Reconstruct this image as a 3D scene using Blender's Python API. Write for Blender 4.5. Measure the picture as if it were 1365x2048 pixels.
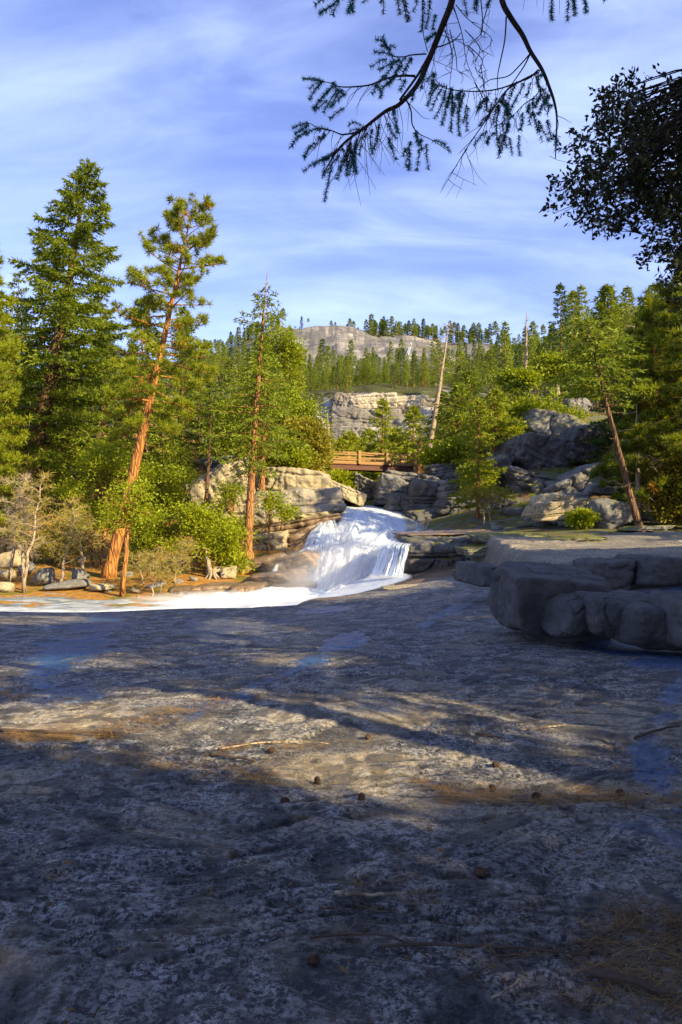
import bpy, math, random
import numpy as np
from mathutils import Vector

for _o in list(bpy.data.objects):
    bpy.data.objects.remove(_o)
SC = bpy.context.scene
COL = SC.collection
RAD = math.radians

# ------------------------------------------------------------------ camera
EYE = 1.5
F = 1365.0                       # focal length in pixels of the 1365 x 2048 picture
cam_d = bpy.data.cameras.new("camera")
cam = bpy.data.objects.new("camera", cam_d)
COL.objects.link(cam)
cam.location = (0, 0, EYE)
cam.rotation_euler = (RAD(90), 0, 0)
cam_d.sensor_fit = 'VERTICAL'
cam_d.sensor_height = 36.0
cam_d.lens = 24.0
cam_d.clip_start = 0.05
cam_d.clip_end = 20000
SC.camera = cam

# ------------------------------------------------------------------ light
SUN_EL = 27.0
SUN_AZ = 53.0                    # degrees to the right of straight behind the camera
S = np.array([math.sin(RAD(SUN_AZ)) * math.cos(RAD(SUN_EL)), -math.cos(RAD(SUN_AZ)) * math.cos(RAD(SUN_EL)), math.sin(RAD(SUN_EL))])
sun_d = bpy.data.lights.new("sun", 'SUN')
sun_d.energy = 5.0
sun_d.angle = RAD(0.5)
sun_d.color = (1.0, 0.82, 0.48)
sun = bpy.data.objects.new("sun", sun_d)
COL.objects.link(sun)
sun.location = (20, -20, 30)
sun.rotation_euler = Vector(S).to_track_quat('Z', 'Y').to_euler()

world = bpy.data.worlds.new("World")
SC.world = world
world.use_nodes = True
wn = world.node_tree.nodes
wl = world.node_tree.links
wn.clear()
w_out = wn.new('ShaderNodeOutputWorld')
w_bg = wn.new('ShaderNodeBackground')
w_bg.inputs['Strength'].default_value = 0.065
sky = wn.new('ShaderNodeTexSky')
sky.sky_type = 'NISHITA'
sky.sun_disc = False
sky.sun_elevation = RAD(SUN_EL)
sky.sun_rotation = RAD(180 - SUN_AZ)
sky.altitude = 1500
sky.air_density = 1.0
sky.dust_density = 0.3
sky.ozone_density = 2.0
w_tc = wn.new('ShaderNodeTexCoord')


def wmath(op, a, b=None, clamp=False):
    n = wn.new('ShaderNodeMath'); n.operation = op; n.use_clamp = clamp
    for i, v in enumerate((a, b)):
        if v is None: continue
        if isinstance(v, (int, float)): n.inputs[i].default_value = v
        else: wl.new(v, n.inputs[i])
    return n.outputs[0]


# cirrus: direction projected on a high flat layer, streaked noise
w_sep = wn.new('ShaderNodeSeparateXYZ'); wl.new(w_tc.outputs['Generated'], w_sep.inputs[0])
w_z = wmath('ADD', wmath('MAXIMUM', w_sep.outputs[2], 0.0), 0.25)
w_u = wmath('DIVIDE', w_sep.outputs[0], w_z)
w_v = wmath('DIVIDE', w_sep.outputs[1], w_z)
w_cmb = wn.new('ShaderNodeCombineXYZ'); wl.new(w_u, w_cmb.inputs[0]); wl.new(w_v, w_cmb.inputs[1])


def cloud_layer(rot, sc, scale, detail, lo, hi, loc=(0, 0, 0), dist=0.6):
    m = wn.new('ShaderNodeMapping'); wl.new(w_cmb.outputs[0], m.inputs[0])
    m.inputs['Rotation'].default_value = (0, 0, RAD(rot)); m.inputs['Scale'].default_value = sc
    m.inputs['Location'].default_value = loc
    n = wn.new('ShaderNodeTexNoise'); wl.new(m.outputs[0], n.inputs['Vector'])
    n.inputs['Scale'].default_value = scale; n.inputs['Detail'].default_value = detail
    n.inputs['Roughness'].default_value = 0.55; n.inputs['Distortion'].default_value = dist
    r = wn.new('ShaderNodeMapRange'); r.interpolation_type = 'SMOOTHSTEP'
    wl.new(n.outputs[0], r.inputs[0]); r.inputs[1].default_value = lo; r.inputs[2].default_value = hi
    return r.outputs[0]


c1 = cloud_layer(25, (0.5, 1.6, 1), 1.5, 8, 0.32, 0.90, (1.3, 0.4, 0))
c2 = cloud_layer(-35, (0.7, 1.7, 1), 3.2, 8, 0.35, 0.85, (4.0, 2.0, 0), 1.0)
c3 = wmath('ADD', wmath('MULTIPLY', c1, 0.85), wmath('MULTIPLY', c2, 0.34), True)
# a short faint contrail
w_ct = wn.new('ShaderNodeMapping'); w_ct.vector_type = 'POINT'
wl.new(w_cmb.outputs[0], w_ct.inputs[0])
w_tint = wn.new('ShaderNodeMix'); w_tint.data_type = 'RGBA'; w_tint.blend_type = 'MULTIPLY'
w_tint.inputs[0].default_value = 1.0
wl.new(sky.outputs[0], w_tint.inputs[6]); w_tint.inputs[7].default_value = (1.55, 1.36, 1.85, 1)
w_mix = wn.new('ShaderNodeMix'); w_mix.data_type = 'RGBA'
wl.new(wmath('MULTIPLY', c3, 0.78, True), w_mix.inputs[0])
wl.new(w_tint.outputs[2], w_mix.inputs[6]); w_mix.inputs[7].default_value = (6.3, 7.8, 12.0, 1)
wl.new(w_mix.outputs[2], w_bg.inputs['Color'])
wl.new(w_bg.outputs[0], w_out.inputs['Surface'])
wn.remove(w_ct)

SC.view_settings.view_transform = 'Standard'
SC.view_settings.look = 'None'
SC.view_settings.exposure = 1.4
SC.view_settings.gamma = 1.0
SC.view_settings.use_curve_mapping = False
SC.render.engine = 'CYCLES'
SC.cycles.use_denoising = True
SC.cycles.max_bounces = 6
SC.cycles.diffuse_bounces = 3
SC.cycles.glossy_bounces = 2
SC.cycles.transmission_bounces = 4
SC.cycles.transparent_max_bounces = 12
SC.cycles.volume_bounces = 1


# ------------------------------------------------------------------ numeric helpers
def P(px, py, Y):
    return np.array([(px - 682.5) / F * Y, Y, EYE - (py - 1024.0) / F * Y])


def _h(ix, iy, iz, seed):
    n = (ix * 374761393 + iy * 668265263 + iz * 1274126177 + seed * 974634777) & 0xFFFFFFFF
    n = ((n ^ (n >> 13)) * 1274126177) & 0xFFFFFFFF
    n = n ^ (n >> 16)
    return (n & 0xFFFFFF) / float(0xFFFFFF)


def vnoise(p, seed=0):
    p = np.asarray(p, float)
    i = np.floor(p).astype(np.int64); f = p - i
    u = f * f * (3 - 2 * f)
    out = 0
    for dx in (0, 1):
        wx = u[:, 0] if dx else 1 - u[:, 0]
        for dy in (0, 1):
            wy = u[:, 1] if dy else 1 - u[:, 1]
            for dz in (0, 1):
                wz = u[:, 2] if dz else 1 - u[:, 2]
                out = out + wx * wy * wz * _h(i[:, 0] + dx, i[:, 1] + dy, i[:, 2] + dz, seed)
    return out * 2 - 1


def fbm(p, octaves=4, seed=0, gain=0.5, lac=2.03):
    a = 1.0; s = 0; p = np.asarray(p, float)
    for o in range(octaves):
        s = s + a * vnoise(p, seed + o * 17)
        p = p * lac; a *= gain
    return s


def sstep(a, b, x):
    t = np.clip((x - a) / (b - a), 0, 1)
    return t * t * (3 - 2 * t)


def norm(v):
    v = np.asarray(v, float)
    return v / (np.linalg.norm(v, axis=-1, keepdims=True) + 1e-9)


class MB:
    """collects triangles and quads with a per-vertex tone"""
    def __init__(s):
        s.v = []; s.f3 = []; s.f4 = []; s.t = []; s.n = 0

    def add(s, v, f, tone=0.5):
        v = np.asarray(v, float).reshape(-1, 3); f = np.asarray(f, np.int64)
        if len(v) == 0 or len(f) == 0: return
        (s.f3 if f.shape[1] == 3 else s.f4).append(f + s.n)
        s.v.append(v); s.t.append(np.broadcast_to(np.asarray(tone, float), (len(v),)) if np.ndim(tone) == 0 else np.asarray(tone, float))
        s.n += len(v)

    def tube(s, pts, radii, seg=6, tone=0.5, cap=True):
        pts = np.asarray(pts, float); n = len(pts)
        radii = np.broadcast_to(np.asarray(radii, float), (n,))
        d = norm(np.gradient(pts, axis=0))
        ref = np.array([0.31, 0.17, 0.93]) if abs(d[0, 2]) < 0.9 else np.array([1.0, 0.1, 0.0])
        a = norm(np.cross(d, ref)); b = np.cross(d, a)
        th = np.arange(seg) / seg * 2 * math.pi
        ring = pts[:, None] + radii[:, None, None] * (np.cos(th)[None, :, None] * a[:, None] + np.sin(th)[None, :, None] * b[:, None])
        v = ring.reshape(-1, 3)
        i = np.arange(n - 1)[:, None] * seg; j = np.arange(seg)[None]
        f = np.stack([i + j, i + (j + 1) % seg, i + seg + (j + 1) % seg, i + seg + j], -1).reshape(-1, 4)
        base = s.n
        s.add(v, f, tone)
        if cap:
            s.f3.append(np.array([[base + (n - 1) * seg, base + (n - 1) * seg + k, base + (n - 1) * seg + k + 1] for k in range(1, seg - 1)]))
            s.f3.append(np.array([[base, base + k + 1, base + k] for k in range(1, seg - 1)]))

    def tris(s, p, d, L, W, rng, tone=0.5, sideref=None):
        """needle-like triangles at p pointing along d"""
        n = len(p); d = norm(d)
        r = norm(rng.normal(size=(n, 3))) if sideref is None else sideref
        side = norm(np.cross(d, r)) * (np.broadcast_to(W, (n,)) * 0.5)[:, None]
        tip = p + d * np.broadcast_to(L, (n,))[:, None]
        v = np.stack([p - side, p + side, tip], 1).reshape(-1, 3)
        t = np.repeat(np.broadcast_to(tone, (n,)), 3)
        s.add(v, np.arange(3 * n).reshape(-1, 3), t)

    def leaves(s, p, d, L, W, rng, tone=0.5):
        n = len(p); d = norm(d)
        r = norm(rng.normal(size=(n, 3)))
        side = norm(np.cross(d, r)) * (np.broadcast_to(W, (n,)) * 0.5)[:, None]
        LL = np.broadcast_to(L, (n,))[:, None]
        v = np.stack([p, p + d * LL * .45 + side, p + d * LL, p + d * LL * .45 - side], 1).reshape(-1, 3)
        t = np.repeat(np.broadcast_to(tone, (n,)), 4)
        s.add(v, np.arange(4 * n).reshape(-1, 4), t)

    def box(s, c, size, rx=None, tone=0.5):
        """box at c; rx: 3x3 axes rows"""
        h = np.asarray(size, float) / 2
        o = np.array([[x, y, z] for x in (-1, 1) for y in (-1, 1) for z in (-1, 1)], float) * h
        if rx is not None: o = o @ np.asarray(rx)
        s.add(o + np.asarray(c), [[0, 1, 3, 2], [4, 6, 7, 5], [0, 4, 5, 1], [2, 3, 7, 6], [0, 2, 6, 4], [1, 5, 7, 3]], tone)

    def mesh(s, name, mats, smooth=False, origin=None):
        v = np.concatenate(s.v)
        if origin is not None: v = v - np.asarray(origin)
        f3 = np.concatenate(s.f3) if s.f3 else np.zeros((0, 3), np.int64)
        f4 = np.concatenate(s.f4) if s.f4 else np.zeros((0, 4), np.int64)
        me = bpy.data.meshes.new(name)
        me.vertices.add(len(v)); me.vertices.foreach_set('co', v.astype(np.float32).ravel())
        nl = f3.size + f4.size
        me.loops.add(nl)
        me.loops.foreach_set('vertex_index', np.concatenate([f3.ravel(), f4.ravel()]).astype(np.int32))
        me.polygons.add(len(f3) + len(f4))
        ls = np.concatenate([np.arange(len(f3)) * 3, f3.size + np.arange(len(f4)) * 4]).astype(np.int32)
        me.polygons.foreach_set('loop_start', ls)
        me.polygons.foreach_set('use_smooth', np.full(len(ls), smooth, bool))
        at = me.attributes.new('tone', 'FLOAT', 'POINT')
        at.data.foreach_set('value', np.concatenate(s.t).astype(np.float32))
        me.update(calc_edges=True); me.validate()
        for m in (mats if isinstance(mats, (list, tuple)) else [mats]):
            me.materials.append(m)
        return me

    def obj(s, name, mats, parent=None, smooth=False, origin=None, label=None):
        me = s.mesh(name, mats, smooth, origin)
        o = bpy.data.objects.new(name, me)
        COL.objects.link(o)
        if parent is not None: o.parent = parent
        elif origin is not None: o.location = tuple(origin)
        if label: o['label'] = label
        return o


def tag(o, label, cat, group=None, kind=None):
    if label: o['label'] = label
    if cat: o['category'] = cat
    if group: o['group'] = group
    if kind: o['kind'] = kind
    return o


def empty(name, loc):
    o = bpy.data.objects.new(name, None)
    o.empty_display_size = 0.3
    o.location = tuple(loc)
    COL.objects.link(o)
    return o


def grid_faces(nr, nc):
    i = np.arange(nr - 1)[:, None] * nc; j = np.arange(nc - 1)[None]
    return np.stack([i + j, i + j + 1, i + nc + j + 1, i + nc + j], -1).reshape(-1, 4)


def inpoly(px, py, poly):
    poly = np.asarray(poly, float); c = np.zeros(px.shape, bool)
    x, y = poly[:, 0], poly[:, 1]; j = len(poly) - 1
    for i in range(len(poly)):
        k = ((y[i] > py) != (y[j] > py)) & (px < (x[j] - x[i]) * (py - y[i]) / (y[j] - y[i] + 1e-12) + x[i])
        c ^= k; j = i
    return c


def segdist(px, py, line):
    d = np.full(px.shape, 1e9)
    for (x0, y0), (x1, y1) in zip(line[:-1], line[1:]):
        vx, vy = x1 - x0, y1 - y0
        t = np.clip(((px - x0) * vx + (py - y0) * vy) / (vx * vx + vy * vy + 1e-9), 0, 1)
        d = np.minimum(d, np.hypot(px - x0 - t * vx, py - y0 - t * vy))
    return d
# ------------------------------------------------------------------ materials
class NT:
    def __init__(s, name):
        s.m = bpy.data.materials.new(name); s.m.use_nodes = True
        s.t = s.m.node_tree; s.t.nodes.clear(); s.L = s.t.links
        s.out = s.t.nodes.new('ShaderNodeOutputMaterial')

    def n(s, ty, **kw):
        x = s.t.nodes.new('ShaderNode' + ty)
        for k, v in kw.items(): setattr(x, k, v)
        return x

    def setin(s, node, key, v):
        if v is None: return
        i = node.inputs[key]
        if hasattr(v, 'is_linked') or isinstance(v, bpy.types.NodeSocket): s.L.new(v, i)
        else: i.default_value = v

    def math(s, op, a, b=0.0, clamp=False):
        x = s.n('Math', operation=op, use_clamp=clamp); s.setin(x, 0, a); s.setin(x, 1, b); return x.outputs[0]

    def coord(s, kind='Object', scale=(1, 1, 1), rot=(0, 0, 0)):
        if kind == 'World':
            o = s.n('NewGeometry').outputs['Position']
        else:
            o = s.n('TexCoord').outputs[kind]
        m = s.n('Mapping'); s.L.new(o, m.inputs[0]); m.inputs['Scale'].default_value = scale; m.inputs['Rotation'].default_value = rot
        return m.outputs[0]

    def noise(s, vec, scale, detail=4, rough=0.55, dist=0.0):
        x = s.n('TexNoise'); s.L.new(vec, x.inputs['Vector'])
        x.inputs['Scale'].default_value = scale; x.inputs['Detail'].default_value = detail
        x.inputs['Roughness'].default_value = rough; x.inputs['Distortion'].default_value = dist
        return x.outputs[0]

    def voro(s, vec, scale, feature='F1', out='Distance'):
        x = s.n('TexVoronoi', feature=feature); s.L.new(vec, x.inputs['Vector']); x.inputs['Scale'].default_value = scale
        return x.outputs[out]

    def rng(s, v, a, b, c=0.0, d=1.0, smooth=True):
        x = s.n('MapRange', interpolation_type='SMOOTHSTEP' if smooth else 'LINEAR')
        s.setin(x, 0, v); x.inputs[1].default_value = a; x.inputs[2].default_value = b
        x.inputs[3].default_value = c; x.inputs[4].default_value = d
        return x.outputs[0]

    def mix(s, f, a, b, blend='MIX'):
        x = s.n('Mix', data_type='RGBA', blend_type=blend)
        s.setin(x, 0, f)
        for k, v in ((6, a), (7, b)):
            if isinstance(v, tuple) and len(v) == 3: v = (*v, 1)
            s.setin(x, k, v)
        return x.outputs[2]

    def attr(s, name, out='Fac'):
        x = s.n('Attribute', attribute_name=name); return x.outputs[out]

    def up(s):
        g = s.n('NewGeometry'); x = s.n('SeparateXYZ'); s.L.new(g.outputs['Normal'], x.inputs[0]); return x.outputs[2]

    def bump(s, h, strength, dist, nrm=None):
        x = s.n('Bump'); s.L.new(h, x.inputs['Height']); x.inputs['Strength'].default_value = strength
        x.inputs['Distance'].default_value = dist
        if nrm is not None: s.L.new(nrm, x.inputs['Normal'])
        return x.outputs[0]

    def principled(s, col, rough=0.8, nrm=None, spec=0.3, **kw):
        x = s.n('BsdfPrincipled')
        s.setin(x, 'Base Color', (*col, 1) if isinstance(col, tuple) and len(col) == 3 else col)
        s.setin(x, 'Roughness', rough); s.setin(x, 'Specular IOR Level', spec)
        if nrm is not None: s.L.new(nrm, x.inputs['Normal'])
        for k, v in kw.items(): s.setin(x, k.replace('_', ' '), v)
        return x.outputs[0]

    def done(s, sh, vol=None):
        s.L.new(sh, s.out.inputs['Surface'])
        if vol is not None: s.L.new(vol, s.out.inputs['Volume'])
        return s.m


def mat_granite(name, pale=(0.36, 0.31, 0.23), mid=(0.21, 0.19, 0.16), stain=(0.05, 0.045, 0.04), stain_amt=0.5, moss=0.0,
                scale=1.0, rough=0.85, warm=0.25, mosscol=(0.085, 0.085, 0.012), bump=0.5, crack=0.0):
    t = NT(name)
    c = t.coord('World', (scale,) * 3)
    big = t.noise(c, 0.9, 5, 0.6, 0.3)
    fine = t.noise(c, 22, 4, 0.7)
    spk = t.voro(c, 60)
    base = t.mix(t.rng(big, 0.35, 0.65), pale, mid)
    base = t.mix(t.math('MULTIPLY', t.rng(t.noise(c, 2.3, 4, .6), 0.5, 0.75), warm), base, (0.40, 0.24, 0.09))
    st = t.coord('World', (1.6 * scale, 1.6 * scale, 0.16 * scale))
    s1 = t.noise(st, 1.5, 5, 0.65, 0.4)
    base = t.mix(t.math('MULTIPLY', t.rng(s1, 0.5, 0.68), stain_amt), base, stain)
    base = t.mix(t.math('MULTIPLY', t.rng(fine, 0.45, 0.75), 0.45), base, (0.10, 0.095, 0.09))
    base = t.mix(t.math('MULTIPLY', t.rng(spk, 0.0, 0.35, 1, 0), 0.25), base, (0.55, 0.52, 0.45))
    fk = t.noise(c, 20, 7, .8); base = t.mix(t.math('MULTIPLY', t.rng(fk, .50, .53), .55), base, (0.03, 0.029, 0.028))
    fk2 = t.noise(c, 31, 6, .8); base = t.mix(t.math('MULTIPLY', t.rng(fk2, .545, .57), .45), base, tuple(min(1, x * 1.5) for x in pale))
    if crack > 0:
        ck = t.voro(t.coord('World', (0.35 * scale, 0.35 * scale, 0.8 * scale)), 1.0, 'DISTANCE_TO_EDGE')
        base = t.mix(t.math('MULTIPLY', t.rng(ck, 0.0, 0.025, 1, 0), crack), base, (0.03, 0.028, 0.025))
    if moss > 0:
        mn = t.noise(c, 3.0, 5, 0.65, 0.5)
        mk = t.math('MULTIPLY', t.rng(t.up(), 0.25, 0.75), t.rng(mn, 0.62 - 0.3 * moss, 0.75 - 0.3 * moss))
        mcol = t.mix(t.rng(t.noise(c, 9, 3), 0.35, 0.65), mosscol, (mosscol[0] * 2.0, mosscol[1] * 1.9, mosscol[2] * 1.2))
        base = t.mix(mk, base, mcol)
    h = t.math('ADD', t.math('MULTIPLY', big, 1.0), t.math('MULTIPLY', fine, 0.22))
    h = t.math('ADD', h, t.math('MULTIPLY', t.noise(c, 6, 5, .65), 0.5))
    return t.done(t.principled(base, rough, t.bump(h, bump, 0.12 / scale), 0.35))


def mat_foliage(name, lo, hi, trans=0.35, rough=0.55, dead=None):
    t = NT(name)
    tone = t.attr('tone')
    oi = t.n('ObjectInfo').outputs['Random']
    f = t.math('ADD', t.math('MULTIPLY', tone, 0.9), t.math('MULTIPLY', oi, 0.1), True)
    col = t.mix(f, lo, hi)
    if dead: col = t.mix(t.rng(tone, 0.965, 0.985), col, dead)
    p = t.principled(col, rough, None, 0.25)
    tr = t.n('BsdfTranslucent'); t.L.new(t.mix(0.5, col, (hi[0] * 1.6, hi[1] * 1.5, hi[2])), tr.inputs[0])
    m = t.n('MixShader'); m.inputs[0].default_value = trans
    t.L.new(p, m.inputs[1]); t.L.new(tr.outputs[0], m.inputs[2])
    return t.done(m.outputs[0])


def mat_bark(name, a, b, scale=1.0, bump=0.7, moss=None, vz=0.16, bdist=0.05):
    t = NT(name)
    c = t.coord('World', (scale, scale, scale * vz))
    pl = t.voro(c, 7.0, 'DISTANCE_TO_EDGE')
    nz = t.noise(c, 9, 5, 0.65, 0.6)
    col = t.mix(t.rng(nz, 0.35, 0.65), a, b)
    col = t.mix(t.math('MULTIPLY', t.rng(pl, 0.0, 0.14, 1, 0), 0.8), col, (b[0] * .3, b[1] * .3, b[2] * .3))
    if moss: col = t.mix(t.math('MULTIPLY', t.rng(t.noise(t.coord('World'), 1.2, 4, .6), 0.55, 0.7), 0.7), col, moss)
    h = t.math('ADD', t.rng(pl, 0, 0.2), t.math('MULTIPLY', nz, 0.6))
    return t.done(t.principled(col, 0.85, t.bump(h, bump, bdist), 0.2))


def mat_plain(name, col, rough=0.8, var=0.25, scale=6, spec=0.3, bump=0.2):
    t = NT(name)
    c = t.coord('World')
    n = t.noise(c, scale, 5, .6)
    cc = t.mix(t.rng(n, 0.35, 0.65), tuple(x * (1 - var) for x in col), tuple(min(1, x * (1 + var)) for x in col))
    return t.done(t.principled(cc, rough, t.bump(n, bump, 0.02), spec))


M = {}
M['granite'] = mat_granite('granite', stain_amt=0.85, moss=0.25, crack=0.6, warm=0.45)
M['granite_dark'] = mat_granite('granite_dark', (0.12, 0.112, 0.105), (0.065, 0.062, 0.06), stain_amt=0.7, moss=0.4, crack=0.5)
M['granite_grey'] = mat_granite('granite_grey', (0.23, 0.215, 0.19), (0.13, 0.125, 0.115), stain_amt=0.5, moss=0.25, crack=0.3)
M['granite_mossy'] = mat_granite('granite_mossy', (0.22, 0.21, 0.18), (0.12, 0.115, 0.10), stain_amt=0.4, moss=0.95)
M['granite_brown'] = mat_granite('granite_brown', (0.24, 0.15, 0.08), (0.11, 0.075, 0.045), stain_amt=0.6, moss=0.15, warm=0.6, rough=0.42)
M['granite_light'] = mat_granite('granite_light', (0.44, 0.36, 0.21), (0.30, 0.25, 0.16), stain_amt=0.6, moss=0.2, warm=0.4)
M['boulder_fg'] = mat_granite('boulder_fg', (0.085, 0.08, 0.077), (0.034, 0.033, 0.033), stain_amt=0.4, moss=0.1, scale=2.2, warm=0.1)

M['fir'] = mat_foliage('needles_fir', (0.03, 0.05, 0.005), (0.20, 0.25, 0.010), 0.35)
M['pine'] = mat_foliage('needles_pine', (0.05, 0.075, 0.005), (0.25, 0.28, 0.010), 0.35, dead=(0.36, 0.15, 0.02))
M['dark_needle'] = mat_foliage('needles_dark', (0.018, 0.034, 0.005), (0.085, 0.115, 0.012), 0.3)
M['bright_leaf'] = mat_foliage('leaves_bright', (0.085, 0.115, 0.004), (0.32, 0.36, 0.008), 0.4)
M['olive_leaf'] = mat_foliage('leaves_olive', (0.08, 0.085, 0.008), (0.33, 0.28, 0.02), 0.35)
M['far_needle'] = mat_foliage('needles_far', (0.04, 0.065, 0.010), (0.21, 0.26, 0.02), 0.3)
M['far_dark'] = mat_foliage('needles_far_dark', (0.025, 0.055, 0.016), (0.085, 0.13, 0.025), 0.3)
M['near_fir'] = mat_foliage('needles_near', (0.015, 0.10, 0.15), (0.04, 0.16, 0.16), 0.5, dead=(0.12, 0.09, 0.02))
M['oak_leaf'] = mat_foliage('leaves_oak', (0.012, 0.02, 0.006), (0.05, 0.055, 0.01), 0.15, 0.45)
M['twig_yellow'] = mat_plain('twig_yellow', (0.24, 0.19, 0.04))
M['twig_grey'] = mat_plain('twig_grey', (0.30, 0.23, 0.15))
M['bark_orange'] = mat_bark('bark_orange', (0.46, 0.20, 0.045), (0.24, 0.095, 0.03), 1.0)
M['bark_brown'] = mat_bark('bark_brown', (0.20, 0.11, 0.055), (0.10, 0.055, 0.03), 1.4, moss=(0.09, 0.09, 0.015))
M['bark_mid'] = mat_bark('bark_mid', (0.40, 0.19, 0.06), (0.22, 0.10, 0.04), 1.4)
M['bark_pale'] = mat_bark('bark_pale', (0.42, 0.33, 0.22), (0.26, 0.19, 0.12), 2.0, 0.3)
M['bark_near'] = mat_bark('bark_near', (0.06, 0.04, 0.035), (0.03, 0.02, 0.02), 8.0, 0.8, bdist=0.005)
# ------------------------------------------------------------------ surfaces through anchors
class RBF:
    def __init__(s, xy, val):
        s.c = np.asarray(xy, float); n = len(s.c)
        K = np.linalg.norm(s.c[:, None] - s.c[None], axis=2)
        A = np.zeros((n + 3, n + 3)); A[:n, :n] = K
        A[:n, n] = 1; A[:n, n + 1:] = s.c; A[n, :n] = 1; A[n + 1:, :n] = s.c.T
        s.w = np.linalg.solve(A, np.concatenate([val, [0, 0, 0]]))

    def __call__(s, xy):
        xy = np.asarray(xy, float); out = np.empty(len(xy))
        for k in range(0, len(xy), 20000):
            q = xy[k:k + 20000]
            K = np.linalg.norm(q[:, None] - s.c[None], axis=2)
            out[k:k + 20000] = K @ s.w[:len(s.c)] + s.w[len(s.c)] + q @ s.w[len(s.c) + 1:]
        return out


# foreground slab: anchors as (x, y, z)
def zof(py, Y): return EYE - (py - 1024.0) / F * Y
def xof(px, Y): return (px - 682.5) / F * Y


SL = [(-3, -6, .2), (0, -6, .25), (6, -6, .7), (-12, -6, .0), (-2, 1.5, 0), (0, 1.5, 0.0), (2, 1.5, .05), (-1, 3, -.03), (1.5, 3, .0), (4, 3, .25), (-5, 3, -.1),
      (-2, 4.3, -.06), (0, 4.6, -.12), (2, 4.4, -.1), (0, 6, -.12), (-3, 6, -.22), (3, 6, -.1), (6, 6, .15),
      (-4, 8, -.36), (0, 8, -.27), (3, 8, -.2), (-8, 8, -.5), (-12, 8, -.6), (4.4, 9, -.3), (3.0, 10, -.30), (8, 9, .1), (0, 11, -.42), (-5, 11, -.56),
      (-8.5, 14, -.78), (-4, 14, -.75), (0, 14, -.66), (3, 14, -.45), (6.3, 14, -.12), (12, 14, .1),
      (xof(0, 17), 17, zof(1221, 17)), (xof(300, 17), 17, zof(1221, 17)), (xof(480, 17.5), 17.5, zof(1218, 17.5)), (xof(600, 18.5), 18.5, zof(1211, 18.5)),
      (xof(700, 20), 20, zof(1190, 20)), (xof(850, 22), 22, zof(1165, 22)), (xof(960, 24), 24, zof(1144, 24)), (-14, 17, -1.1), (8, 22, -.2), (14, 22, 0),
      (xof(300, 26), 26, -2.6), (xof(-300, 26), 26, -2.7), (xof(700, 27), 27, -2.2)]
_sl = np.array(SL)
slab_rbf = RBF(_sl[:, :2] * [1, 1], _sl[:, 2])
EDGE_X = [-40, -8.5, -2.6, -1.1, .25, 2.7, 4.9, 8, 14, 60]
EDGE_Y = [17.3, 17.3, 17.6, 18.6, 20.6, 22.8, 25.3, 28, 30, 40]


def flake(q):
    """exfoliation flakes: level count and where they show"""
    return 2.6 * fbm(q * [.8, 2.1, 1], 4, 131) + q[:, 1] * .5, sstep(-.15, .25, fbm(q * [.5, .9, 1], 2, 137))


def slab_edge(x, y):
    p = np.stack([x, y, 0 * x], -1)
    q = p + 0.25 * np.stack([vnoise(p * 1.7, 11), vnoise(p * 1.7, 12), 0 * x], -1)
    t2, m2 = flake(q); f2 = t2 - np.floor(t2)
    e = np.exp(-((f2 - .88) / .06) ** 2) * m2 * sstep(-.1, .5, vnoise(p * [1.5, 3, 1], 141))
    e2 = 0
    for sc, sd in ((6.0, 31), (14.0, 32)):
        e2 = np.maximum(e2, sstep(.25, .5, fbm(q * [sc * .7, sc, 1], 2, sd)))
    return np.clip(np.maximum(e, .8 * e2), 0, 1)


def slab_z(x, y, detail=True):
    x = np.atleast_1d(np.asarray(x, float)); y = np.atleast_1d(np.asarray(y, float))
    z = slab_rbf(np.stack([x, y], -1))
    ye = np.interp(x, EDGE_X, EDGE_Y) + 0.35 * vnoise(np.stack([x * .8, y * 0, y * 0], -1), 5)
    z = z - 2.6 * sstep(0, 3.0, y - ye)
    p = np.stack([x, y, 0 * x], -1)
    z = z + 0.035 * fbm(p * [0.28, 0.5, 1], 2, 3)
    if detail:
        q = p + 0.25 * np.stack([vnoise(p * 1.7, 11), vnoise(p * 1.7, 12), 0 * x], -1)
        far = 1 / (1 + (np.abs(y) / 14) ** 2)
        # exfoliation ledges: shallow terraces running across the view
        t = 1.2 * fbm(q * [0.35, 1.1, 1], 4, 23) + 0.15 * y
        st = t * 2.2; fr = st - np.floor(st)
        z = z + 0.010 * (np.floor(st) + sstep(0.86, 1.0, fr) - st) * sstep(0.0, 0.6, vnoise(p * [.3, .5, 1], 77) + .3)
        t2, m2 = flake(q)
        f2 = t2 - np.floor(t2)
        z = z + .010 * m2 * (np.floor(t2) + sstep(.84, 1, f2) - t2)
        # pits
        for sc, dep, sd in ((6.0, 0.020, 31), (14.0, 0.014, 32), (34.0, 0.009, 33)):
            n = fbm(q * [sc * .42, sc, 1], 2, sd)
            z = z - dep * far * sstep(0.12, 0.7, n)
        z = z + 0.004 * far * fbm(q * [22, 30, 1], 3, 41)
    return z


def to_px(x, y, z):
    return 682.5 + F * x / np.maximum(y, .3), 1024 - F * (z - EYE) / np.maximum(y, .3)


def slab_point(px, py):
    """where the sight line through a pixel meets the slab"""
    Y = np.linspace(1.2, 24, 2000); x = (px - 682.5) / F * Y
    zl = EYE - (py - 1024.0) / F * Y
    zs = slab_z(x, Y, False)
    k = np.argmax(zl < zs)
    return np.array([x[k], Y[k], zs[k]])


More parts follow.
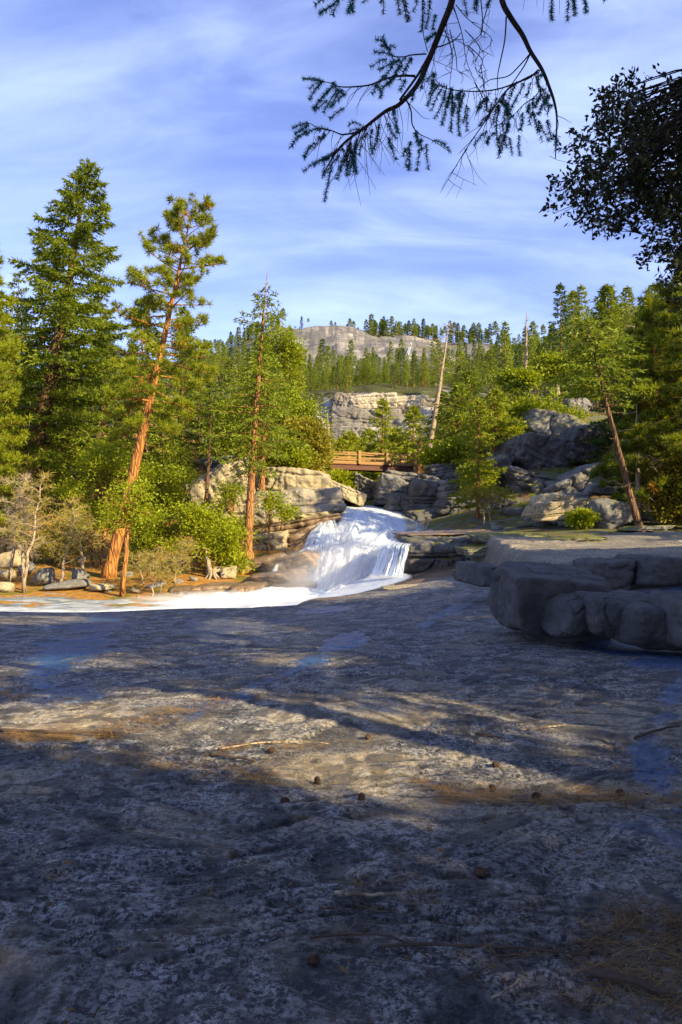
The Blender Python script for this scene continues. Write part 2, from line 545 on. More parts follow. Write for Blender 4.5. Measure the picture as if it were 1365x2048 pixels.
WET = [([(225, 1238), (190, 1275), (130, 1300), (80, 1350)], 26, 1.0), ([(90, 1305), (210, 1262)], 16, .8), ([(712, 1276), (660, 1300), (615, 1325), (580, 1345)], 13, 1.0),
       ([(580, 1345), (500, 1375), (430, 1400), (380, 1425)], 10, .8), ([(1200, 1278), (1300, 1305), (1365, 1330), (1500, 1390)], 18, .8),
       ([(1365, 1340), (1335, 1420), (1290, 1480), (1310, 1560), (1380, 1620), (1500, 1650)], 24, 0.8), ([(600, 1225), (690, 1215)], 6, .9), ([(940, 1205), (880, 1230), (850, 1250)], 7, .6),
       ([(100, 1385), (190, 1382)], 12, .55), ([(1120, 1195), (1365, 1180)], 16, .8), ([(1250, 1640), (1365, 1690)], 45, .5), ([(400, 1255), (560, 1262)], 22, .35)]
STAIN = [([(470, 1385), (410, 1412), (330, 1430), (250, 1452), (120, 1465), (0, 1475), (-200, 1480)], 10, 1.0), ([(880, 1598), (1050, 1602), (1200, 1595), (1365, 1600), (1600, 1600)], 12, 1.0),
         ([(830, 1560), (1000, 1585)], 7, .6), ([(440, 1500), (510, 1530), (760, 1560)], 6, .5), ([(0, 1388), (50, 1388)], 6, .9)]


def build_slab():
    ys = np.concatenate([np.linspace(-9, 1.4, 60), np.exp(np.linspace(math.log(1.42), math.log(34), 900))])
    nc = 620
    u = np.linspace(-1, 1, nc); u = u * (0.55 + 0.45 * np.abs(u) ** 3)       # denser in the middle
    wid = np.maximum(np.abs(ys) * 0.95 + 2.5, 9.0)
    X = u[None] * wid[:, None]; Yg = np.repeat(ys[:, None], nc, 1)
    x, y = X.ravel(), Yg.ravel()
    z = slab_z(x, y)
    px, py = to_px(x, y, slab_z(x, y, False)); vis = y > 0.8
    wet = np.zeros(len(x)); stn = np.zeros(len(x))
    nz = fbm(np.stack([x * .9, y * 1.6, 0 * x], -1), 4, 91)
    nz2 = fbm(np.stack([x * 5, y * 9, 0 * x], -1), 4, 93)
    for line, w, a in WET: wet = np.maximum(wet, a * (1 - sstep(w * .45, w * 1.35, segdist(px, py, line) + (nz * 1.1 + nz2 * .7) * w * .8)))
    for line, w, a in STAIN: stn = np.maximum(stn, a * (1 - sstep(w * .3, w * 1.5, segdist(px, py, line) + (nz + nz2) * w * 1.0)))
    wet *= vis; stn *= vis
    mb = MB(); mb.add(np.stack([x, y, z], -1), grid_faces(len(ys), nc), wet)
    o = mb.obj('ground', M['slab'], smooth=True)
    at = o.data.attributes.new('stain', 'FLOAT', 'POINT'); at.data.foreach_set('value', stn.astype(np.float32))
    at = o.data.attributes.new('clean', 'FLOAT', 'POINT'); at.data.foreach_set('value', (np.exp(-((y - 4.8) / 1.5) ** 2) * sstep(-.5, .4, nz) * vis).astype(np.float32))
    at = o.data.attributes.new('dirt', 'FLOAT', 'POINT'); at.data.foreach_set('value', slab_edge(x, y).astype(np.float32))
    tag(o, None, None, kind='structure')
    return o


def mat_slab():
    t = NT('slab')
    c = t.coord('World', (1, 1.12, 1)); ci = t.coord('World')
    crease_shade = t.attr('dirt')
    wet = t.math('MULTIPLY', t.attr('tone'), t.rng(t.noise(t.coord('World'), 3.0, 6, .75), .30, .46)); stn = t.attr('stain')
    big = t.noise(c, 0.7, 5, .6, .4)
    pat = t.noise(c, 9, 7, .74, .1)
    fine = t.noise(c, 48, 5, .75, .05)
    grain = t.noise(ci, 150, 3, .7)
    base = t.mix(t.rng(big, .35, .65), (0.25, 0.235, 0.22), (0.155, 0.15, 0.15))
    # dark lichen crust broken into speckles over pale granite
    lich = t.math('ADD', t.math('MULTIPLY', pat, .6), t.math('MULTIPLY', fine, .4))
    sun_tint = t.attr('clean')
    base = t.mix(sun_tint, base, (0.48, 0.38, 0.23))  # sunlight of the lit band painted as golden rock, lichen thinned there too
    base = t.mix(t.math('MULTIPLY', t.rng(lich, .49, .55), t.math('SUBTRACT', .9, t.math('MULTIPLY', sun_tint, .68))), base, (0.032, 0.031, 0.034))
    base = t.mix(t.math('MULTIPLY', t.rng(grain, .52, .7), .5), base, (0.36, 0.34, 0.31))
    base = t.mix(t.math('MULTIPLY', t.rng(t.noise(ci, 75, 4, .75), .52, .62), .7), base, (0.025, 0.025, 0.028))
    fl = t.noise(c, 24, 7, .80, .05); fm = t.rng(t.noise(c, 2.2, 5, .65, .8), .36, .60)
    base = t.mix(t.math('MULTIPLY', t.rng(fl, .49, .515), t.math('SUBTRACT', .92, t.math('MULTIPLY', sun_tint, .68))), base, (0.016, 0.016, 0.02))
    base = t.mix(t.math('MULTIPLY', t.math('MULTIPLY', t.rng(t.noise(c, 33, 6, .80, .05), .515, .535), fm), .9), base, (0.42, 0.41, 0.39))
    base = t.mix(t.math('MULTIPLY', crease_shade, .85), base, (0.022, 0.02, 0.02))  # crease shade painted dark along flake edges and in pits
    base = t.mix(t.math('MULTIPLY', t.rng(t.noise(c, 1.4, 5, .65, .2), .50, .64), .35), base, (0.32, 0.25, 0.15))
    base = t.mix(t.math('MULTIPLY', wet, t.rng(fine, .38, .56, .6, 1.0)), base, (0.006, 0.06, 0.17))  # wet streaks, with the sky's blue reflection painted into their base colour
    base = t.mix(t.math('MULTIPLY', t.math('MULTIPLY', stn, .65), t.rng(t.noise(c, 14, 4, .7), .38, .6)), base, (0.055, 0.036, 0.024))
    h = t.math('ADD', t.math('MULTIPLY', fine, .6), t.math('MULTIPLY', pat, 1.6))
    h = t.math('ADD', h, t.math('MULTIPLY', grain, .12))
    rough = t.rng(wet, 0.15, .8, .72, .30)
    b = t.n('Bump'); t.L.new(h, b.inputs['Height']); b.inputs['Distance'].default_value = .03
    t.L.new(t.rng(wet, 0, 1, 1.0, .6), b.inputs['Strength'])
    return t.done(t.principled(base, rough, b.outputs[0], t.rng(wet, 0, .6, .45, .5)))


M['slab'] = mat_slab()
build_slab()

# the valley: anchors (px, py, Y), interpolated in (bearing, ln distance)
TA = [
    # river bed and left bank
    (-500, 1210, 24), (0, 1240, 24), (300, 1240, 24), (500, 1235, 24), (-500, 1190, 28), (0, 1201, 27.4), (200, 1204, 27.4), (380, 1202, 27.6), (-600, 1150, 34),
    (0, 1160, 33), (215, 1152, 33), (330, 1165, 31), (400, 1165, 31), (0, 1110, 40), (200, 1110, 40), (350, 1100, 40), (-600, 1080, 42),
    (0, 1030, 52), (200, 1030, 52), (350, 1000, 50), (-600, 980, 60), (0, 930, 72), (200, 900, 75), (350, 880, 72), (0, 820, 110), (200, 800, 120), (-600, 850, 110),
    # left outcrop
    (470, 1165, 32), (470, 1110, 37), (420, 1080, 40), (480, 1030, 43), (560, 1060, 42), (640, 1080, 39), (440, 960, 49), (530, 960, 48), (620, 975, 48), (680, 1015, 46),
    (560, 1130, 36), (620, 1150, 33), (520, 1195, 29), (620, 1200, 29), (690, 1200, 28), (450, 900, 60), (560, 905, 60), (640, 930, 58),
    # gorge
    (740, 1100, 38), (740, 1060, 44), (740, 1030, 50), (740, 1000, 60), (730, 985, 75), (740, 950, 95), (740, 905, 125), (650, 900, 125), (830, 905, 125),
    (780, 1170, 29), (830, 1120, 33),
    # right bank
    (830, 1085, 36), (840, 1060, 42), (800, 1000, 52), (830, 955, 55), (880, 945, 58), (860, 930, 66), (900, 1060, 36), (960, 1050, 37), (980, 1010, 42), (900, 1010, 48), (950, 940, 56),
    (1040, 1040, 37), (1150, 1050, 33), (1300, 1055, 31), (1500, 1055, 31), (1100, 1000, 40), (1200, 1000, 39), (1365, 1010, 40), (1050, 930, 46), (1150, 930, 46), (1250, 930, 48), (1450, 930, 50),
    (1080, 870, 52), (1180, 855, 54), (1300, 830, 58), (1500, 820, 60), (1000, 860, 62), (1120, 825, 62), (1200, 815, 66),
    (900, 1122, 27.5), (950, 1132, 26), (1000, 1072, 28), (1150, 1072, 25), (1300, 1072, 25), (1600, 1072, 25), (830, 1150, 26), (700, 1210, 24), (950, 1150, 24),
    (1000, 860, 90), (1150, 800, 95), (1365, 770, 95), (1700, 760, 95),
    # plateau over the middle cliffs
    (-600, 760, 200), (0, 750, 200), (250, 765, 190), (380, 785, 172), (430, 788, 170), (520, 795, 170), (600, 800, 165), (660, 792, 152), (740, 790, 152), (835, 792, 152), (960, 800, 150),
    (400, 870, 140), (520, 880, 140), (660, 892, 144), (740, 890, 144), (835, 885, 144), (960, 850, 135),
    (1100, 780, 150), (1200, 760, 150), (1365, 730, 160), (1700, 700, 160), (740, 783, 210), (600, 790, 210), (900, 785, 210),
    (1000, 770, 250), (1200, 725, 250), (1365, 690, 250), (1700, 660, 250), (600, 782, 320), (740, 778, 320), (900, 770, 320), (300, 770, 320), (0, 740, 320), (-600, 720, 320),
    (1100, 735, 340), (1250, 690, 340), (1365, 660, 350), (1700, 640, 350),
    (400, 762, 450), (500, 770, 470), (600, 780, 480), (740, 785, 500), (860, 778, 500), (960, 755, 480), (1050, 705, 480), (1200, 668, 480), (1365, 645, 480), (1700, 620, 480),
    (1080, 690, 560), (1200, 655, 560), (1365, 632, 560), (1200, 690, 800), (1365, 680, 800),
    # the dome and the ridge
    (0, 745, 800), (250, 735, 800), (380, 712, 800), (440, 706, 800), (500, 684, 800), (560, 660, 790), (620, 655, 780), (680, 664, 770), (730, 674, 760), (790, 684, 760), (850, 687, 760), (930, 690, 780), (1000, 685, 800),
    (600, 705, 690), (700, 720, 660), (780, 735, 650), (850, 730, 660), (920, 715, 680), (480, 715, 700), (600, 765, 600), (720, 775, 590), (800, 775, 590), (880, 758, 590), (450, 745, 620),
    (560, 690, 1100), (740, 700, 1100), (400, 740, 1100), (0, 780, 1100), (1000, 700, 1100), (1365, 700, 1100), (-600, 780, 1100), (1700, 700, 1100), (-600, 740, 700), (1700, 640, 700),
]
_ta = np.array(TA, float)


def _q(px, Y): return np.stack([(np.asarray(px) - 682.5) / F * 2.2, np.log(np.asarray(Y)) * 1.0], -1)


val_rbf = RBF(_q(_ta[:, 0], _ta[:, 2]), _ta[:, 1])


def val_z(x, y, detail=True):
    x = np.atleast_1d(np.asarray(x, float)); y = np.atleast_1d(np.asarray(y, float))
    px = 682.5 + F * x / y
    py = val_rbf(_q(px, y))
    z = EYE - (py - 1024) / F * y
    if detail:
        p = np.stack([x, y, 0 * x], -1)
        s = np.clip(y, 20, 900)
        amp = 0.0045 * s * sstep(27.5, 40, y)
        z = z + amp * fbm(p / (s[:, None] * 0.10), 5, 7) * 0.8
    return z


def vground(px, Y):
    """ground point under a picture column at distance Y"""
    x = xof(px, Y); return np.array([x, Y, val_z(x, Y)[0]])


def mat_valley():
    t = NT('valley_ground')
    c = t.coord('World'); cl = t.coord('World', (.12, .12, .12)); cf = t.coord('World', (.03, .03, .03))
    up = t.up()
    g = t.noise(cl, 3, 6, .65, .5)
    st = t.noise(t.coord('World', (.16, .16, .012)), 1.0, 5, .7, .3)
    rock = t.mix(t.rng(g, .35, .65), (0.40, 0.36, 0.30), (0.24, 0.22, 0.20))
    rock = t.mix(t.math('MULTIPLY', t.rng(st, .48, .62), .75), rock, (0.09, 0.085, 0.085))
    rock = t.mix(t.math('MULTIPLY', t.rng(t.noise(t.coord('World', (.01, .01, .09)), 1.0, 5, .6, .8), .55, .62), .5), rock, (0.1, 0.09, 0.08))
    n2 = t.noise(cl, 5, 6, .7)
    scrub = t.mix(t.rng(n2, .35, .65), (0.035, 0.045, 0.01), (0.07, 0.065, 0.02))
    mk = t.rng(t.math('ADD', up, t.math('MULTIPLY', t.math('SUBTRACT', t.noise(cf, 3, 6, .7), .5), .9)), .72, .9)
    col = t.mix(mk, rock, scrub)
    h = t.math('ADD', g, n2)
    return t.done(t.principled(col, .9, t.bump(h, .8, .8), .2))


def mat_duff():
    t = NT('forest_floor')
    c = t.coord('World')
    n = t.noise(c, 2.5, 6, .7, .4); f = t.noise(c, 18, 4, .7)
    col = t.mix(t.rng(n, .35, .65), (0.48, 0.23, 0.04), (0.27, 0.13, 0.03))
    col = t.mix(t.math('MULTIPLY', t.rng(t.noise(c, .7, 5, .65, .6), .50, .62), .9), col, (0.13, 0.14, 0.015))
    col = t.mix(t.rng(f, .55, .72), col, (0.07, 0.05, 0.025))
    return t.done(t.principled(col, .9, t.bump(t.math('ADD', n, f), .9, .08), .2))


def mat_mossbank():
    t = NT('mossy_bank')
    c = t.coord('World')
    n = t.noise(c, 1.1, 6, .7, .5); f = t.noise(c, 12, 4, .7)
    rock = t.mix(t.rng(f, .35, .65), (0.20, 0.18, 0.15), (0.09, 0.085, 0.08))
    moss = t.mix(t.rng(t.noise(c, 6, 4, .6), .35, .65), (0.05, 0.06, 0.008), (0.18, 0.18, 0.015))
    duff = t.mix(t.rng(f, .4, .6), (0.10, 0.06, 0.03), (0.19, 0.11, 0.05))
    col = t.mix(t.rng(n, .44, .52), rock, moss)
    col = t.mix(t.rng(t.noise(c, .6, 5, .6), .55, .62), col, duff)
    return t.done(t.principled(col, .9, t.bump(t.math('ADD', n, f), .9, .12), .2))


def mat_dome():
    t = NT('dome_granite')
    g = t.noise(t.coord('World', (.02, .02, .05)), 1.6, 7, .7, .6)
    lay = t.noise(t.coord('World', (.014, .014, .05), (0, RAD(22), 0)), 1.3, 7, .75, .5)
    st = t.noise(t.coord('World', (.16, .02, .008), (0, RAD(-30), 0)), 1.0, 5, .7, .3)
    col = t.mix(t.rng(g, .35, .65), (0.32, 0.295, 0.255), (0.14, 0.132, 0.125))
    col = t.mix(t.math('MULTIPLY', t.rng(lay, .46, .56), .85), col, (0.10, 0.095, 0.10))
    col = t.mix(t.math('MULTIPLY', t.rng(st, .46, .56), .75), col, (0.08, 0.076, 0.08))
    mk = t.math('MULTIPLY', t.rng(t.up(), .86, .97), t.rng(t.noise(t.coord('World', (.02, .02, .02)), 1.5, 6, .7), .46, .56))
    col = t.mix(mk, col, (0.12, 0.11, 0.035))
    return t.done(t.principled(col, .9, t.bump(t.math('ADD', g, lay), 1.0, 4.0), .2))


M['dome'] = mat_dome()
M['valley'] = mat_valley(); M['duff'] = mat_duff(); M['mossbank'] = mat_mossbank()


def build_valley():
    ly = np.concatenate([np.linspace(math.log(24), math.log(70), 230), np.linspace(math.log(70), math.log(1250), 420)[1:]])
    tt = np.linspace(-1.0, 1.0, 520)
    Y = np.repeat(np.exp(ly)[:, None], len(tt), 1); X = Y * (tt[None] * .85)
    x, y = X.ravel(), Y.ravel()
    z = val_z(x, y)
    # strata on steep middle and far cliffs
    me_b = MB(); V = np.stack([x, y, z], -1)
    cl = sstep(100, 160, y)
    s = np.clip(y, 20, 900)
    warp = fbm(V / (s[:, None] * .05) * [1, 1, 2.2], 4, 55)
    V[:, 1] += cl * warp * s * 0.010
    dm = sstep(560, 620, y) * (1 - sstep(820, 900, y)) * np.exp(-((682.5 + F * x / y - 720) / 200) ** 4)
    V[:, 2] += dm * (8.0 * fbm(V * [.012, .012, .03], 5, 81) + 5.0 * np.abs(fbm(V * [.02, .02, .04], 4, 82)))
    F4 = grid_faces(len(ly), len(tt))
    me_b.add(V, F4, .5)
    me = me_b.mesh('valley', [M['valley'], M['duff'], M['mossbank'], M['dome'], M['granite_brown']], True)
    c = V[F4].mean(1); px = 682.5 + F * c[:, 0] / c[:, 1]
    mi = np.zeros(len(F4), np.int32)
    near = c[:, 1] < 92
    pyc = 1024 - F * (c[:, 2] - EYE) / c[:, 1]
    mi[(c[:, 1] > 560) & (px > 535 + 22 * vnoise(c * .02, 3)) & (px < 985) & (c[:, 1] < 860)] = 3
    mi[near & (px < 700)] = 1; mi[near & (px >= 700)] = 2
    mi[(c[:, 1] < 34) & (px > 640) & (px < 1010)] = 4
    me.polygons.foreach_set('material_index', mi)
    o = bpy.data.objects.new('terrain', me); COL.objects.link(o); o['kind'] = 'structure'
    # ground to the sides and behind, out to the horizon
    g = MB(); n = 60
    u = np.linspace(-1, 1, n); gx = np.sign(u) * np.abs(u) ** 2 * 4000
    X, Yg = np.meshgrid(gx, gx); r = np.hypot(X, Yg)
    Z = -3.2 + 0.02 * np.maximum(0, r - 60) * (Yg < 400) - 0.0 * X
    Z = np.where((Yg > 10) & (np.abs(X) < Yg * 0.9), -40, Z)
    g.add(np.stack([X.ravel(), Yg.ravel(), Z.ravel()], -1), grid_faces(n, n), .5)
    tag(g.obj('land', M['mossbank'], smooth=True), None, None, kind='structure')


build_valley()


# ------------------------------------------------------------------ right shelf (stepped granite bench)
SHELF_FRONT = [(3.9, 17.0), (4.4, 15.6), (5.2, 14.6), (6.2, 14.2), (7.6, 14.0), (9.5, 14.0), (13, 13.4), (22, 12.5), (40, 11)]


def shelf_z(x, y):
    p = np.stack([x, y, 0 * x], -1)
    z = 0.47 + 0.012 * (y - 14) + 0.02 * (x - 6) * sstep(6, 16, x) + 0.05 * fbm(p * .25, 4, 61)
    z = z - 0.05 * np.maximum(0, 26 - y - 6) * sstep(7.5, 4.5, x) * .4
    t = 0.9 * fbm(p * [.12, .35, 1], 3, 66) + .12 * y
    st = t * 1.8; z = z + .12 * (np.floor(st) + sstep(.75, 1, st - np.floor(st)) - st) * .8
    return z + .012 * fbm(p * 5, 3, 68)


def build_shelf():
    fx = np.array([a for a, b in SHELF_FRONT]); fy = np.array([b for a, b in SHELF_FRONT])
    n = 320; s = np.linspace(0, 1, n)
    L = np.concatenate([[0], np.cumsum(np.hypot(np.diff(fx), np.diff(fy)))]); L /= L[-1]
    s2 = s ** 1.7
    ex, ey = np.interp(s2, L, fx), np.interp(s2, L, fy)
    ex = ex + .10 * vnoise(np.stack([s * 60, s * 0, s * 0], -1), 3); ey = ey + .14 * vnoise(np.stack([s * 45, s * 0, s * 0 + 4], -1), 4)
    rows = []
    # below-ground foot, undercut face, lip
    prof = [(0.9, -1.3), (.75, -.62), (.55, -.45), (.35, -.3), (.12, -.16), (.0, -.08), (-.02, -.03), (.05, 0.0), (.16, .015)]
    topz = shelf_z(ex, ey)
    for d, dz in prof:
        w = 0.10 * vnoise(np.stack([s * 40, s * 0 + dz * 5, s * 0], -1), 9)
        rows.append(np.stack([ex, ey + d + w * (dz < 0), topz + dz * (1.5 + .25 * vnoise(np.stack([s * 20, 0 * s, 0 * s], -1), 12))], -1))
    back = [0.35, .6, .9, 1.3, 1.8, 2.3, 2.9, 3.5, 4.2, 5, 5.8, 6.7, 7.6, 8.6, 9.7, 10.8, 12, 13.2, 14.5, 16, 17.5]
    bk = np.interp(np.linspace(0, len(back) - 1, 150), np.arange(len(back)), back)
    for b in bk:
        x = ex * (1 + .028 * b); y = ey + b
        rows.append(np.stack([x, y, shelf_z(x, y)], -1))
    V = np.concatenate(rows)
    le = 3.95 + .10 * (V[:, 1] - 17) + .25 * vnoise(np.stack([V[:, 1] * .7, 0 * V[:, 1], 0 * V[:, 1]], -1), 44)
    V[:, 2] -= 1.5 * (1 - sstep(-.1, .75, V[:, 0] - le)) + .8 * sstep(26, 31, V[:, 1])
    mb = MB(); mb.add(V, grid_faces(len(rows), n), .5)
    tag(mb.obj('rock_shelf', M['shelf'], smooth=True), 'broad flat granite bench with undercut front edge, streaked by sunlight', 'rock ledge')


def mat_shelf():
    t = NT('shelf')
    c = t.coord('World', (1, 1.6, 1)); n = t.noise(c, .8, 5, .6, .4); f = t.noise(c, 16, 7, .8)
    col = t.mix(t.rng(n, .35, .65), (0.33, 0.28, 0.19), (0.19, 0.165, 0.125))
    col = t.mix(t.math('MULTIPLY', t.rng(f, .46, .54), .75), col, (0.05, 0.047, 0.045))
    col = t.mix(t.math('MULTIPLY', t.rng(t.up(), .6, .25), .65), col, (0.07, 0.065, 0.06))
    mk = t.math('MULTIPLY', t.rng(t.noise(c, 1.6, 5, .7), .6, .68), .5)
    col = t.mix(mk, col, (0.09, 0.085, 0.015))
    return t.done(t.principled(col, .8, t.bump(t.math('ADD', f, n), .6, .05), .35))


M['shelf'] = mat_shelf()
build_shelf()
# ------------------------------------------------------------------ rocks
_ico = {}


def ico(sub):
    if sub not in _ico:
        import bmesh
        bm = bmesh.new(); bmesh.ops.create_icosphere(bm, subdivisions=sub, radius=1.0)
        v = np.array([x.co[:] for x in bm.verts]); f = np.array([[l.index for l in q.verts] for q in bm.faces]); bm.free()
        _ico[sub] = (v, f)
    return _ico[sub]


def rot_xyz(rx, ry, rz):
    cx, sx, cy, sy, cz, sz = math.cos(rx), math.sin(rx), math.cos(ry), math.sin(ry), math.cos(rz), math.sin(rz)
    Rx = np.array([[1, 0, 0], [0, cx, -sx], [0, sx, cx]]); Ry = np.array([[cy, 0, sy], [0, 1, 0], [-sy, 0, cy]]); Rz = np.array([[cz, -sz, 0], [sz, cz, 0], [0, 0, 1]])
    return Rz @ Ry @ Rx


def rock_shape(size, seed, boxy=0.6, sharp=14, sub=5, rough=1.0, tilt=(0, 0, 0), cuts=8, joints=1.0):
    r = np.random.default_rng(seed)
    d, f = ico(sub)
    N, D = [], []
    for ax in range(3):
        for sg in (-1, 1):
            n = np.zeros(3); n[ax] = sg; n = n + r.normal(size=3) * .16 * (1.4 - boxy)
            N.append(n / np.linalg.norm(n)); D.append(1.0 * r.uniform(.9, 1.0))
    for k in range(cuts):
        n = norm(r.normal(size=3)); N.append(n)
        D.append(r.uniform(.85, 1.1) if boxy < .5 else (np.abs(n).sum() * r.uniform(.72, .92)))
    N = np.array(N); D = np.array(D)
    q = np.maximum(d @ N.T, 1e-4) / D
    rad = (q ** sharp).sum(1) ** (-1.0 / sharp)
    v = d * rad[:, None] * (np.asarray(size) / 2)
    s = float(np.mean(size))
    # bedding joints and vertical joints cut into the block
    for ax_, nj, dp_ in ((2, 3 if boxy > .7 else 2, .05), (0, 3, .035)):
        cs = r.uniform(-.42, .42, nj) * size[ax_]
        wob = .05 * size[ax_] * fbm(v / s * 1.7 + ax_ * 5, 3, seed + 31 + ax_)
        for c_ in cs:
            g = np.exp(-((v[:, ax_] + wob - c_) / (s * .018 + 1e-6)) ** 2)
            hard = joints * (boxy if ax_ == 2 else boxy * .8)
            v = v - norm(v) * (g * s * dp_ * hard * rough)[:, None]
            # one side of the joint stands proud of the other
            v = v + norm(v) * ((v[:, ax_] + wob > c_) * s * r.uniform(-.03, .03) * hard)[:, None]
    v = v @ rot_xyz(*[RAD(a) for a in tilt]).T
    nn = norm(v)
    v = v + nn * (s * 0.035 * rough * fbm(v / s * 3.2, 4, seed))[:, None]
    rid = np.abs(fbm(v / s * 2.0 + 9, 3, seed + 5))
    v = v - nn * (s * 0.05 * rough * (1 - sstep(0.0, .10, rid)))[:, None]
    v = v + nn * (s * 0.016 * rough * fbm(v / s * 11, 4, seed + 9, .6))[:, None]
    return v, f


def rock(px, py, Y, w, h, depth, name, label, mat, group=None, seed=1, cat=None, boxy=.6, tilt=(0, 0, 0), sub=5, rough=1.0, sharp=14, cuts=8, back=0.35, joints=1.0):
    """a rock whose outline centre shows at (px, py) at distance Y, w x h picture pixels wide and high"""
    c = P(px, py, Y); W, H = w / F * Y, h / F * Y
    v, f = rock_shape((W, depth, H), seed, boxy, sharp, sub, rough, tilt, cuts, joints)
    org = c + [0, depth * back, 0]
    mb = MB(); mb.add(v, f, .5)
    me = mb.mesh(name, M[mat], True)
    o = bpy.data.objects.new(name, me); COL.objects.link(o); o.location = tuple(org)
    tag(o, label, cat or ('boulder' if name == 'boulder' else 'rock'), group)
    return o


# -- foreground boulders on the slab (right)
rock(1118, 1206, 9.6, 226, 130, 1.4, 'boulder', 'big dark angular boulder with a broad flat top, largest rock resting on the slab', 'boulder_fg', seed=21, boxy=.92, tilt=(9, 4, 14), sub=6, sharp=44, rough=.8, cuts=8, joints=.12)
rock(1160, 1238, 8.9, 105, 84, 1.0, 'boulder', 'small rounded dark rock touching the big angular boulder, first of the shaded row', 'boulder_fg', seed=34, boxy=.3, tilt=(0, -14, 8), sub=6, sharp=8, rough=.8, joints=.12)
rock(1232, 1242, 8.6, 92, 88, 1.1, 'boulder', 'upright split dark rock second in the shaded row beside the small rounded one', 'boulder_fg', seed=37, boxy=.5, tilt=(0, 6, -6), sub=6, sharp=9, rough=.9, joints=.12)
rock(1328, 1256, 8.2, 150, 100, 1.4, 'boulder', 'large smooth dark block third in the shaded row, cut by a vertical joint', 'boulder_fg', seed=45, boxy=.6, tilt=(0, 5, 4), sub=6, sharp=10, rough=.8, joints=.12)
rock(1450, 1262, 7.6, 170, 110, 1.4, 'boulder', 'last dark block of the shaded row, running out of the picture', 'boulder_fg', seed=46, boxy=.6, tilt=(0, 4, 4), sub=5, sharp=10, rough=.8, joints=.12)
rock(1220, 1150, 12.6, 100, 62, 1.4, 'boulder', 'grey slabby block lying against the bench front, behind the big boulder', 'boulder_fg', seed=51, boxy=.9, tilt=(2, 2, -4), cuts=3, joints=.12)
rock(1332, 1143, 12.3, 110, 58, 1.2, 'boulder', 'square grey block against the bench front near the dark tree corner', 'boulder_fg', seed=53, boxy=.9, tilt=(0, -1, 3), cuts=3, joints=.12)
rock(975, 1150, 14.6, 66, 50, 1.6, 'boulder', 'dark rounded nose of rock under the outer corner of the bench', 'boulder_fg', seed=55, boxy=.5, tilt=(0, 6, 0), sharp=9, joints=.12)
rock(855, 1178, 20.5, 170, 13, 1.0, 'flat_rock', 'low flat sunlit slab lying on the rock edge just before the curtain fall', 'granite_light', seed=58, boxy=.8, tilt=(0, -3, 0), cuts=3)
rock(665, 1203, 18.9, 120, 10, .8, 'flat_rock', 'thin sunlit lip of rock at the water edge below the main fall', 'granite_brown', seed=59, boxy=.6, tilt=(0, -4, 0), cuts=3)

# -- ledges right of the fall
rock(886, 1112, 26.6, 156, 70, 4.0, 'rock_ledge', 'dark wet block beside the small curtain fall with a thin film of water on top', 'granite_dark', seed=61, boxy=.95, tilt=(0, -3, 0), cuts=3, sharp=22, sub=6, back=.42)
rock(905, 1076, 28.5, 210, 22, 4.5, 'rock_ledge', 'smooth brown wet slab above the dark block, water running across it', 'granite_brown', seed=62, boxy=.8, tilt=(0, -2, 0), cuts=3, sub=6, back=.45)
rock(1030, 1078, 25.0, 160, 24, 2.8, 'rock_ledge', 'mossy stepped ledge between the curtain fall and the sunlit bench', 'granite_mossy', seed=63, boxy=.85, tilt=(0, -2, 4), cuts=3)
rock(960, 1102, 24.0, 70, 20, 2.0, 'rock_ledge', 'small mossy step where the brown slab drops to the bench corner', 'granite_mossy', seed=64, boxy=.8, tilt=(0, -6, 4), cuts=3)
rock(1130, 1083, 22.5, 200, 14, 2.4, 'rock_ledge', 'thin dark step along the back of the sunlit bench', 'granite_mossy', seed=65, boxy=.8, tilt=(0, -4, 4), cuts=3)

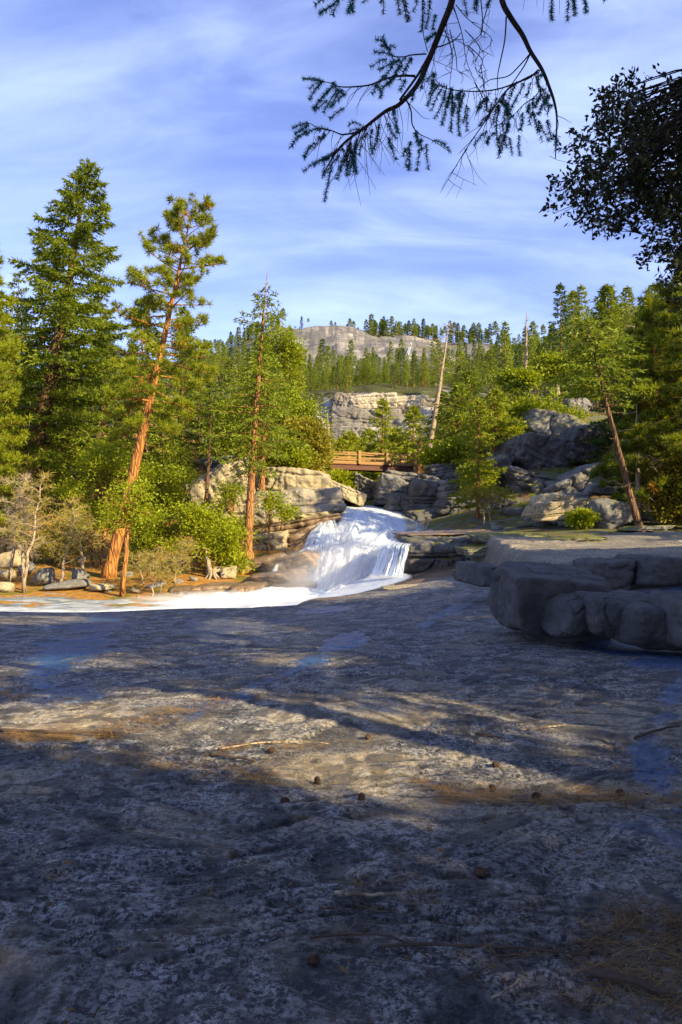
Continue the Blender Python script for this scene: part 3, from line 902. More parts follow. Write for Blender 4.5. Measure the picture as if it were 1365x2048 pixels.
# -- right cliff
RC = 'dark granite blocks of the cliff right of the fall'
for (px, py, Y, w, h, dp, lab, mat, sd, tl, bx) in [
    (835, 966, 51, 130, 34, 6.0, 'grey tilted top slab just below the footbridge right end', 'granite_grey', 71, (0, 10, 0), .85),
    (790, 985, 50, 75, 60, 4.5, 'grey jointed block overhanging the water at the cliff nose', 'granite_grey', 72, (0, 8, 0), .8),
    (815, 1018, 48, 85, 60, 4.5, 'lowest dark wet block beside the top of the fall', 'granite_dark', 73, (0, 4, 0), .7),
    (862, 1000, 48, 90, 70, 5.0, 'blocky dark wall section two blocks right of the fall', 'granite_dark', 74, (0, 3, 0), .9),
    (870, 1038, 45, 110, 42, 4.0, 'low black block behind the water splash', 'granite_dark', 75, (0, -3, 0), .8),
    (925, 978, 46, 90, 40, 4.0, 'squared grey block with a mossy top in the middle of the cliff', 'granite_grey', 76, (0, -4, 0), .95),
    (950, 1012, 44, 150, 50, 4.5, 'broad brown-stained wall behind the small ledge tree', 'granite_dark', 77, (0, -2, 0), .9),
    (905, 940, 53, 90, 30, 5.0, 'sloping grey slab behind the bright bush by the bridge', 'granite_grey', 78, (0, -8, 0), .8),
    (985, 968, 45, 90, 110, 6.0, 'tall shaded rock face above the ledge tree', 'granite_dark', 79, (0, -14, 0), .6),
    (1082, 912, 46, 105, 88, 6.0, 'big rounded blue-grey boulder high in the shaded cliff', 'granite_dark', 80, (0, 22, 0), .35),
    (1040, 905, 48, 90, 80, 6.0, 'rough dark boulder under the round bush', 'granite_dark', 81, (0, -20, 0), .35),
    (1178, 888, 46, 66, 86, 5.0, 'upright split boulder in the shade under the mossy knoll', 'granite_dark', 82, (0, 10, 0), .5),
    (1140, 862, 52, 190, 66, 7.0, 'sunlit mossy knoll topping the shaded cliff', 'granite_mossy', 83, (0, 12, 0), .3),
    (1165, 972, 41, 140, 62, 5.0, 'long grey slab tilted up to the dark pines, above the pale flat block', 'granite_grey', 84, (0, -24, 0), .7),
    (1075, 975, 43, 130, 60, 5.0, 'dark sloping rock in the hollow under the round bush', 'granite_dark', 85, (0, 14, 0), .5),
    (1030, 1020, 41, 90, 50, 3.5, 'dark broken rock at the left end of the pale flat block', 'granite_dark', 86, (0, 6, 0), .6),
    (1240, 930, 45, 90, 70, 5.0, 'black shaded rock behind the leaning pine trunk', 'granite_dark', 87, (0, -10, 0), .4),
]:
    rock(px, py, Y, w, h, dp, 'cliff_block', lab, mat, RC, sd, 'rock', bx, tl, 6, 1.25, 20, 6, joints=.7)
rock(1161, 808, 60, 46, 32, 2.2, 'boulder', 'grey boulder perched alone on top of the mossy knoll', 'granite_grey', seed=91, boxy=.4)
rock(1182, 813, 61, 26, 18, 1.3, 'boulder', 'small dark stone beside the perched boulder on the knoll', 'granite_grey', seed=92, boxy=.4)
rock(1128, 1020, 31.0, 130, 40, 2.0, 'boulder', 'pale wedge-shaped flat block in sunlight, carrying two smaller stones', 'granite_light', seed=101, boxy=.8, tilt=(0, -5, 3), cuts=5)
rock(1098, 1000, 31.4, 66, 28, 1.4, 'boulder', 'pale rounded slab lying on the back of the wedge block', 'granite_light', seed=102, boxy=.5, tilt=(0, -6, 0))
rock(1129, 996, 30.9, 46, 16, 0.9, 'boulder', 'small pale angular stone on top of the wedge block', 'granite_light', seed=103, boxy=.6, tilt=(0, 6, 0))
rock(1224, 1025, 29.5, 84, 58, 1.7, 'boulder', 'rounded grey-speckled boulder beside the leaning pine foot', 'granite_grey', seed=104, boxy=.35, tilt=(0, -6, 20), sharp=9)
rock(1206, 978, 36, 52, 26, 1.4, 'boulder', 'pale stone sitting behind the rounded boulder under dead branches', 'granite_grey', seed=105, boxy=.5)
rock(1262, 1010, 33, 34, 34, 1.2, 'boulder', 'half-hidden stone between the leaning trunk and the rounded boulder', 'granite_grey', seed=106, boxy=.5)
rock(1165, 992, 34, 40, 14, 1.0, 'boulder', 'small flat stone in the moss behind the wedge block', 'granite_grey', seed=107, boxy=.6)
rock(1300, 1058, 27, 90, 12, 1.4, 'flat_rock', 'flat shaded rock just beyond the foot of the leaning pine', 'granite_mossy', seed=108, boxy=.7)

# -- left outcrop beside the fall
LC = 'sunlit granite blocks of the outcrop left of the fall'
for (px, py, Y, w, h, dp, lab, mat, sd, tl, bx) in [
    (448, 975, 45, 150, 84, 6.0, 'pale sunlit face at the upper end of the outcrop, behind the thin dark trunk', 'granite_light', 111, (0, -22, 0), .75),
    (410, 1010, 46, 90, 70, 5.0, 'mossy shaded shoulder of rock at the forest end of the outcrop', 'granite_mossy', 112, (0, -40, 0), .5),
    (445, 925, 50, 80, 28, 5.0, 'flat grey cap stone high on the outcrop', 'granite_grey', 113, (0, -4, 0), .9),
    (580, 962, 45, 170, 56, 6.0, 'pale jointed upper wall behind the two orange trunks', 'granite_light', 114, (0, 6, 0), .9),
    (480, 1030, 42.5, 100, 50, 4.0, 'pale block wedged behind the tall orange trunk', 'granite_light', 115, (0, 2, 0), .9),
    (595, 1012, 42.5, 176, 66, 5.0, 'big rounded stained block in the middle of the outcrop', 'granite', 116, (0, -2, 0), .92),
    (575, 1040, 41, 200, 16, 4.5, 'thin sunlit ledge under the big stained block', 'granite_light', 117, (0, -7, 0), .9),
    (585, 1057, 40.5, 210, 30, 4.5, 'dark mossy band of rock slanting up to the fall', 'granite_brown', 118, (0, -9, 0), .9),
    (600, 1084, 39, 180, 36, 4.0, 'brown rock band under the mossy one, stained by seeping water', 'granite_brown', 119, (0, -14, 0), .85),
    (530, 1094, 38.5, 95, 60, 4.0, 'pale yellow face low on the outcrop right of the tall trunk', 'granite_light', 120, (0, -8, 0), .9),
    (612, 1082, 39.5, 130, 50, 3.4, 'wet brown ramp of rock running up into the white water', 'granite_brown', 121, (0, -30, 0), .7),
    (693, 985, 47, 90, 26, 5.0, 'smooth ochre lip of rock above the fall head', 'granite_light', 122, (0, 24, 0), .6),
    (660, 1010, 44, 44, 40, 3.0, 'dark rounded end of the wall where the fall begins', 'granite_brown', 123, (0, 20, 0), .4),
    (735, 975, 55, 60, 34, 4.0, 'grey rock behind the fall head under the footbridge', 'granite_grey', 124, (0, 20, 0), .5),
    (765, 1004, 56, 60, 30, 4.0, 'grey stone in the channel under the footbridge', 'granite_grey', 125, (0, 0, 0), .5),
]:
    rock(px, py, Y, w, h, dp, 'cliff_block', lab, mat, LC, sd, 'rock', bx, tl, 6, 1.1, 26, 4, joints=.55)
LR = 'brown water-worn rocks along the pool'
for (px, py, Y, w, h, dp, lab, mat, sd, tl, bx) in [
    (525, 1130, 34.5, 110, 34, 3.0, 'mossy brown hump just below the foot of the tall orange trunk', 'granite_brown', 131, (0, -12, 0), .5),
    (590, 1130, 33.5, 100, 40, 3.0, 'brown water-worn rock crossed by a small trickle', 'granite_brown', 132, (0, -16, 0), .5),
    (622, 1128, 34, 54, 44, 2.2, 'grey-brown rock half veiled by the spray of the main fall', 'granite_brown', 133, (0, 5, 0), .6),
    (545, 1164, 31, 130, 34, 3.0, 'long orange-brown rounded rock by the pool', 'granite_brown', 134, (0, -7, 0), .45),
    (430, 1186, 29.5, 100, 32, 2.6, 'low square brown rock at the pool edge, end of the pine-needle bank', 'granite_brown', 135, (0, -2, 0), .8),
    (490, 1187, 29, 80, 30, 2.6, 'low brown rock at the pool edge second from the bank', 'granite_brown', 136, (0, -2, 0), .6),
    (370, 1188, 29, 70, 20, 2.0, 'flat brown rock meeting the pine-needle bank and the foam', 'granite_brown', 137, (0, 2, 0), .6),
    (588, 1180, 30.0, 90, 26, 2.4, 'wet brown rock under the drifting spray', 'granite_brown', 138, (0, -3, 0), .5),
]:
    rock(px, py, Y, w, h, dp, 'river_rock', lab, mat, LR, sd, 'rock', bx, tl, 5, 1.0, 12, 5)
BB = 'boulders on the left bank'
for (px, py, Y, w, h, lab, mat, sd) in [
    (83, 1154, 31.0, 44, 36, 'round lichen-covered boulder behind the pale bare trunks', 'granite_grey', 141),
    (157, 1152, 31.0, 36, 28, 'round grey boulder between the bare trunks and the leaning pine', 'granite_grey', 142),
    (130, 1172, 30.0, 90, 20, 'low flat grey rock in orange needles below the leaning pine', 'granite_grey', 143),
    (203, 1176, 29.5, 50, 14, 'pale flat stone below the foot of the leaning pine', 'granite_light', 144),
    (8, 1176, 29.5, 34, 24, 'pale stone at the water edge where the picture ends', 'granite_light', 145),
    (18, 1120, 36.0, 60, 40, 'pale boulder in the sunlit scree at the forest end', 'granite_light', 146),
    (48, 1138, 34.0, 34, 22, 'grey stone behind the leftmost bare trunk', 'granite_grey', 147),
    (270, 1112, 37.0, 30, 40, 'upright rounded boulder right of the leaning pine foot', 'granite_grey', 148),
    (282, 1078, 41.0, 34, 28, 'angular grey rock up the slope right of the leaning pine', 'granite_grey', 149),
    (246, 1084, 41.0, 20, 40, 'narrow dark rock tight behind the leaning pine trunk', 'granite_grey', 150),
    (270, 1182, 29.0, 20, 9, 'small pale stone beside the thin orange sapling trunk', 'granite_light', 151),
    (430, 1144, 33.0, 40, 24, 'pale angular stone between the rooty stump and the outcrop', 'granite_light', 152),
    (457, 1147, 32.5, 34, 26, 'pale triangular stone leaning at the base of the outcrop', 'granite_light', 153),
    (8, 1150, 32.0, 40, 20, 'buff stone above the water-edge stone', 'granite_light', 154),
    (310, 1172, 30.0, 40, 10, 'flat stone sunk in needles near the twiggy shrubs', 'granite_grey', 155),
    (35, 1100, 39.0, 50, 26, 'buff boulder high in the scree', 'granite_light', 156),
    (250, 1150, 33.0, 26, 14, 'small stone at the shaded side of the leaning pine', 'granite_grey', 157),
]:
    rock(px, py, Y, w, h, w / F * Y * .8, 'boulder', lab, mat, BB, sd, 'boulder', .4, (0, (sd * 7) % 20 - 10, (sd * 37) % 60), 4, .9, 9, 8, joints=.3)
rock(1188, 690, 200, 30, 22, 4, 'boulder', 'dark rock standing in the forest on the far right slope', 'granite_grey', seed=161, boxy=.4)
rock(1304, 672, 170, 22, 26, 3.5, 'boulder', 'dark rock high among the pines of the right slope', 'granite_grey', seed=162, boxy=.4)
MC = 'pale cliff faces in the middle distance'
for (px, py, Y, w, h, dp, lab, mat, sd, tl, bx) in [
    (745, 803, 150, 100, 36, 12, 'brightest flat cliff panel above the bridge', 'granite_light_far', 171, (0, -2, 0), .95),
    (690, 812, 150, 60, 50, 12, 'shadow-split cliff corner at the near-tree end of the pale cliff', 'granite_far', 172, (0, 3, 0), .9),
    (735, 842, 149, 160, 54, 12, 'broad grey lower cliff face above the bridge', 'granite_far', 173, (0, 1, 0), .9),
    (806, 805, 151, 76, 26, 12, 'pale cliff cap with a dark streaked underside', 'granite_light_far', 174, (0, -2, 0), .95),
    (800, 838, 151.5, 80, 50, 12, 'dark water-streaked cliff face under the pale cap', 'granite_streak', 175, (0, 0, 0), .9),
    (700, 870, 146, 90, 34, 10, 'pale foot of the cliff rising behind the bridge', 'granite_far', 176, (0, 0, 0), .8),
    (880, 815, 152, 90, 36, 12, 'shaded cliff end behind the leaning dead tree', 'granite_far', 177, (0, 3, 0), .8),
    (430, 822, 150, 130, 80, 16, 'smooth grey cliff shoulder between the leaning pine and the snag-topped tree', 'granite_far', 178, (0, 8, 0), .4),
    (350, 835, 155, 120, 70, 16, 'grey cliff glimpsed behind the leaning pine crown', 'granite_far', 179, (0, 0, 0), .5),
]:
    if mat not in M:
        M[mat] = {'granite_light_far': lambda: mat_granite('granite_light_far', (0.52, 0.44, 0.31), (0.38, 0.33, 0.24), stain_amt=.45, scale=.18, warm=.4),
                  'granite_far': lambda: mat_granite('granite_far', (0.21, 0.19, 0.165), (0.12, 0.112, 0.10), stain_amt=.85, scale=.15, warm=.3, moss=.1),
                  'granite_streak': lambda: mat_granite('granite_streak', (0.24, 0.2, 0.16), (0.12, 0.10, 0.09), stain_amt=.9, scale=.3, warm=.5)}[mat]()
    rock(px, py, Y, w, h, dp, 'cliff', lab, mat, MC, sd, 'cliff', bx, tl, 6, .9, 28, 3, joints=.35)

# loose stones strewn on the banks
rs = R0 = np.random.default_rng(77)
STN = []
for k in range(4):
    v, f = rock_shape((1, 1, .7), 300 + k, .4, 9, 3, 1.3, (0, 0, 0), 8, .3); mb = MB(); mb.add(v, f, .5); STN.append(mb.mesh('stone', M['granite_grey' if k % 2 else 'granite_mossy'], True))
for (n, p0, p1, y0, y1, s0, s1, lab, grp) in [
    (34, 960, 1340, 31.5, 38, .2, .8, 'small mossy stone on the green strip behind the bench', 'stones behind the bench'),
    (26, 10, 400, 28.2, 40, .15, .6, 'small stone half sunk in the orange needles of the left bank', 'stones on the left bank'),
    (22, 640, 960, 24.5, 33, .15, .5, 'small wet stone beside the falls on the brown rock', 'wet stones by the falls'),
    (20, 700, 860, 50, 75, .5, 1.3, 'grey stone in the stream bed under the footbridge', 'stones in the stream bed'),
    (22, 900, 1250, 38, 54, .4, 1.4, 'rubble block lying in the hollow of the dark cliff', 'rubble of the dark cliff')]:
    for i in range(n):
        px = rs.uniform(p0, p1); Y = rs.uniform(y0, y1); x = xof(px, Y); s = s0 + (s1 - s0) * rs.random() ** 2.2
        o = bpy.data.objects.new('stone', STN[rs.integers(0, 4)]); COL.objects.link(o)
        o.location = (x, Y, val_z(x, Y)[0] + s * .12); o.scale = (s * rs.uniform(.8, 1.5), s, s * rs.uniform(.6, 1.1)); o.rotation_euler = (0, 0, rs.uniform(0, 6.28))
        tag(o, lab, 'stone', grp); o['_x'] = px

from collections import defaultdict
_sg = defaultdict(list)
for o in COL.objects:
    if '_x' in o: _sg[o['label']].append(o)
for lb, os_ in _sg.items():
    os_.sort(key=lambda o: o['_x'])
    for i, o in enumerate(os_):
        o['label'] = '%d%s from left: %s' % (i + 1, {1: 'st', 2: 'nd', 3: 'rd'}.get((i + 1) % 10 if not 10 < i + 1 < 14 else 0, 'th'), lb); del o['_x']
# ------------------------------------------------------------------ trees
def trunk_path(H, top, bend, n=14, wig=0.0, rng=None):
    t = np.linspace(0, 1, n)
    x = top[0] * t ** bend; y = top[1] * t ** bend; z = H * t
    p = np.stack([x, y, z], -1)
    if wig and rng is not None:
        p[1:-1, :2] += rng.normal(size=(n - 2, 2)) * wig
    return t, p


def conifer(rng, H, r0, lo, radf, nb, style='fir', top=(0, 0), bend=1.2, el=(5, 35), droop=.35, dens=1.0, leaf=(.22, .05), tuft=.26, dead_lo=0, bare_top=0, toneb=.5, wig=0.02, limb=1.0, flare=1.5, fill=1.0, up_tone=.25, dead_p=0.0):
    """returns trunk, crown, dead_limbs mesh builders; radf(t) = branch reach in metres at height fraction t of the crown"""
    T, C, D = MB(), MB(), MB()
    t, p = trunk_path(H, top, bend, 16, wig * H * .05, rng)
    rr = r0 * np.maximum((1 - t) ** .8, .04); rr[0] *= flare; rr[1] *= 1 + (flare - 1) * .1
    tt = np.concatenate([[0, .015, .04], t[1:]])
    pp = np.stack([np.interp(tt, t, p[:, k]) for k in range(3)], -1)
    r2 = np.interp(tt, t, r0 * np.maximum((1 - t) ** .8, .035)); r2[0] *= flare; r2[1] *= 1 + (flare - 1) * .45
    pp[0, 2] -= .4
    T.tube(pp, r2, 10)
    at = lambda q: np.array([np.interp(q, t, p[:, k]) for k in range(3)])
    for k in range(nb):
        u = (k + rng.uniform(0, 1)) / nb
        h = lo + (1 - bare_top - lo) * u ** .95
        cu = (h - lo) / (1 - bare_top - lo + 1e-6)
        L = radf(cu) * rng.uniform(.65, 1.18)
        if L < .12: L = .12
        az = k * 2.399 + rng.uniform(-.5, .5)
        e = RAD(el[0] + (el[1] - el[0]) * cu + rng.uniform(-9, 9))
        dh = np.array([math.cos(az), math.sin(az), 0.]); lat = np.array([-math.sin(az), math.cos(az), 0.])
        s = np.linspace(0, 1, 6)
        cur = rng.uniform(-.25, .25)
        b = at(h) + dh * (s * L * math.cos(e))[:, None] + lat * (s ** 2 * L * cur)[:, None] + np.array([0, 0, 1.]) * (L * (s * math.sin(e) - droop * s ** 1.6 + .8 * droop * .6 * s ** 3))[:, None]
        rb = limb * max(.008, .016 * L) * (1 - .8 * s) + .003
        T.tube(b, rb, 4, cap=False)
        tone = np.clip(toneb + rng.normal() * .16, 0, .94)
        if dead_p and rng.random() < dead_p: tone = 1.0
        if style == 'fir':
            m = max(3, int(L / (leaf[0] * .75) * fill))
            q = np.linspace(.12, 1, m); q = np.clip(q + rng.normal(size=m) * .02, .05, 1)
            for sg in (-1, 1, 0):
                base = np.stack([np.interp(q, s, b[:, j]) for j in range(3)], -1)
                if sg == 0:
                    dirv = np.repeat(dh[None], m, 0) * .6 + rng.normal(size=(m, 3)) * .35 - [0, 0, .15]
                    ll = leaf[0] * 1.3 * np.ones(m)
                else:
                    dirv = dh * .75 + sg * lat * rng.uniform(.6, 1.1, (m, 1)) + np.array([0, 0, -1.]) * (droop * .7 + rng.uniform(-.1, .25, (m, 1)))
                    ll = (1.08 - q) * L * .42 * rng.uniform(.6, 1.2, m) + leaf[0] * .8
                dirv = norm(dirv)
                nq = int(max(2, dens * 5 * (1 if sg else .5)))
                w = rng.random((m, nq)) ** .8
                pos = base[:, None] + dirv[:, None] * (ll[:, None] * w)[..., None]
                dd = dirv[:, None] + rng.normal(size=(m, nq, 3)) * .55
                n = m * nq
                C.tris(pos.reshape(-1, 3), dd.reshape(-1, 3), leaf[0] * rng.uniform(.6, 1.25, n), leaf[1] * rng.uniform(.7, 1.3, n), rng,
                       np.clip(tone + rng.normal(size=n) * .12 + up_tone * (w.ravel() - .5), 0, .95) if tone < 1 else np.ones(n))
        else:
            # pine: round tufts at twig ends, outer part of the limb
            nt = max(2, int(L / (tuft * 1.15) * 2.0 * fill))
            q = rng.uniform(.38, 1.03, nt); q[0] = 1
            base = np.stack([np.interp(q, s, b[:, j]) for j in range(3)], -1)
            off = lat * (rng.uniform(-1, 1, (nt, 1)) * (1.15 - q[:, None]) * L * .42) + dh * rng.uniform(-.1, .2, (nt, 1)) * L * .3 + np.array([0, 0, 1.]) * rng.uniform(-.05, .55, (nt, 1)) * tuft * 2.2
            for i in range(nt):
                c = base[i] + off[i]
                if rng.random() < .6 and L > .5: T.tube([base[i] - dh * .15 * L * .3, (base[i] + c) / 2 - [0, 0, .03], c], [.012 * limb, .009 * limb, .006 * limb], 3, cap=False)
                n = int(34 * dens)
                dv = norm(rng.normal(size=(n, 3)) + np.array([0, 0, .45]) + dh * .4)
                tn = np.clip(tone + .22 * dv[:, 2] + rng.normal(size=n) * .1, 0, .95)
                if dead_p and rng.random() < dead_p: tn = np.ones(n)
                C.tris(c + dv * tuft * .15, dv, tuft * rng.uniform(.7, 1.25, n), leaf[1] * rng.uniform(.7, 1.3, n), rng, tn)
    # leader
    if not bare_top:
        n = 40; c = at(.985)
        dv = norm(rng.normal(size=(n, 3)) + [0, 0, 1])
        C.tris(c + rng.normal(size=(n, 3)) * .05, dv, leaf[0] * 1.3, leaf[1], rng, toneb)
    # dead lower limbs
    for k in range(dead_lo):
        h = rng.uniform(lo * .3, lo + (1 - lo) * .25); az = rng.uniform(0, 6.28); L = radf(.1) * rng.uniform(.25, .7)
        dead_limb(D, at(h), az, L, rng, .018 * limb)
    return T, C, D


def dead_limb(D, b0, az, L, rng, r=.02, up=0.0, sub=3):
    dh = np.array([math.cos(az), math.sin(az), 0.]); s = np.linspace(0, 1, 6)
    k = rng.normal(size=3) * .15
    pts = b0 + dh * (s * L)[:, None] + k * (s ** 2 * L)[:, None] + np.array([0, 0, 1.]) * (L * (up * s - .25 * s + .22 * s ** 3))[:, None]
    pts[2:4] += rng.normal(size=(2, 3)) * .03 * L
    D.tube(pts, r * (1 - .8 * s) + .003, 4, cap=False)
    for i in range(sub):
        q = rng.uniform(.35, .9); p0 = np.array([np.interp(q, s, pts[:, j]) for j in range(3)])
        d = norm(dh + rng.normal(size=3) * .7); l = L * rng.uniform(.15, .4)
        D.tube([p0, p0 + d * l * .5 + rng.normal(size=3) * .03 * L, p0 + d * l - [0, 0, .1 * l]], [r * .45, r * .3, .003], 3, cap=False)


def plant(builders, loc, name, label, cat, tmat, cmat, group=None, dead_mat='twig_grey', smooth=True, rotz=0, crown='crown'):
    T, C, D = builders
    e = empty(name, loc); e.rotation_euler = (0, 0, rotz)
    tag(e, label, cat, group)
    if D is not None and D.n:
        if C is None and dead_mat == 'twig_yellow' or name in ('bare_tree', 'bare_shrub'): C, cmat, D = D, dead_mat, None
        else:
            T.v += D.v; T.t += D.t; T.f4 += [f + T.n for f in D.f4]; T.f3 += [f + T.n for f in D.f3]; T.n += D.n
    T.obj('trunk', M[tmat], e, smooth)
    if C is not None and C.n: C.obj(crown, M[cmat], e)
    return e


def bushy(rng, blobs, r0=.08, leaf=(.10, .06), per=26, nc=220, tone=.55, droop=0.0, trunks=((0, 0, 0),), limb=.03, shell=.35, flat=1.0, crad=.28, tdist=2.0):
    """broad-leaved or cedar-like crown made of leaf clusters filling ellipsoid blobs (x, y, z, rx, ry, rz)"""
    T, C = MB(), MB()
    vol = np.array([b[3] * b[4] * b[5] for b in blobs]) ** .8; vol = vol / vol.sum()
    cen = []
    for b, v in zip(blobs, vol):
        n = max(3, int(nc * v))
        d = norm(rng.normal(size=(n, 3))); r = (shell + (1 - shell) * rng.random(n)) ** .6
        lump = 1 + .28 * fbm(d * 1.9 + b[2], 3, int(rng.integers(1e6)))
        cen.append(np.array(b[:3]) + d * (r * lump)[:, None] * np.array(b[3:]))
    cen = np.concatenate(cen)
    roots = np.array(trunks, float)
    cc = np.mean(cen, axis=0)
    for q in roots:
        # main stem up to the crown centre
        top = cc + (q - roots.mean(0)) * .6; top[2] = np.percentile(cen[:, 2], 80)
        s = np.linspace(0, 1, 7)[:, None]
        T.tube(np.concatenate([[q - [0, 0, .25]], q + (top - q) * s[1:] + rng.normal(size=(6, 3)) * r0 * .7]), r0 * (1.15 - s[:, 0]), 7)
    order = rng.permutation(len(cen))[:max(10, len(cen) // 3)]
    for i in order:
        c = cen[i]; q = roots[rng.integers(len(roots))]; h = rng.uniform(.3, .9)
        top = cc + (q - roots.mean(0)) * .6; top[2] = np.percentile(cen[:, 2], 80)
        p0 = q + (top - q) * h * (max(0, c[2] - q[2]) / (top[2] - q[2] + 1e-6) * .5 + .4)
        mid = (p0 + c) / 2 + [0, 0, .1 * np.linalg.norm(c - p0)] + rng.normal(size=3) * .05
        T.tube([p0, mid, c], [limb, limb * .6, limb * .2], 4, cap=False)
    n = per
    tn = np.clip(tone + rng.normal(size=len(cen)) * .17, 0, .95)
    pos = cen[:, None] + rng.normal(size=(len(cen), n, 3)) * crad * np.array([1, 1, .6 * flat])
    dirs = (pos - cen[:, None]) + rng.normal(size=pos.shape) * crad * .8 + np.array([0, 0, -droop * crad * 2 + .1 * crad])
    N = len(cen) * n
    C.leaves(pos.reshape(-1, 3), dirs.reshape(-1, 3), leaf[0] * rng.uniform(.6, 1.3, N), leaf[1] * rng.uniform(.6, 1.3, N), rng,
             np.clip(np.repeat(tn, n) + rng.normal(size=N) * .12, 0, .95))
    return T, C, None


def snag(rng, H, r0, top=(0, 0), nlimb=16, L=1.2, lo=.25, up=0.0, bend=1.0, sub=3):
    T, D = MB(), MB()
    t, p = trunk_path(H, top, bend, 14, r0 * .12, rng)
    r = r0 * np.maximum((1 - t) ** .7, .1); r[0] *= 1.35; p[0, 2] -= .3
    T.tube(p, r, 8)
    for k in range(nlimb):
        h = rng.uniform(lo, .97); b = np.array([np.interp(h, t, p[:, j]) for j in range(3)])
        dead_limb(D, b, rng.uniform(0, 6.28), L * rng.uniform(.3, 1.1) * (1.15 - .7 * h), rng, max(.012, r0 * .13), up, sub)
    return T, None, D


def px_tree(px0, py_base, Y, px1, py_top, gz=None):
    """base location, height and top offset from picture anchors"""
    b = P(px0, py_base, Y); t = P(px1, py_top, Y)
    return b, t[2] - b[2], (t[0] - b[0], 0.0)


R = np.random.default_rng

# 1 leaning ponderosa
b, H, tp = px_tree(217, 1150, 33, 382, 402)
rf = lambda u: np.interp(u, [0, .12, .3, .42, .5, .62, .8, .93, 1], [2.2, 2.9, 2.6, 1.9, 3.0, 1.7, 2.3, 1.4, .3])
plant(conifer(R(11), H, .31, .40, rf, 80, 'pine', (tp[0], .6), .96, (-8, 40), .30, 1.25, (.2, .034), .27, dead_lo=14, toneb=.6, limb=1.2, flare=1.4, fill=1.05, dead_p=.02), b,
      'ponderosa_pine', 'tall ponderosa pine leaning over with thick glowing orange trunk and clumped crown', 'pine tree', 'bark_orange', 'pine')
# 2 tallest fir left
b, H, tp = px_tree(40, 985, 44, 166, 310)
rf = lambda u: 1.12 * np.interp(u, [0, .1, .3, .45, .6, .8, .93, 1], [3.6, 4.2, 4.4, 3.9, 2.9, 1.9, 1.1, .2])
plant(conifer(R(12), H, .5, .06, rf, 135, 'fir', (tp[0], 1.0), .75, (-6, 32), .30, 2.3, (.30, .09), dead_lo=5, toneb=.62, limb=1.1, fill=1.5), b,
      'douglas_fir', 'tallest fir at the forest edge, pointed open crown standing over its neighbours', 'fir tree', 'bark_brown', 'fir')
# 3 pine at picture edge
b, H, tp = px_tree(-40, 1150, 36, -22, 470)
rf = lambda u: np.interp(u, [0, .2, .5, .75, 1], [2.6, 2.6, 2.2, 1.4, .3])
plant(conifer(R(13), H, .32, .12, rf, 95, 'pine', (tp[0], 0), 1, (-5, 35), .3, 1.2, (.2, .045), .30, toneb=.72, fill=1.0), b,
      'pine_tree', 'light green pine cut off by the picture edge, nearest tree at the forest end', 'pine tree', 'bark_mid', 'pine')
# 4-9 darker trees behind
for (px0, py0, Y, px1, py1, r0, rad, nb, mt, tn, lab, sd, sty) in [
    (212, 1030, 52, 200, 560, .26, 3.0, 90, 'fir', .3, 'dark fir between the tallest fir and the leaning pine', 21, 'fir'),
    (120, 1060, 54, 118, 640, .3, 3.6, 80, 'dark_needle', .3, 'dark fir crown under the tallest fir', 22, 'fir'),
    (290, 1040, 54, 300, 590, .28, 3.2, 80, 'fir', .25, 'shaded fir close behind the leaning pine trunk', 23, 'fir'),
    (352, 1040, 56, 372, 640, .26, 3.3, 85, 'fir', .42, 'mid green fir on the fall side of the leaning pine', 24, 'fir'),
    (20, 1080, 60, 40, 545, .28, 3.3, 90, 'fir', .42, 'broad fir beyond the picture-edge pine', 25, 'fir'),
    (250, 1060, 62, 262, 700, .24, 3.4, 70, 'dark_needle', .4, 'darkest low fir behind the bright green oak', 26, 'fir'),
    (165, 1080, 60, 160, 680, .24, 3.4, 70, 'dark_needle', .35, 'dark fir behind the pale bare trunks', 27, 'fir'),
    (395, 1000, 62, 400, 700, .22, 2.6, 60, 'fir', .5, 'narrow fir at the forest end nearest the outcrop', 28, 'fir'),
    (60, 1080, 58, 70, 700, .24, 3.6, 70, 'dark_needle', .5, 'low spreading fir in the shade under the tallest fir', 29, 'fir'),
    (330, 1080, 48, 325, 800, .18, 2.4, 60, 'fir', .5, 'young fir just right of the leaning pine trunk', 30, 'fir'),
]:
    b, H, tp = px_tree(px0, py0, Y, px1, py1)
    rf = lambda u, q=rad: q * np.interp(u, [0, .15, .5, .8, 1], [.8, 1, .78, .42, .08])
    plant(conifer(R(sd), H, r0, .08, rf, nb, sty, (tp[0], 0), 1.1, (-8, 25), .32, 1.75, (.31, .095), dead_lo=6, toneb=tn, fill=.85), b, 'fir_tree', lab, 'fir tree', 'bark_brown', mt, 'dark firs of the left forest')
# snag-topped conifer
b, H, tp = px_tree(496, 1120, 35, 536, 538)
rf = lambda u: np.interp(u, [0, .1, .3, .55, .62, .66, .78, .82, .9, 1], [.9, 1.8, 2.1, 1.6, .9, .3, .4, 1.25, .8, .5])
plant(conifer(R(31), H, .25, .30, rf, 84, 'fir', (tp[0], 0), 1.35, (-10, 30), .3, 1.15, (.24, .07), bare_top=.08, dead_lo=16, toneb=.66, limb=1.2, flare=1.7), b,
      'fir_tree', 'tall slender fir with bare spike top and orange trunk standing on the outcrop foot', 'fir tree', 'bark_mid', 'fir')
b, H, tp = px_tree(524, 985, 44, 534, 700)
rf = lambda u: 2.6 * np.interp(u, [0, .2, .6, 1], [.7, 1, .6, .1])
plant(conifer(R(32), H, .2, .30, rf, 60, 'fir', (tp[0], 0), 1, (-10, 28), .3, 1.2, (.32, .10), dead_lo=12, toneb=.62), b,
      'fir_tree', 'second orange-trunked fir on top of the outcrop, right behind the spike-topped one', 'fir tree', 'bark_mid', 'fir')
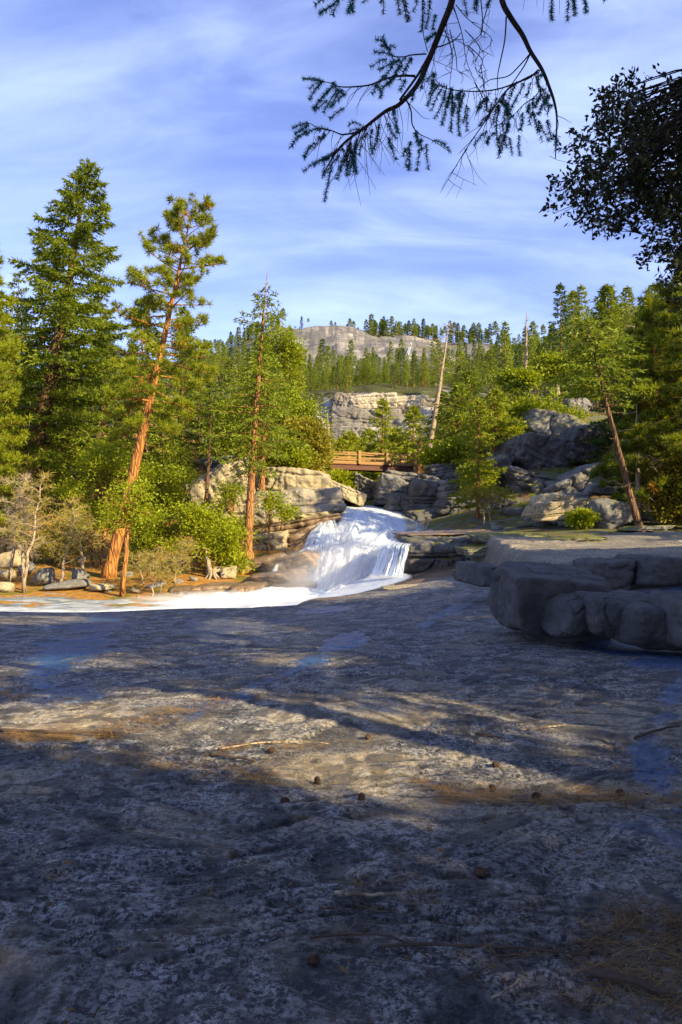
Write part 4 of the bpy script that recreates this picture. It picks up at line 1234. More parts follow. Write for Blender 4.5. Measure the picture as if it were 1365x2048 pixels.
# evergreens over the outcrop
for (px, py, Y, w, h, lab, mt, sd, tn) in [
    (592, 850, 52, 105, 150, 'dense rounded olive-green evergreen above the outcrop', 'bright_leaf', 41, .35),
    (560, 740, 62, 90, 150, 'yellow-green evergreen rising behind the spike-topped fir', 'bright_leaf', 42, .4),
    (615, 885, 50, 70, 90, 'drooping evergreen reaching out to the footbridge left end', 'olive_leaf', 43, .45),
    (470, 850, 54, 110, 170, 'dark leafy evergreen left of the spike-topped fir trunk', 'bright_leaf', 44, .2),
    (672, 968, 55, 60, 36, 'low bright bush under the bridge end', 'bright_leaf', 45, .6),
    (555, 905, 48, 100, 50, 'bush spilling over the top edge of the pale wall', 'bright_leaf', 46, .35),
]:
    c = P(px, py, Y); g = vground(px, Y + .5)
    g[2] = min(g[2], c[2] - h / F * Y * .52)
    c = c - g; k = Y / F
    bl = [(c[0], 0, c[2], w * k / 2, w * k / 2, h * k / 2)]
    rr = R(sd)
    for i in range(7): bl.append((c[0] + rr.uniform(-.42, .42) * w * k, rr.uniform(-.4, .4) * w * k, c[2] + rr.uniform(-.45, .4) * h * k, w * k * .26, w * k * .26, h * k * .17))
    plant(bushy(rr, bl, .16, (.26, .15), 34, 260, tn, crad=.36), g, 'evergreen_tree', lab, 'evergreen', 'bark_brown', mt, 'leafy evergreens on the outcrop')
# leafy small trees on the bank
for (px, py, Y, w, h, base, lab, mt, sd, tn, tk) in [
    (212, 925, 36, 105, 110, (200, 1140), 'bright yellow-green oak crown left of the leaning trunk', 'bright_leaf', 51, .55, 'bark_mid'),
    (190, 1030, 36, 90, 100, (185, 1145), 'lower bright oak between the bare trunks and the leaning pine', 'bright_leaf', 52, .5, 'bark_brown'),
    (315, 975, 37, 120, 130, (300, 1130), 'round green oak right of the leaning trunk, half way up', 'bright_leaf', 53, .38, 'bark_brown'),
    (300, 1075, 35, 110, 90, (310, 1150), 'low shrubby oak at the right foot of the leaning pine', 'bright_leaf', 54, .3, 'bark_brown'),
    (405, 1050, 34, 110, 95, (395, 1165), 'bushy yellow-green cedar leaning on the outcrop corner', 'bright_leaf', 55, .62, 'bark_mid'),
    (440, 1100, 33.5, 90, 80, (424, 1160), 'small bright oak by the rooty stump', 'bright_leaf', 56, .6, 'bark_mid'),
    (20, 1010, 38, 90, 150, (10, 1140), 'yellow-green shrub oak at the picture edge under the pine', 'olive_leaf', 57, .5, 'bark_brown'),
    (118, 1080, 37, 90, 70, (110, 1140), 'brownish low shrub behind the pale bare trunks', 'olive_leaf', 58, .25, 'bark_brown'),
    (545, 1000, 38, 34, 34, (536, 1112), 'thin sapling with small green crown before the stained wall', 'bright_leaf', 59, .6, 'bark_mid'),
    (572, 1022, 37.6, 28, 22, (562, 1050), 'little green shrub growing from the sunlit ledge', 'bright_leaf', 60, .55, 'bark_mid'),
    (478, 1060, 36, 50, 40, (480, 1120), 'green tuft of branches hanging left of the spike-topped fir trunk', 'bright_leaf', 61, .45, 'bark_mid'),
    (460, 990, 41, 60, 44, (468, 1075), 'small shaded fir branch crown before the pale upper face', 'bright_leaf', 62, .25, 'bark_mid'),
]:
    g = P(base[0], base[1], Y); c = P(px, py, Y) - g; k = Y / F
    rr = R(sd)
    bl = [(c[0], 0, c[2], w * k * .42, w * k * .42, h * k * .42)]
    for i in range(6): bl.append((c[0] + rr.uniform(-.5, .5) * w * k, rr.uniform(-.45, .45) * w * k, c[2] + rr.uniform(-.5, .5) * h * k, w * k * .24, w * k * .24, h * k * .18))
    plant(bushy(rr, bl, .03 + h * k * .02, (.15, .085), 28, int(14 + w * h * .020), tn, crad=.24, limb=.025), g, 'small_oak' if tn != .62 else 'cedar', lab, 'small tree', tk, mt, 'leafy small trees on the left bank')
# thin orange sapling trunk with its shadow
b, H, tp = px_tree(245, 1193, 28.5, 262, 990)
T, D = MB(), MB(); _, p = trunk_path(H, (tp[0], 0), 1, 8, .02, R(5)); T.tube(p, [.13, .11, .1, .09, .08, .07, .05, .03], 8)
Tc, Cc, _n = bushy(R(6), [(tp[0], 0, H * .95, .9, .9, .9), (tp[0] - .5, .2, H * .75, .6, .6, .4), (tp[0] + .6, 0, H * .8, .6, .6, .4)], .03, (.14, .08), 26, 90, .5, crad=.22, trunks=((tp[0] * .6, 0, H * .6),))
T.v += Tc.v; T.f4 += [f + T.n for f in Tc.f4]; T.f3 += [f + T.n for f in Tc.f3]; T.t += Tc.t; T.n += Tc.n
plant((T, Cc, None), b, 'sapling', 'thin straight orange sapling right of the leaning pine, closest to the foam', 'small tree', 'bark_orange', 'bright_leaf')


# bare twiggy trees
def bare_tree(rng, H, r0, top, spread, n1=16, n2=9):
    T, D = MB(), MB()
    t, p = trunk_path(H, top, 1.1, 10, .05, rng)
    T.tube(p, r0 * (1 - .88 * t), 7)
    for k in range(n1):
        h = .32 + .66 * (k + rng.random()) / n1; b = np.array([np.interp(h, t, p[:, j]) for j in range(3)])
        az = k * 2.4 + rng.uniform(-.4, .4); L = spread * rng.uniform(.5, 1.1) * (1.15 - .6 * h)
        s = np.linspace(0, 1, 7); dh = np.array([math.cos(az), math.sin(az), 0])
        q = b + dh * (s * L)[:, None] + np.array([0, 0, 1.]) * (L * (.55 * s - .25 * s ** 2))[:, None] + np.cumsum(rng.normal(size=(7, 3)) * .035 * L, 0)
        T.tube(q, r0 * .25 * (1 - .85 * s) + .004, 4, cap=False)
        for j in range(n2):
            u = rng.uniform(.2, 1); b2 = np.array([np.interp(u, s, q[:, i]) for i in range(3)])
            d = norm(dh * .6 + rng.normal(size=3) * .8 + [0, 0, .1]); l = L * rng.uniform(.2, .5)
            q2 = b2 + d * (np.linspace(0, 1, 4) * l)[:, None] + np.cumsum(rng.normal(size=(4, 3)) * .05 * l, 0)
            D.tube(q2, [.009, .007, .005, .003], 3, cap=False)
            m = 9; w = rng.random(m); b3 = q2[0] + (q2[-1] - q2[0]) * w[:, None]
            D.tris(b3, norm(d + rng.normal(size=(m, 3)) * .8), rng.uniform(.12, .35, m), .012, rng)
    return T, None, D


for (px0, py0, Y, px1, py1, sp, lab, sd, dm) in [
    (18, 1168, 30.5, 52, 950, 1.3, 'leftmost of the pale bare trunks, leaning towards the water', 71, 'twig_grey'),
    (48, 1185, 29.5, 88, 948, 1.4, 'tallest pale bare tree, forked grey twigs turning yellow', 72, 'twig_yellow'),
    (50, 1182, 30.2, 40, 985, 1.1, 'pale bare stem rising from the same foot as the tallest bare tree', 73, 'twig_grey'),
    (120, 1175, 30.5, 150, 1030, 1.1, 'low bare yellowish tree bending behind the round boulder', 74, 'twig_yellow'),
    (170, 1150, 31.5, 140, 1000, 1.3, 'brown twiggy tree between the oak and the bare trunks', 75, 'twig_yellow'),
]:
    b, H, tp = px_tree(px0, py0, Y, px1, py1)
    plant(bare_tree(R(sd), H, .09, tp, sp, 20, 12), b, 'bare_tree', lab, 'bare tree', 'bark_pale', 'olive_leaf', 'pale leafless trees at the water edge', dm)
for (px0, py0, Y, px1, py1, sp, lab, sd) in [
    (305, 1195, 28.5, 306, 1100, .9, 'spindly leafless shrub right of the orange sapling', 81),
    (315, 1190, 28.8, 345, 1110, 1.0, 'leafless shrub bending over the foam edge', 82),
    (290, 1170, 30.5, 270, 1110, 1.0, 'grey twiggy shrub behind the orange sapling', 83),
    (352, 1170, 30.5, 372, 1080, 1.0, 'leafless grey shrub before the cedar', 84),
]:
    b, H, tp = px_tree(px0, py0, Y, px1, py1)
    plant(bare_tree(R(sd), H, .045, tp, sp, 14, 10), b, 'bare_shrub', lab, 'shrub', 'bark_pale', 'olive_leaf', 'leafless shrubs on the bank', 'twig_yellow')
# thin dark trunk and bleached rooty stump
b, H, tp = px_tree(413, 1000, 42, 426, 770)
rf = lambda u: .8 * np.interp(u, [0, .5, 1], [.5, 1, .3])
plant(conifer(R(90), H, .12, .35, rf, 26, 'fir', (tp[0], 0), 1, (-12, 20), .3, .8, (.3, .09), dead_lo=10, toneb=.2), b, 'fir_tree', 'thin dark half-dead fir before the pale upper face of the outcrop', 'fir tree', 'bark_brown', 'fir')
b, H, tp = px_tree(425, 1160, 32.5, 408, 1085)
T, _x, D = snag(R(91), H, .16, tp, 5, .6, .4)
for a in range(7):
    an = a * .9; T.tube([np.array([0, 0, .5]), np.array([math.cos(an) * .22, math.sin(an) * .22, .18]), np.array([math.cos(an) * .6, math.sin(an) * .6, -.1])], [.09, .07, .03], 5)
plant((T, None, D), b, 'tree_stump', 'bleached dead stump with spreading roots at the bank end', 'stump', 'bark_pale', 'fir')

# ---- around and beyond the bridge
b, H, tp = px_tree(840, 937, 58, 838, 880)
T = MB(); T.tube([[0, 0, -.5], [0, 0, 0], [0, 0, H * .5], [.02, 0, H * .9]], [.36, .31, .28, .24], 10)
for a in range(7): T.tube([[math.cos(a) * .15, math.sin(a) * .15, H * .85], [math.cos(a) * .16, math.sin(a) * .16, H * (.95 + .05 * (a % 3))]], [.08, .01], 4)
e = empty('tree_stump', b); tag(e, 'short broken red-brown trunk at the right end of the footbridge', 'stump'); T.obj('trunk', M['bark_mid'], e)
b, H, tp = px_tree(858, 915, 62, 900, 642)
plant(snag(R(92), H, .27, tp, 34, 3.0, .22, -.05, 1.0, 4), b, 'dead_tree', 'leaning dead tree with long bleached branches right of the footbridge', 'dead tree', 'bark_pale', 'fir')
b, H, tp = px_tree(1052, 782, 120, 1053, 617)
plant(snag(R(93), H, .38, tp, 12, 1.6, .3, 0, 1), b, 'dead_tree', 'tall straight branchless snag standing against the sky above the round bush', 'dead tree', 'bark_pale', 'fir')
for (px0, py0, Y, px1, py1, nl, L, lab, sd) in [
    (1116, 790, 110, 1112, 716, 6, 1.4, 'short white snag on the mid slope right of the tall branchless snag', 94),
    (1149, 790, 115, 1149, 735, 4, 1.0, 'short bleached pole among trees above the perched boulder', 95),
    (1132, 700, 170, 1128, 628, 16, 2.2, 'dead-topped tree with bare twiggy crown on the right skyline', 96),
    (1277, 1060, 30.5, 1273, 808, 36, 2.2, 'grey snag with twisted drooping limbs just behind the leaning pine', 97),
    (660, 930, 62, 656, 830, 4, .8, 'thin pale snag at the footbridge left end', 98),
    (1265, 760, 100, 1268, 620, 16, 3.6, 'bleached snag with long level branches in the right forest', 99),
    (1000, 760, 170, 1002, 690, 5, 1, 'thin pale snag between the far trees left of the tall branchless snag', 100),
]:
    b, H, tp = px_tree(px0, py0, Y, px1, py1)
    plant(snag(R(sd), H, .0028 * Y + .08, tp, nl, L, .15, -.05, 1, 5), b, 'dead_tree', lab, 'dead tree', 'bark_pale', 'fir', 'dead standing trees')

for (px0, py0, Y, px1, py1, r0, rad, nb, mt, tn, lab, sd) in [
    (765, 1000, 68, 766, 800, .2, 2.0, 44, 'pine', 0.95, 'thin open fir whose trunk passes behind the middle of the bridge', 111),
    (700, 960, 80, 702, 868, .2, 2.4, 40, 'pine', 0.85, 'bright small fir behind the footbridge left half', 112),
    (735, 955, 88, 736, 862, .2, 2.4, 40, 'pine', 0.8, 'dull green fir behind the bridge beside the thin open fir', 113),
    (795, 950, 84, 792, 860, .2, 2.6, 40, 'pine', 0.9, 'bright fir behind the footbridge right half', 114),
    (826, 940, 80, 828, 815, .2, 2.4, 44, 'pine', 0.8, 'taller fir behind the footbridge right end', 115),
    (955, 1045, 39.5, 958, 800, .13, 1.55, 60, 'pine', .7, 'bright green cedar-like tree in front of the dark cliff', 116),
    (990, 905, 50, 992, 782, .2, 2.0, 50, 'pine', .85, 'sunlit yellow-green pine with orange trunk above the cliff', 117),
    (915, 930, 58, 920, 770, .2, 2.6, 60, 'fir', .6, 'full green fir between the leaning dead tree and the sunlit pine', 118),
    (880, 920, 70, 885, 790, .2, 2.6, 50, 'fir', .55, 'fir half hidden behind the leaning dead tree', 119),
    (1030, 860, 66, 1030, 765, .2, 2.6, 50, 'fir', .55, 'fir behind the sunlit pine and the round bush', 120),
    (940, 880, 80, 940, 745, .25, 3.0, 50, 'fir', .45, 'dark fir rising behind the cliff trees', 121),
    (720, 1000, 74, 680, 880, .2, 2.6, 40, 'pine', 0.95, 'bright fir in the gorge below the bridge', 122),
    (745, 985, 78, 748, 925, .2, 2.2, 30, 'pine', 0.95, 'small bright tree seen under the bridge deck', 123),
]:
    b, H, tp = px_tree(px0, py0, Y, px1, py1)
    rf = lambda u, q=rad: q * np.interp(u, [0, .15, .5, .8, 1], [.75, 1, .75, .42, .08])
    plant(conifer(R(sd), H, r0, .12, rf, nb, 'fir', (tp[0], 0), 1.1, (-10, 28), .3, 1.7, (.0058 * Y, .0019 * Y), dead_lo=5, toneb=tn, fill=.8), b, 'fir_tree', lab, 'fir tree', 'bark_mid', mt, 'firs around the footbridge')
# small ledge tree, contorted
b, H, tp = px_tree(968, 1055, 36.5, 974, 985)
T, Cc, _n = bushy(R(131), [(.1, 0, H * .95, 1.5, 1.0, .22), (-.6, 0, H * 1.0, .8, .6, .15)], .05, (.12, .05), 40, 60, .45, crad=.2, trunks=((0, 0, 0), (.45, .1, 0)))
plant((T, Cc, None), b, 'sapling', 'flat-topped yellowish dwarf tree on two thin stems by the mossy ledge', 'small tree', 'bark_pale', 'olive_leaf')
for (px, py, Y, w, h, lab, mt, sd, tn) in [
    (1078, 835, 55, 130, 95, 'large round olive bush crowning the shaded cliff', 'bright_leaf', 141, .3),
    (1000, 870, 52, 80, 60, 'bush left of the large round one', 'bright_leaf', 142, .35),
    (880, 915, 54, 80, 36, 'bright low bush at the foot of the leaning dead tree', 'bright_leaf', 143, .55),
    (930, 900, 53, 60, 50, 'yellow-green bush right of the leaning dead tree', 'bright_leaf', 144, .45),
    (955, 955, 44, 60, 60, 'bright green spray of foliage hanging over the dark cliff', 'bright_leaf', 145, .5),
    (1190, 775, 68, 70, 45, 'low bush behind the perched boulder', 'bright_leaf', 146, .35),
    (1162, 1036, 29.5, 26, 20, 'tiny bright shrub between the wedge block and the rounded boulder', 'bright_leaf', 147, .7),
    (1340, 990, 30, 110, 130, 'dark broadleaf bush catching a little sun at the picture edge', 'olive_leaf', 148, .2),
    (1105, 740, 95, 70, 50, 'rounded green bush below the short white snag', 'bright_leaf', 149, .3),
    (1035, 760, 90, 60, 40, 'low bush left of the branchless snag foot', 'bright_leaf', 150, .3),
]:
    c = P(px, py, Y); k = Y / F
    g = c - [0, 0, h * k * .55]; c = c - g; rr = R(sd)
    bl = [(0, 0, c[2], w * k * .45, w * k * .45, h * k * .45)]
    for i in range(7): bl.append((rr.uniform(-.4, .4) * w * k, rr.uniform(-.4, .1) * w * k, c[2] + rr.uniform(-.35, .4) * h * k, w * k * .2, w * k * .2, h * k * .2))
    plant(bushy(rr, bl, .05, (.0052 * Y, .003 * Y), 30, int(90 + w * h * .018), tn, crad=.006 * Y, limb=.02), g, 'bush', lab, 'bush', 'bark_brown', mt, 'bushes on the right side')
# leaning pine on the right shelf
b, H, tp = px_tree(1283, 1064, 27, 1172, 640)
rf = lambda u: np.interp(u, [0, .3, .7, 1], [1.3, 1.7, 1.4, .3])
plant(conifer(R(151), H, .15, .66, rf, 44, 'fir', (tp[0], 0), .93, (-5, 35), .3, 1.1, (.24, .07), dead_lo=26, toneb=.6, flare=1.5), b,
      'pine_tree', 'thin pine leaning away from the dark trees, rooted on the sunlit bench', 'pine tree', 'bark_brown', 'fir')
for (px0, py0, Y, px1, py1, r0, rad, nb, mt, tn, lab, sd, sty) in [
    (1222, 830, 62, 1215, 573, .3, 2.8, 110, 'fir', .6, 'tallest pointed fir of the right forest', 161, 'fir'),
    (1330, 1060, 33, 1300, 600, .3, 2.7, 110, 'pine', .30, 'big orange-trunked pine filling the right edge below the oak', 162, 'pine'),
    (1400, 1060, 30, 1385, 500, .34, 3.6, 120, 'pine', .2, 'dark pine cut off by the right picture edge', 163, 'pine'),
    (1262, 980, 44, 1262, 690, .26, 3.2, 90, 'dark_needle', .7, 'dark shaded fir behind the grey snag', 164, 'fir'),
    (1320, 1020, 40, 1330, 640, .26, 3.4, 90, 'dark_needle', .9, 'deep green fir between the grey snag and the orange-trunked pine', 165, 'fir'),
    (1290, 850, 66, 1300, 600, .28, 2.8, 90, 'fir', .4, 'fir right of the tallest pointed one', 166, 'fir'),
    (1345, 850, 70, 1352, 590, .28, 3.0, 90, 'fir', .4, 'fir at the right end of the skyline under the oak', 167, 'fir'),
    (1170, 830, 74, 1172, 655, .24, 2.8, 70, 'fir', .5, 'fir on the left of the tallest pointed one', 168, 'fir'),
    (1245, 1010, 42, 1240, 830, .2, 2.6, 60, 'dark_needle', .4, 'low black fir behind the leaning thin pine', 169, 'fir'),
]:
    b, H, tp = px_tree(px0, py0, Y, px1, py1)
    rf = lambda u, q=rad: q * np.interp(u, [0, .15, .5, .8, 1], [.8, 1, .78, .45, .1])
    plant(conifer(R(sd), H, r0, .10, rf, nb, sty, (tp[0], 0), 1.1, (-8, 30), .3, 1.8, (.0056 * Y, .0018 * Y if sty == 'fir' else .04), .3, dead_lo=7, toneb=tn, fill=.85, dead_p=.02 if sty == 'pine' else 0), b,
          'pine_tree' if sty == 'pine' else 'fir_tree', lab, 'pine tree' if sty == 'pine' else 'fir tree', 'bark_orange' if sd == 162 else 'bark_brown', mt, 'trees of the right forest')
# ------------------------------------------------------------------ water
def mat_foam(name, col=(0.86, 0.89, 0.93), rough=.45, sub=True, bump=.3):
    t = NT(name)
    a = t.attr('tone')
    c = t.coord('World', (1, 1, .35))
    n = t.noise(c, 2.5, 6, .65, .6)
    cc = t.mix(t.rng(n, .35, .7), col, (0.52, 0.66, 0.80))
    p = t.principled(cc, rough, t.bump(n, bump, .15), .3)
    tl = t.n('BsdfTranslucent'); tl.inputs[0].default_value = (*col, 1)
    m = t.n('MixShader'); m.inputs[0].default_value = .35; t.L.new(p, m.inputs[1]); t.L.new(tl.outputs[0], m.inputs[2])
    tr = t.n('BsdfTransparent')
    m2 = t.n('MixShader'); t.L.new(a, m2.inputs[0]); t.L.new(tr.outputs[0], m2.inputs[1]); t.L.new(m.outputs[0], m2.inputs[2])
    return t.done(m2.outputs[0])


M['foam'] = mat_foam('white_water')


def sheet(rows, nu=70, nv=150, bulge=.4, rough=.25, streak=(26, 2.2), edge=.14, opac=1.0, seed=1, ends=(0.0, 0.0), curve=.0, thin=0.0):
    """rows: (left px, left py, left Y, right px, right py, right Y) from top to bottom"""
    A = np.array(rows, float); k = np.linspace(0, len(A) - 1, nv)
    # smooth interpolation of the rows
    def it(c):
        i = np.clip(k.astype(int), 0, len(A) - 2); f = k - i
        p0, p1, p2, p3 = A[np.clip(i - 1, 0, None), c], A[i, c], A[i + 1, c], A[np.clip(i + 2, None, len(A) - 1), c]
        return .5 * (2 * p1 + (p2 - p0) * f + (2 * p0 - 5 * p1 + 4 * p2 - p3) * f ** 2 + (3 * p1 - p0 - 3 * p2 + p3) * f ** 3)
    R6 = [it(c) for c in range(6)]
    u = np.linspace(0, 1, nu)[None]; v = np.linspace(0, 1, nv)[:, None]
    px = R6[0][:, None] * (1 - u) + R6[3][:, None] * u
    py = R6[1][:, None] * (1 - u) + R6[4][:, None] * u
    Y = R6[2][:, None] * (1 - u) + R6[5][:, None] * u
    q = np.stack([(u * streak[0] * .35 + 0 * v).ravel(), (v * streak[1] + 0 * u).ravel(), np.full(nu * nv, seed * 3.1)], -1)
    lump = fbm(q * [1.0, 1.8, 1], 4, seed).reshape(nv, nu)
    Y = Y - bulge * np.sin(math.pi * np.clip(u, 0, 1)) ** .7 - rough * lump
    x = (px - 682.5) / F * Y; z = EYE - (py - 1024) / F * Y
    q2 = np.stack([(u * streak[0] + .8 * v * np.sin(u * 9)).ravel(), (v * streak[1] + 0 * u).ravel(), np.full(nu * nv, seed * 7.7)], -1)
    st = fbm(q2, 4, seed + 3, .6).reshape(nv, nu)
    ew = edge * (1 + .9 * vnoise(np.stack([(v * 6 + 0 * u).ravel(), (u > .5).astype(float).repeat(nv, 0).ravel() if False else ((u > .5) * 5.0 + 0 * v).ravel(), np.full(nu * nv, float(seed))], -1), 5).reshape(nv, nu) * .6)
    e = sstep(0, 1, np.clip(np.minimum(u, 1 - u) / ew, 0, 1))
    e = e * (sstep(0, ends[0], v) if ends[0] else 1) * (sstep(0, ends[1], 1 - v) if ends[1] else 1)
    al = e * (1 - thin) + thin * e * sstep(-.35, .5, st + .25)
    al = np.clip(al * (1.15 - .35 * (1 - e)) + st * .35 * e * (1 - e) * 3, 0, 1) * opac
    return np.stack([x.ravel(), Y.ravel(), z.ravel()], -1), grid_faces(nv, nu), al.ravel()


def wobj(parts, name, label, cat, parent=None):
    mb = MB()
    for p in parts: mb.add(*p)
    o = mb.obj(name, M['foam'], parent, True)
    if parent is None: tag(o, label, cat)
    elif label: o['label'] = label
    return o


wf = empty('waterfall', P(700, 1190, 31))
tag(wf, 'broad white cascade dropping between the two granite outcrops into the pool', 'waterfall')


def wpart(parts, label=None, name='cascade'):
    o = wobj(parts, name, label, None, wf)
    o.matrix_parent_inverse = wf.matrix_world.inverted() if False else o.matrix_parent_inverse
    o.location = (-wf.location[0], -wf.location[1], -wf.location[2])
    return o


wpart([sheet([(672, 1008, 56, 745, 1006, 58), (662, 1012, 47, 800, 1022, 49), (652, 1030, 42.5, 842, 1050, 42.5), (640, 1056, 39.5, 840, 1074, 38.5), (622, 1086, 36.6, 800, 1096, 36), (618, 1120, 34.6, 775, 1128, 33), (608, 1152, 32.2, 756, 1156, 31), (592, 1190, 29.6, 745, 1184, 28.5)],
             110, 260, 1.3, .5, (24, 4), .17, 1, 1, (.10, .06), thin=.32),
       sheet([(680, 1014, 46, 790, 1030, 46.5), (660, 1034, 41, 818, 1054, 41), (655, 1070, 38.2, 790, 1080, 37), (648, 1110, 35.8, 762, 1112, 34), (640, 1150, 33, 745, 1150, 31.4), (620, 1184, 30.4, 735, 1182, 29)],
             90, 200, 1.9, .7, (26, 3), .3, .75, 2, (.1, .1), thin=.55)], 'main churning white chute')
wpart([sheet([(636, 1046, 40, 672, 1038, 39.5), (618, 1060, 38, 680, 1056, 37.8), (606, 1080, 36.4, 684, 1084, 36), (596, 1104, 35.4, 686, 1114, 35)], 60, 90, .5, .2, (26, 1.6), .16, .95, 3, (.05, .35), thin=.7)], 'thin side veil falling over the brown ramp on the left', 'side_veil')
wpart([sheet([(672, 1078, 36.8, 672, 1094, 36.6), (640, 1084, 35.8, 642, 1104, 35.6), (610, 1094, 34.8, 614, 1112, 34.6), (580, 1108, 33.8, 584, 1122, 33.6), (548, 1130, 32.8, 556, 1138, 32.6)], 20, 70, .1, .05, (5, 3), .35, .9, 4, (.05, .3), thin=.3)], 'narrow jet slanting away to the left', 'side_jet')
wpart([sheet([(838, 1052, 40, 900, 1060, 35), (800, 1070, 34, 858, 1076, 30), (768, 1082, 29.5, 834, 1086, 27.6), (758, 1089, 27.3, 822, 1092, 25.6), (752, 1104, 26.9, 820, 1104, 25.2), (744, 1128, 26.5, 815, 1128, 24.9), (734, 1152, 26.1, 810, 1156, 24.5)],
             80, 130, .35, .12, (30, 1.8), .10, .96, 5, (.12, .06), thin=.75)], 'fan-shaped curtain dropping over the edge of the wet slab', 'curtain')
wpart([sheet([(742, 1140, 27.5, 826, 1148, 24.6), (715, 1158, 27, 822, 1158, 23.6), (680, 1174, 26.5, 770, 1174, 22.8), (640, 1188, 25.5, 715, 1188, 22.0), (590, 1204, 24.5, 655, 1200, 21), (520, 1214, 23, 600, 1212, 20)], 80, 110, .1, .14, (10, 6), .2, .97, 6, (.05, .1))], 'smooth white apron sliding off towards the pool', 'apron')
wpart([sheet([(590, 1150, 33, 700, 1150, 32.5), (560, 1172, 31, 730, 1172, 29.5), (500, 1196, 29.5, 720, 1190, 26.5), (440, 1210, 27, 680, 1206, 24)], 80, 80, .3, .6, (8, 6), .3, .9, 8, (.25, .1))], 'boiling white foam at the foot of the fall', 'foam')
# small splash
sp = MB(); rr = R(9)
b0 = P(832, 1058, 41)
for k in range(26):
    d = norm(np.array([rr.uniform(-.35, .6), rr.uniform(-.5, .1), 1.0])); L = rr.uniform(.3, 1.35)
    s = np.linspace(0, 1, 5)[:, None]
    sp.tube(b0 + d * s * L - np.array([0, 0, .5]) * s ** 2 * L * .5 + rr.normal(size=3) * [.25, .2, .03], .022 * (1.1 - s[:, 0]), 3, tone=.45)
o = sp.obj('splash', M['foam'], wf); o.location = tuple(-wf.location)
# little trickle
wpart([sheet([(552, 1128, 32.9, 560, 1127, 32.9), (545, 1140, 32, 556, 1140, 32), (540, 1148, 31.6, 552, 1149, 31.6)], 10, 20, .05, .02, (6, 2), .3, .9, 9, (.1, .2), thin=.4)], 'tiny trickle between two brown rocks', 'trickle')


def mat_river():
    t = NT('river_water')
    c = t.coord('World', (.45, 1.5, 1)); a = t.attr('tone')
    n = t.noise(c, 1.3, 6, .65, .8)
    n2 = t.noise(t.coord('World', (.5, 3.0, 1)), 2.2, 6, .7, 1.2)
    foam = t.rng(t.math('ADD', t.math('ADD', t.math('MULTIPLY', n, .55), t.math('MULTIPLY', n2, .45)), t.math('MULTIPLY', a, .5)), .62, .95, smooth=False)
    col = t.mix(foam, (0.10, 0.12, 0.13), (0.50, 0.53, 0.56))
    rough = t.rng(foam, 0, 1, .12, .6)
    return t.done(t.principled(col, rough, t.bump(n, .4, .12), .5))


M['river'] = mat_river()


def build_river():
    nx, ny = 360, 120
    X, Yg = np.meshgrid(np.linspace(-42, 3.2, nx), np.linspace(16, 29.4, ny))
    x, y = X.ravel(), Yg.ravel()
    px = 682.5 + F * x / y
    p = np.stack([x * .5, y * 1.3, 0 * x], -1)
    mound = np.exp(-((px - 470) / 110) ** 2) * .12 + np.exp(-((px - 600) / 110) ** 2) * .20
    z = -2.10 + .11 * fbm(p * [1, 1.3, 1], 5, 71) + mound * sstep(19, 25, y) * (1 + .8 * fbm(p * 1.3, 3, 75)) * .8
    tone = .42 + .45 * sstep(200, 460, px) + .35 * np.exp(-((y - 23) / 3) ** 2)
    mb = MB(); mb.add(np.stack([x, y, z], -1), grid_faces(ny, nx), np.clip(tone, 0, 1))
    tag(mb.obj('water', M['river'], smooth=True), None, None, kind='structure')
    # stream bed up the gorge
    V, f, a = sheet([(735, 905, 118, 760, 905, 118), (715, 950, 92, 765, 950, 92), (700, 985, 72, 775, 985, 72), (690, 1003, 60, 778, 1003, 60), (668, 1012, 48, 800, 1020, 48)], 50, 120, .1, .5, (8, 12), .12, 1, 12)
    mb = MB(); mb.add(V, f, a)
    tag(mb.obj('stream_water', M['foam'], smooth=True), None, None, kind='structure')


build_river()
# thin far fall on the dome
mb = MB()
pts = [(822, 684), (818, 700), (812, 716), (804, 730), (796, 745), (788, 757)]


def cast_val(px, py, lo=500, hi=900):
    Y = np.linspace(lo, hi, 1600); x = xof(px, Y); zl = EYE - (py - 1024) / F * Y
    zs = val_z(x, Y); k = np.argmax(zl < zs)
    return np.array([x[k], Y[k], zl[k]])


ln = []
for i in range(len(pts) - 1):
    for s in np.linspace(0, 1, 6)[:-1]:
        q = cast_val(pts[i][0] * (1 - s) + pts[i + 1][0] * s, pts[i][1] * (1 - s) + pts[i + 1][1] * s, 560, 900)
        ln.append(q - [0, 5.5, -.5])
ln = np.array(ln); rr = R(3)
for k in range(7):
    off = np.linspace(0, 1, len(ln))[:, None] * rr.normal(size=3) * [3.0, .5, 1] * (k > 1) + rr.normal(size=3) * [.4, .2, .2]
    n0 = rr.integers(0, 12) if k > 2 else 0
    mb.tube((ln + off)[n0:], np.linspace(.3, .55, len(ln))[n0:] * (1 if k < 2 else .5), 5, tone=.85)
tag(mb.obj('far_waterfall', M['foam'], smooth=True), 'thin distant white waterfall streaking down the bare granite dome', 'waterfall')

